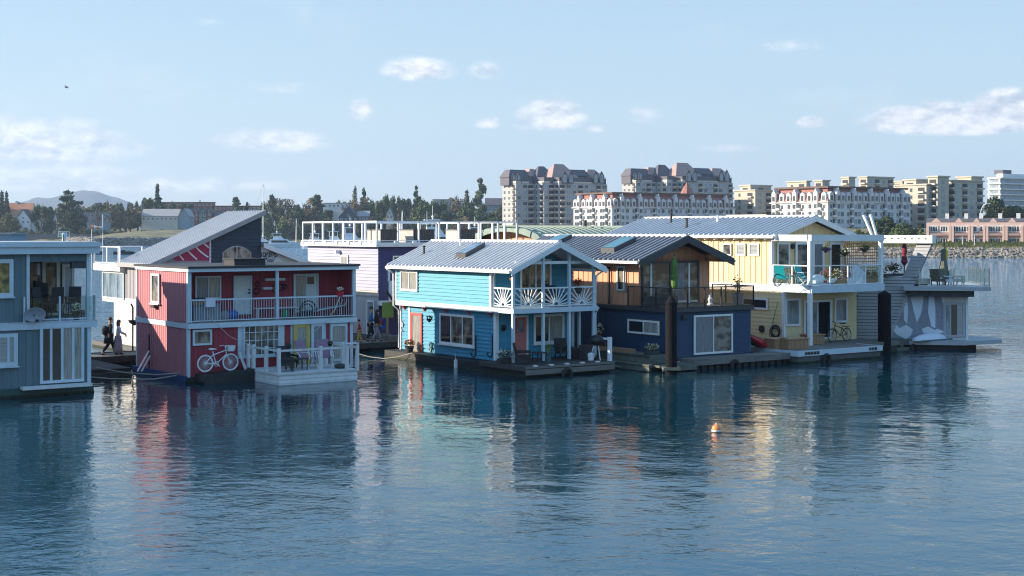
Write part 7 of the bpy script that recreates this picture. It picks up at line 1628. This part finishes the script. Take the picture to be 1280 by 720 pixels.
for px, py, lf, fl, lb, r in ((1032, 311.5, 'leaf_green', 'petal_purple', 'purple flowering basket hanging left under the pergola', .26), (1055.5, 316, 'leaf_green', 'petal_white', 'wide basket with pale flowers hanging in front of the lattice', .36), (1080.5, 311, 'leaf_dark', None, 'dark green basket hanging at the right of the lattice', .3)):
    s, z = h7.f(px, py, -2.3); rt = root('hanging_basket', lb, 'hanging basket', h7.w(s, -2.3, z), A, 'baskets hanging under the pergola'); MB().lathe([(.04, -.2), (r * .8, 0), (r * .85, .03)], (0, 0, 0), 12).build('basket', 'wood_dark', rt)
    MB().leaves((0, 0, .03), (r * 1.1, r * 1.1, r * .75), 130, .06, fill=.3).build('foliage', lf, rt)
    if fl: MB().leaves((0, -.05, -.02 if fl == 'petal_purple' else .12), (r, r, r * .5), 60, .055, fill=.6).build('flowers', fl, rt)
    MB().tube([(-r * .7, 0, .03), (0, 0, zp0 - z)], .008, 3).tube([(r * .7, 0, .03), (0, 0, zp0 - z)], .008, 3).build('hanger', 'wood_warm', rt)
for px0, px1, t, lb in ((969, 986, -3.6, 'wooden slatted planter box nearest the hose reel on the yellow houseboat deck'), (986, 1011, -4.1, 'large wooden slatted planter box left of the white porch post'), (1014, 1031, -2.6, 'wooden slatted planter box right of the white porch post')):
    a0 = h7.f(px0, 425, t)[0]; a1 = h7.f(px1, 425, t)[0]; rt = root('planter_box', lb, 'planter box', h7.w(a0, t, .62), A, 'wooden planter boxes'); w_ = a1 - a0
    MB().box(.02, w_ - .02, 0.02, .8, 0, .5).battens(PF(.02), .06, w_ - .06, .02, .5, .1, w=.08, d=.02).battens(PS(.02), .06, .76, .02, .5, .1, w=.08, d=.02).build('box', 'wood_warm', rt); MB().box(-.04, w_ + .04, -.05, .84, .5, .55).build('rim', 'wood_warm', rt)
t, z = h7.sd(971, 413, .02); rt = root('hose_reel', 'black coiled hose hanging on the yellow wall beside the corner', 'hose', h7.w(-.12, t, z), A)
b = MB()
for k in range(6): b.ring((0, random.uniform(-.08, .08), -.1 + random.uniform(-.05, .1)), .26 + .05 * (k % 3), .025, 'x', 18, 4)
b.tube([(0, -.1, -.3), (.0, .1, -.7), (0, .35, -.95)], .025, 5); b.build('coil', 'rubber', rt); MB().tube([(0, .3, -.4), (.02, .25, .3), (.02, -.2, 1.6)], .02, 5).build('supply_hose', 'green_plastic', rt)
a = h7.f(1078, 400, .5)[0]; rt = root('garden_trellis', 'black metal trellis on the grey wall behind the porch post', 'trellis', h8.w(h8.f(1070, 400, -.1)[0], -.12, .5), A); w_ = h8.f(1086, 400, -.1)[0] - h8.f(1070, 400, -.1)[0]
b = MB()
for x in (0, w_): b.box(x - .04, x + .04, -.04, .0, 0, 2.6)
for k in range(3): b.beam((0, -.02, .4 + k * .7), (w_, -.02, 1.1 + k * .7), .03, .03); b.beam((w_, -.02, .4 + k * .7), (0, -.02, 1.1 + k * .7), .03, .03)
b.beam((-.5, -.02, 2.5), (w_ + .9, -.02, 2.5), .06, .06); b.build('frame', 'black_metal', rt)
# modern house
def g8(px, py, t): s, z = h8.f(px, py, t); return s, z
s, z = g8(1130.5, 303, .6); _, zlo = g8(1130, 332, .6)
rt = root('parasol', 'closed dark red parasol hanging under the white canopy beam', 'parasol', h8.w(s, .6, zlo), A); h_ = z - zlo; MB().lathe([(.06, h_), (.13, h_ * .85), (.16, h_ * .55), (.11, h_ * .45), (.20, h_ * .15), (.05, 0)], (0, 0, 0), 9).build('canopy', 'wine', rt); MB().tube([(0, 0, -.6), (0, 0, h_)], .03, 6).build('pole', 'wood_dark', rt)
s, z = g8(1180, 298, 1.0); rt = root('parasol', 'tall closed olive and yellow parasol on the modern roof deck', 'parasol', h8.w(s, 1.0, zs), A); h_ = z - zs; MB().tube([(0, 0, 0), (0, 0, h_)], .04, 6).build('pole', 'black_metal', rt)
MB().lathe([(.34, .5), (.27, 1.0), (.16, 1.5), (.14, 2.1), (.03, h_ - .5)], (-.03, 0, 0), 8).build('canopy', 'wood_green', rt); MB().lathe([(.12, 1.5), (.14, 2.0), (.02, h_ - .5)], (.1, -.05, 0), 7).build('yellow_fold', 'yellow_cloth', rt)
s, z = g8(1117, 345, .3); _, zt_ = g8(1117, 331, .3); rt = root('flower_bed', 'dark red flowering bush on top of the ribbed wall', 'plant', h8.w(s, .3, z), A); MB().box(-.9, .9, -.2, .4, -.02, .14).build('trough', 'dark_fascia', rt); MB().leaves((0, .1, .45), (.8, .3, .4), 260, .07, fill=.1).build('foliage', 'leaf_dark', rt); MB().leaves((0, .1, .55), (.75, .3, .35), 60, .05).build('flowers', 'petal_red', rt)
s0, _ = g8(1150, 350, .6); s1, _ = g8(1170, 350, .6); rt = root('outdoor_sofa', 'pale cushioned sofa behind the glass of the modern deck', 'sofa', h8.w(s0, .4, zs), A); w_ = s1 - s0
MB().box(0, w_, 0, .8, .1, .42).build('seat', 'house_cream', rt); MB().box(0, w_, .62, .85, .42, .95).build('backrest', 'fabric_white', rt); MB().box(.1, w_ * .45, .45, .65, .45, .75).build('cushion', 'cloth_grey', rt); MB().box(.1, .2, .1, .7, 0, .1).box(w_ - .2, w_ - .1, .1, .7, 0, .1).build('leg', 'black_metal', rt)
for px, lb, m in ((1173, 'dark wicker lounge chair below the tall parasol', 'wicker'), (1187, 'white deck chair with red cushion right of the tall parasol', 'fabric_white'), (1197, 'striped pale deck chair at the right of the modern deck', 'house_cream')):
    s, _ = g8(px, 350, .8); wicker_chair(h8.w(s, .8, zs), A + random.uniform(-.6, .6), lb, m, 'chairs on the modern deck', .6)
rt = root('dinghy', 'white upturned dinghy with green edge lying below the draped mural', 'dinghy', h8.w(g8(1164, 423, -.6)[0], -.6, .5), A)
b = MB(); n = 10
for i in range(n):
    u = i / (n - 1); w_ = .45 * math.sin(math.pi * (u * .8 + .1)); x = -1.55 + 3.0 * u; hh_ = .42 * math.sin(math.pi * (u * .75 + .12))
    for j in range(7): th = math.pi * j / 6; b.v.append((x, -w_ * math.cos(th), hh_ * math.sin(th) + .02))
for i in range(n - 1):
    for j in range(6): q = i * 7; b.f.append([q + j, q + j + 1, q + 8 + j, q + 7 + j])
b.f += [list(range(7)), list(range((n - 1) * 7, n * 7))]; b.build('hull', 'fabric_white', rt, smooth=True); MB().box(-1.45, 1.4, -.47, -.42, .01, .08).build('gunwale', 'glass_teal', rt)
# small things on docks
rt = root('notice_board', 'lime green notice panel on a wooden post beside the dock people', 'sign', main.w(main.f(484, 410, 1.2)[0], 1.2, .42), A); MB().box(-.06, .06, -.05, .05, 0, 1.9).build('post', 'wood_warm', rt); MB().box(-.38, .38, -.09, -.05, 1.25, 2.15).build('panel', 'lime', rt)
tag(MB().ring((0, 0, .9), .28, .05, 'y', 18, 6).ring((0, .06, .88), .2, .05, 'y', 16, 6).build('hose_coil', 'blue_plastic', loc=main.w(main.f(479.5, 410, 1.3)[0], 1.3, .42), rz=A), 'blue coiled hose left of the lime green notice panel', 'hose')
rt = root('dock_brace', 'diagonal timber brace beside the far corner of the blue houseboat', 'brace', main.w(main.f(489, 410, 1.0)[0], 1.0, .42), A); MB().beam((-.3, 0, 2.8), (1.4, 0, .6), .12, .12).build('beam', 'wood_dark', rt)
for i, (s, t, w_, lb) in enumerate(((main.f(476, 420, 1.0)[0], 1.0, .7, 'pale wooden crate on the dock behind the walking family'), (main.f(486, 420, -.6)[0], -.6, .9, 'low wooden crate on the dock at the far corner of the blue houseboat'))):
    rt = root('crate', lb, 'crate', main.w(s, t, .42), A); MB().box(0, w_, 0, .5, 0, .3).battens(PF(0), .04, w_ - .04, 0, .3, .15, w=.11, d=.015).build('box', 'wood_grey', rt)

# ------------------------------------------------------------------ people
def skinobj(name, verts, edges, radii, m, parent, sub=1, rootv=0):
    me = bpy.data.meshes.new(name); me.from_pydata(verts, edges, []); me.update(); me.materials.append(M[m])
    o = bpy.data.objects.new(name, me); COL.objects.link(o)
    md = o.modifiers.new('skin', 'SKIN')
    if not me.skin_vertices: me.attributes.new('skin', 'FLOAT', 'POINT') if False else None
    lay = me.skin_vertices[0] if len(me.skin_vertices) else None
    if lay is None:
        bpy.context.view_layer.objects.active = o
    for i, r in enumerate(radii):
        if lay: lay.data[i].radius = r if isinstance(r, tuple) else (r, r); lay.data[i].use_root = (i == rootv)
    if sub: sb = o.modifiers.new('sub', 'SUBSURF'); sb.levels = sub; sb.render_levels = sub
    bpy.context.view_layer.update(); dg = bpy.context.evaluated_depsgraph_get(); nm = bpy.data.meshes.new_from_object(o.evaluated_get(dg))
    for p in nm.polygons: p.use_smooth = True
    bpy.data.objects.remove(o); o = bpy.data.objects.new(name, nm); COL.objects.link(o); o.parent = parent; return o
def person(pos, rz, label, hgt=1.8, top='cloth_blue', legs='cloth_black', hair='hair_dark', skirt=False, stride=.28, coat=False, arm=(.25, -.2), child=False, long_hair=False, holding=None, lean=.03):
    """faces local -y; stride > 0: left leg forward"""
    rt = root('person', label, 'person', pos, rz, 'people walking on the dock'); k = hgt / 1.78; rt.scale = (k,) * 3
    hip, ch, nk = (0, 0, .93), (0, -lean, 1.28), (0, -lean * 1.2, 1.47)
    sh = [(.17, -lean, 1.41), (-.17, -lean, 1.41)]; hd0, hd1 = (0, -lean - .02, 1.56), (0, -lean - .03, 1.70)
    el = [(.23, -lean - arm[0] * .35 + .03, 1.14), (-.23, -lean - arm[1] * .35 + .03, 1.14)]
    hn = [(.21, -lean - arm[0] * 1.0, .96 + abs(arm[0]) * .25), (-.21, -lean - arm[1] * 1.0, .96 + abs(arm[1]) * .25)]
    kn = [(.10, -stride * .55 - .02, .50), (-.10, stride * .35 - .04, .50)]; an = [(.10, -stride * .95, .09), (-.10, stride * 1.15, .13)]; toe = [(.11, -stride * .95 - .17, .04), (-.11, stride * 1.15 - .16, .05)]
    V = [hip, (0, 0, 1.08), ch, nk, hd0, hd1]; E = [(0, 1), (1, 2), (2, 3), (3, 4), (4, 5)]; Rr = [(.15, .10), (.13, .09), (.15, .10), (.055, .055), (.085, .09), (.075, .085)]
    for i in range(2):
        b0 = len(V); V += [sh[i], el[i], hn[i]]; E += [(2, b0), (b0, b0 + 1), (b0 + 1, b0 + 2)]; Rr += [.06, .043, .035]
        pn = hn[i]; sgn = 1 if i == 0 else -1
        palm = (pn[0], pn[1] - .03, pn[2] - .07); V.append(palm); E.append((b0 + 2, b0 + 3)); Rr.append((.04, .018))
        for f_ in range(4):
            q = len(V); off = (f_ - 1.5) * .02; V += [(palm[0] + off * .4, palm[1] + off, palm[2] - .05), (palm[0] + off * .4 - sgn * .015, palm[1] + off - .01, palm[2] - .10 + abs(f_ - 1.5) * .008)]; E += [(b0 + 3, q), (q, q + 1)]; Rr += [.009, .007]
        q = len(V); V += [(palm[0] - sgn * .02, palm[1] - .05, palm[2] + .0)]; E += [(b0 + 3, q)]; Rr += [.010]
        b1 = len(V); V += [(kn[i][0] * .95, 0, .88), kn[i], an[i], toe[i]]; E += [(0, b1), (b1, b1 + 1), (b1 + 1, b1 + 2), (b1 + 2, b1 + 3)]; Rr += [.09, .062, .042, .035]
    body = skinobj('body', V, E, Rr, 'skin', rt)
    # face
    fy = hd1[1] - .085
    MB().ball((.032, fy + .004, 1.665), .013, 6).ball((-.032, fy + .004, 1.665), .013, 6).build('eyes', 'hair_dark', body)
    MB().prism([(-.014, 1.60), (.014, 1.60), (.006, 1.66), (-.006, 1.66)], 0, .03, PF(fy)).box(-.024, .024, fy - .006, fy + .01, 1.572, 1.58).build('nose', 'skin', body)
    MB().ball((.085, hd1[1] + .01, 1.645), .024, 6).ball((-.085, hd1[1] + .01, 1.645), .024, 6).build('ears', 'skin', body)
    hb = MB().ball((0, hd1[1] + .02, 1.715), .105, 14, .92)
    if long_hair: hb.lathe([(.06, 1.36), (.09, 1.5), (.1, 1.68)], (0, hd1[1] + .055, 0), 10)
    hb.build('hair', hair, rt, smooth=True)
    # clothes over the same skeleton, slightly fuller
    b = 6
    L_ = lambda i: b + i * 18
    tv = [V[0], V[1], V[2], (0, -lean * 1.1, 1.43)]; te = [(0, 1), (1, 2), (2, 3)]; tr = [(.175, .125), (.155, .11), (.175, .125), (.07, .07)]
    for i in range(2):
        q = len(tv); tv += [sh[i], el[i], tuple(Vector(el[i]).lerp(Vector(hn[i]), .82))]; te += [(2, q), (q, q + 1), (q + 1, q + 2)]; tr += [.078, .062, .05]
    skinobj('coat' if coat else 'shirt', tv, te, tr, top, rt)
    if coat: MB().lathe([(.25, .55), (.2, .85), (.17, 1.0)], (0, .02, 0), 12).build('coat_skirt', top, rt, smooth=True)
    if skirt: MB().lathe([(.24, .12), (.22, .4), (.19, .8), (.165, .98)], (0, 0, 0), 14).build('skirt', legs, rt, smooth=True)
    else:
        lv = [(0, 0, .95)]; le = []; lr = [(.165, .12)]
        for i in range(2): q = len(lv); lv += [(kn[i][0] * .95, 0, .86), kn[i], tuple(Vector(kn[i]).lerp(Vector(an[i]), .93))]; le += [(0, q), (q, q + 1), (q + 1, q + 2)]; lr += [.112, .085, .07]
        skinobj('trousers', lv, le, lr, legs, rt)
    for i in range(2): skinobj('shoe', [(an[i][0], an[i][1] + .03, .06 if i == 0 else .08), toe[i]], [(0, 1)], [.05, .04], 'cloth_black', rt)
    return rt
DKZ = .42
def dp(px, t=0): s = main.f(px, 430, t)[0]; return main.w(s, t, DKZ)
person(dp(136.5, -.1), A + R(90), 'walking adult in a long black coat, left of the couple', 1.92, 'cloth_black', 'cloth_black', 'hair_brown', stride=.34, coat=True, arm=(.2, -.15))
person(dp(147.5, -.2), A + R(80), 'long haired woman in white top and grey skirt, right of the couple', 1.78, 'cloth_white', 'cloth_grey', 'hair_brown', skirt=True, long_hair=True, arm=(.38, .3), stride=.12)
person(dp(463, 0), A + R(60), 'dark haired adult in a blue shirt, tallest of the dock group', 2.0, 'cloth_blue', 'cloth_black', 'hair_dark', arm=(.2, -.1), stride=.16)
person(dp(470.5, -.3), A + R(85), 'adult in dark clothes with a red bag, nearest the blue houseboat', 1.82, 'cloth_black', 'cloth_grey', 'hair_dark', long_hair=True, arm=(.3, .1), stride=.3)
person(dp(449.5, -.6), A + R(-120), 'child in a red top and yellow trousers beside the red houseboat', 1.32, 'cloth_red', 'cloth_tan', 'hair_dark', arm=(.15, -.15), stride=.16)
tag(MB().ball((0, 0, .0), .17, 10, 1.3).tube([(0, 0, .15), (-.1, 0, .5)], .015, 4).build('shoulder_bag', 'cloth_red', loc=dp(474, -.35) + Vector((0, 0, 1.15))), 'red shoulder bag carried by the adult in dark clothes', 'bag')
tag(MB().ball((0, 0, 0), .19, 10, 1.35).build('shoulder_bag', 'cloth_black', loc=dp(131.5, -.1) + Vector((0, 0, 1.25))), 'black bag on the back of the adult in the long black coat', 'bag')

# bird high over the bay
Yq = 160; v = ((83 - 640) / F * Yq, Yq, H + (YH - 109.5) * Yq / F)
b = MB(); k = 0
b.lathe([(.01, -.25), (.07, -.1), (.08, .05), (.045, .18), (.01, .28)], (0, 0, 0), 8); b.v = [(z_, y_, x_ * .8) for x_, y_, z_ in b.v]
for s in (-1, 1): n0 = len(b.v); b.v += [(.08, 0, .03), (-.08, 0, .03), (-.1, s * .34, .17), (.06, s * .36, .19), (-.14, s * .68, .06), (.0, 0, .06), (-.02, s * .35, .20)]; b.f += [[n0, n0 + 1, n0 + 2, n0 + 3], [n0 + 3, n0 + 2, n0 + 4], [n0 + 5, n0 + 1, n0 + 2, n0 + 6], [n0 + 5, n0, n0 + 3, n0 + 6]]
tag(b.build('bird', 'cloth_grey', loc=v), 'small lone bird high in the sky at the left', 'bird')

# ------------------------------------------------------------------ air
HAZE = 0.000095
if HAZE:
    hb = MB().box(-5200, 5200, -120, 8600, -2.2, 420); m = bpy.data.materials.new('air_haze'); m.use_nodes = True; t = m.node_tree; t.nodes.clear()
    o_ = t.nodes.new('ShaderNodeOutputMaterial'); pv = t.nodes.new('ShaderNodeVolumePrincipled'); pv.inputs['Density'].default_value = HAZE; pv.inputs['Color'].default_value = (.62, .78, 1.0, 1); pv.inputs['Anisotropy'].default_value = .25
    t.links.new(pv.outputs[0], o_.inputs['Volume']); M['air_haze'] = m; o = hb.build('haze', 'air_haze'); o['kind'] = 'stuff'; o['label'] = 'thin pale sea haze in front of the far shore and hill'; o['category'] = 'haze'
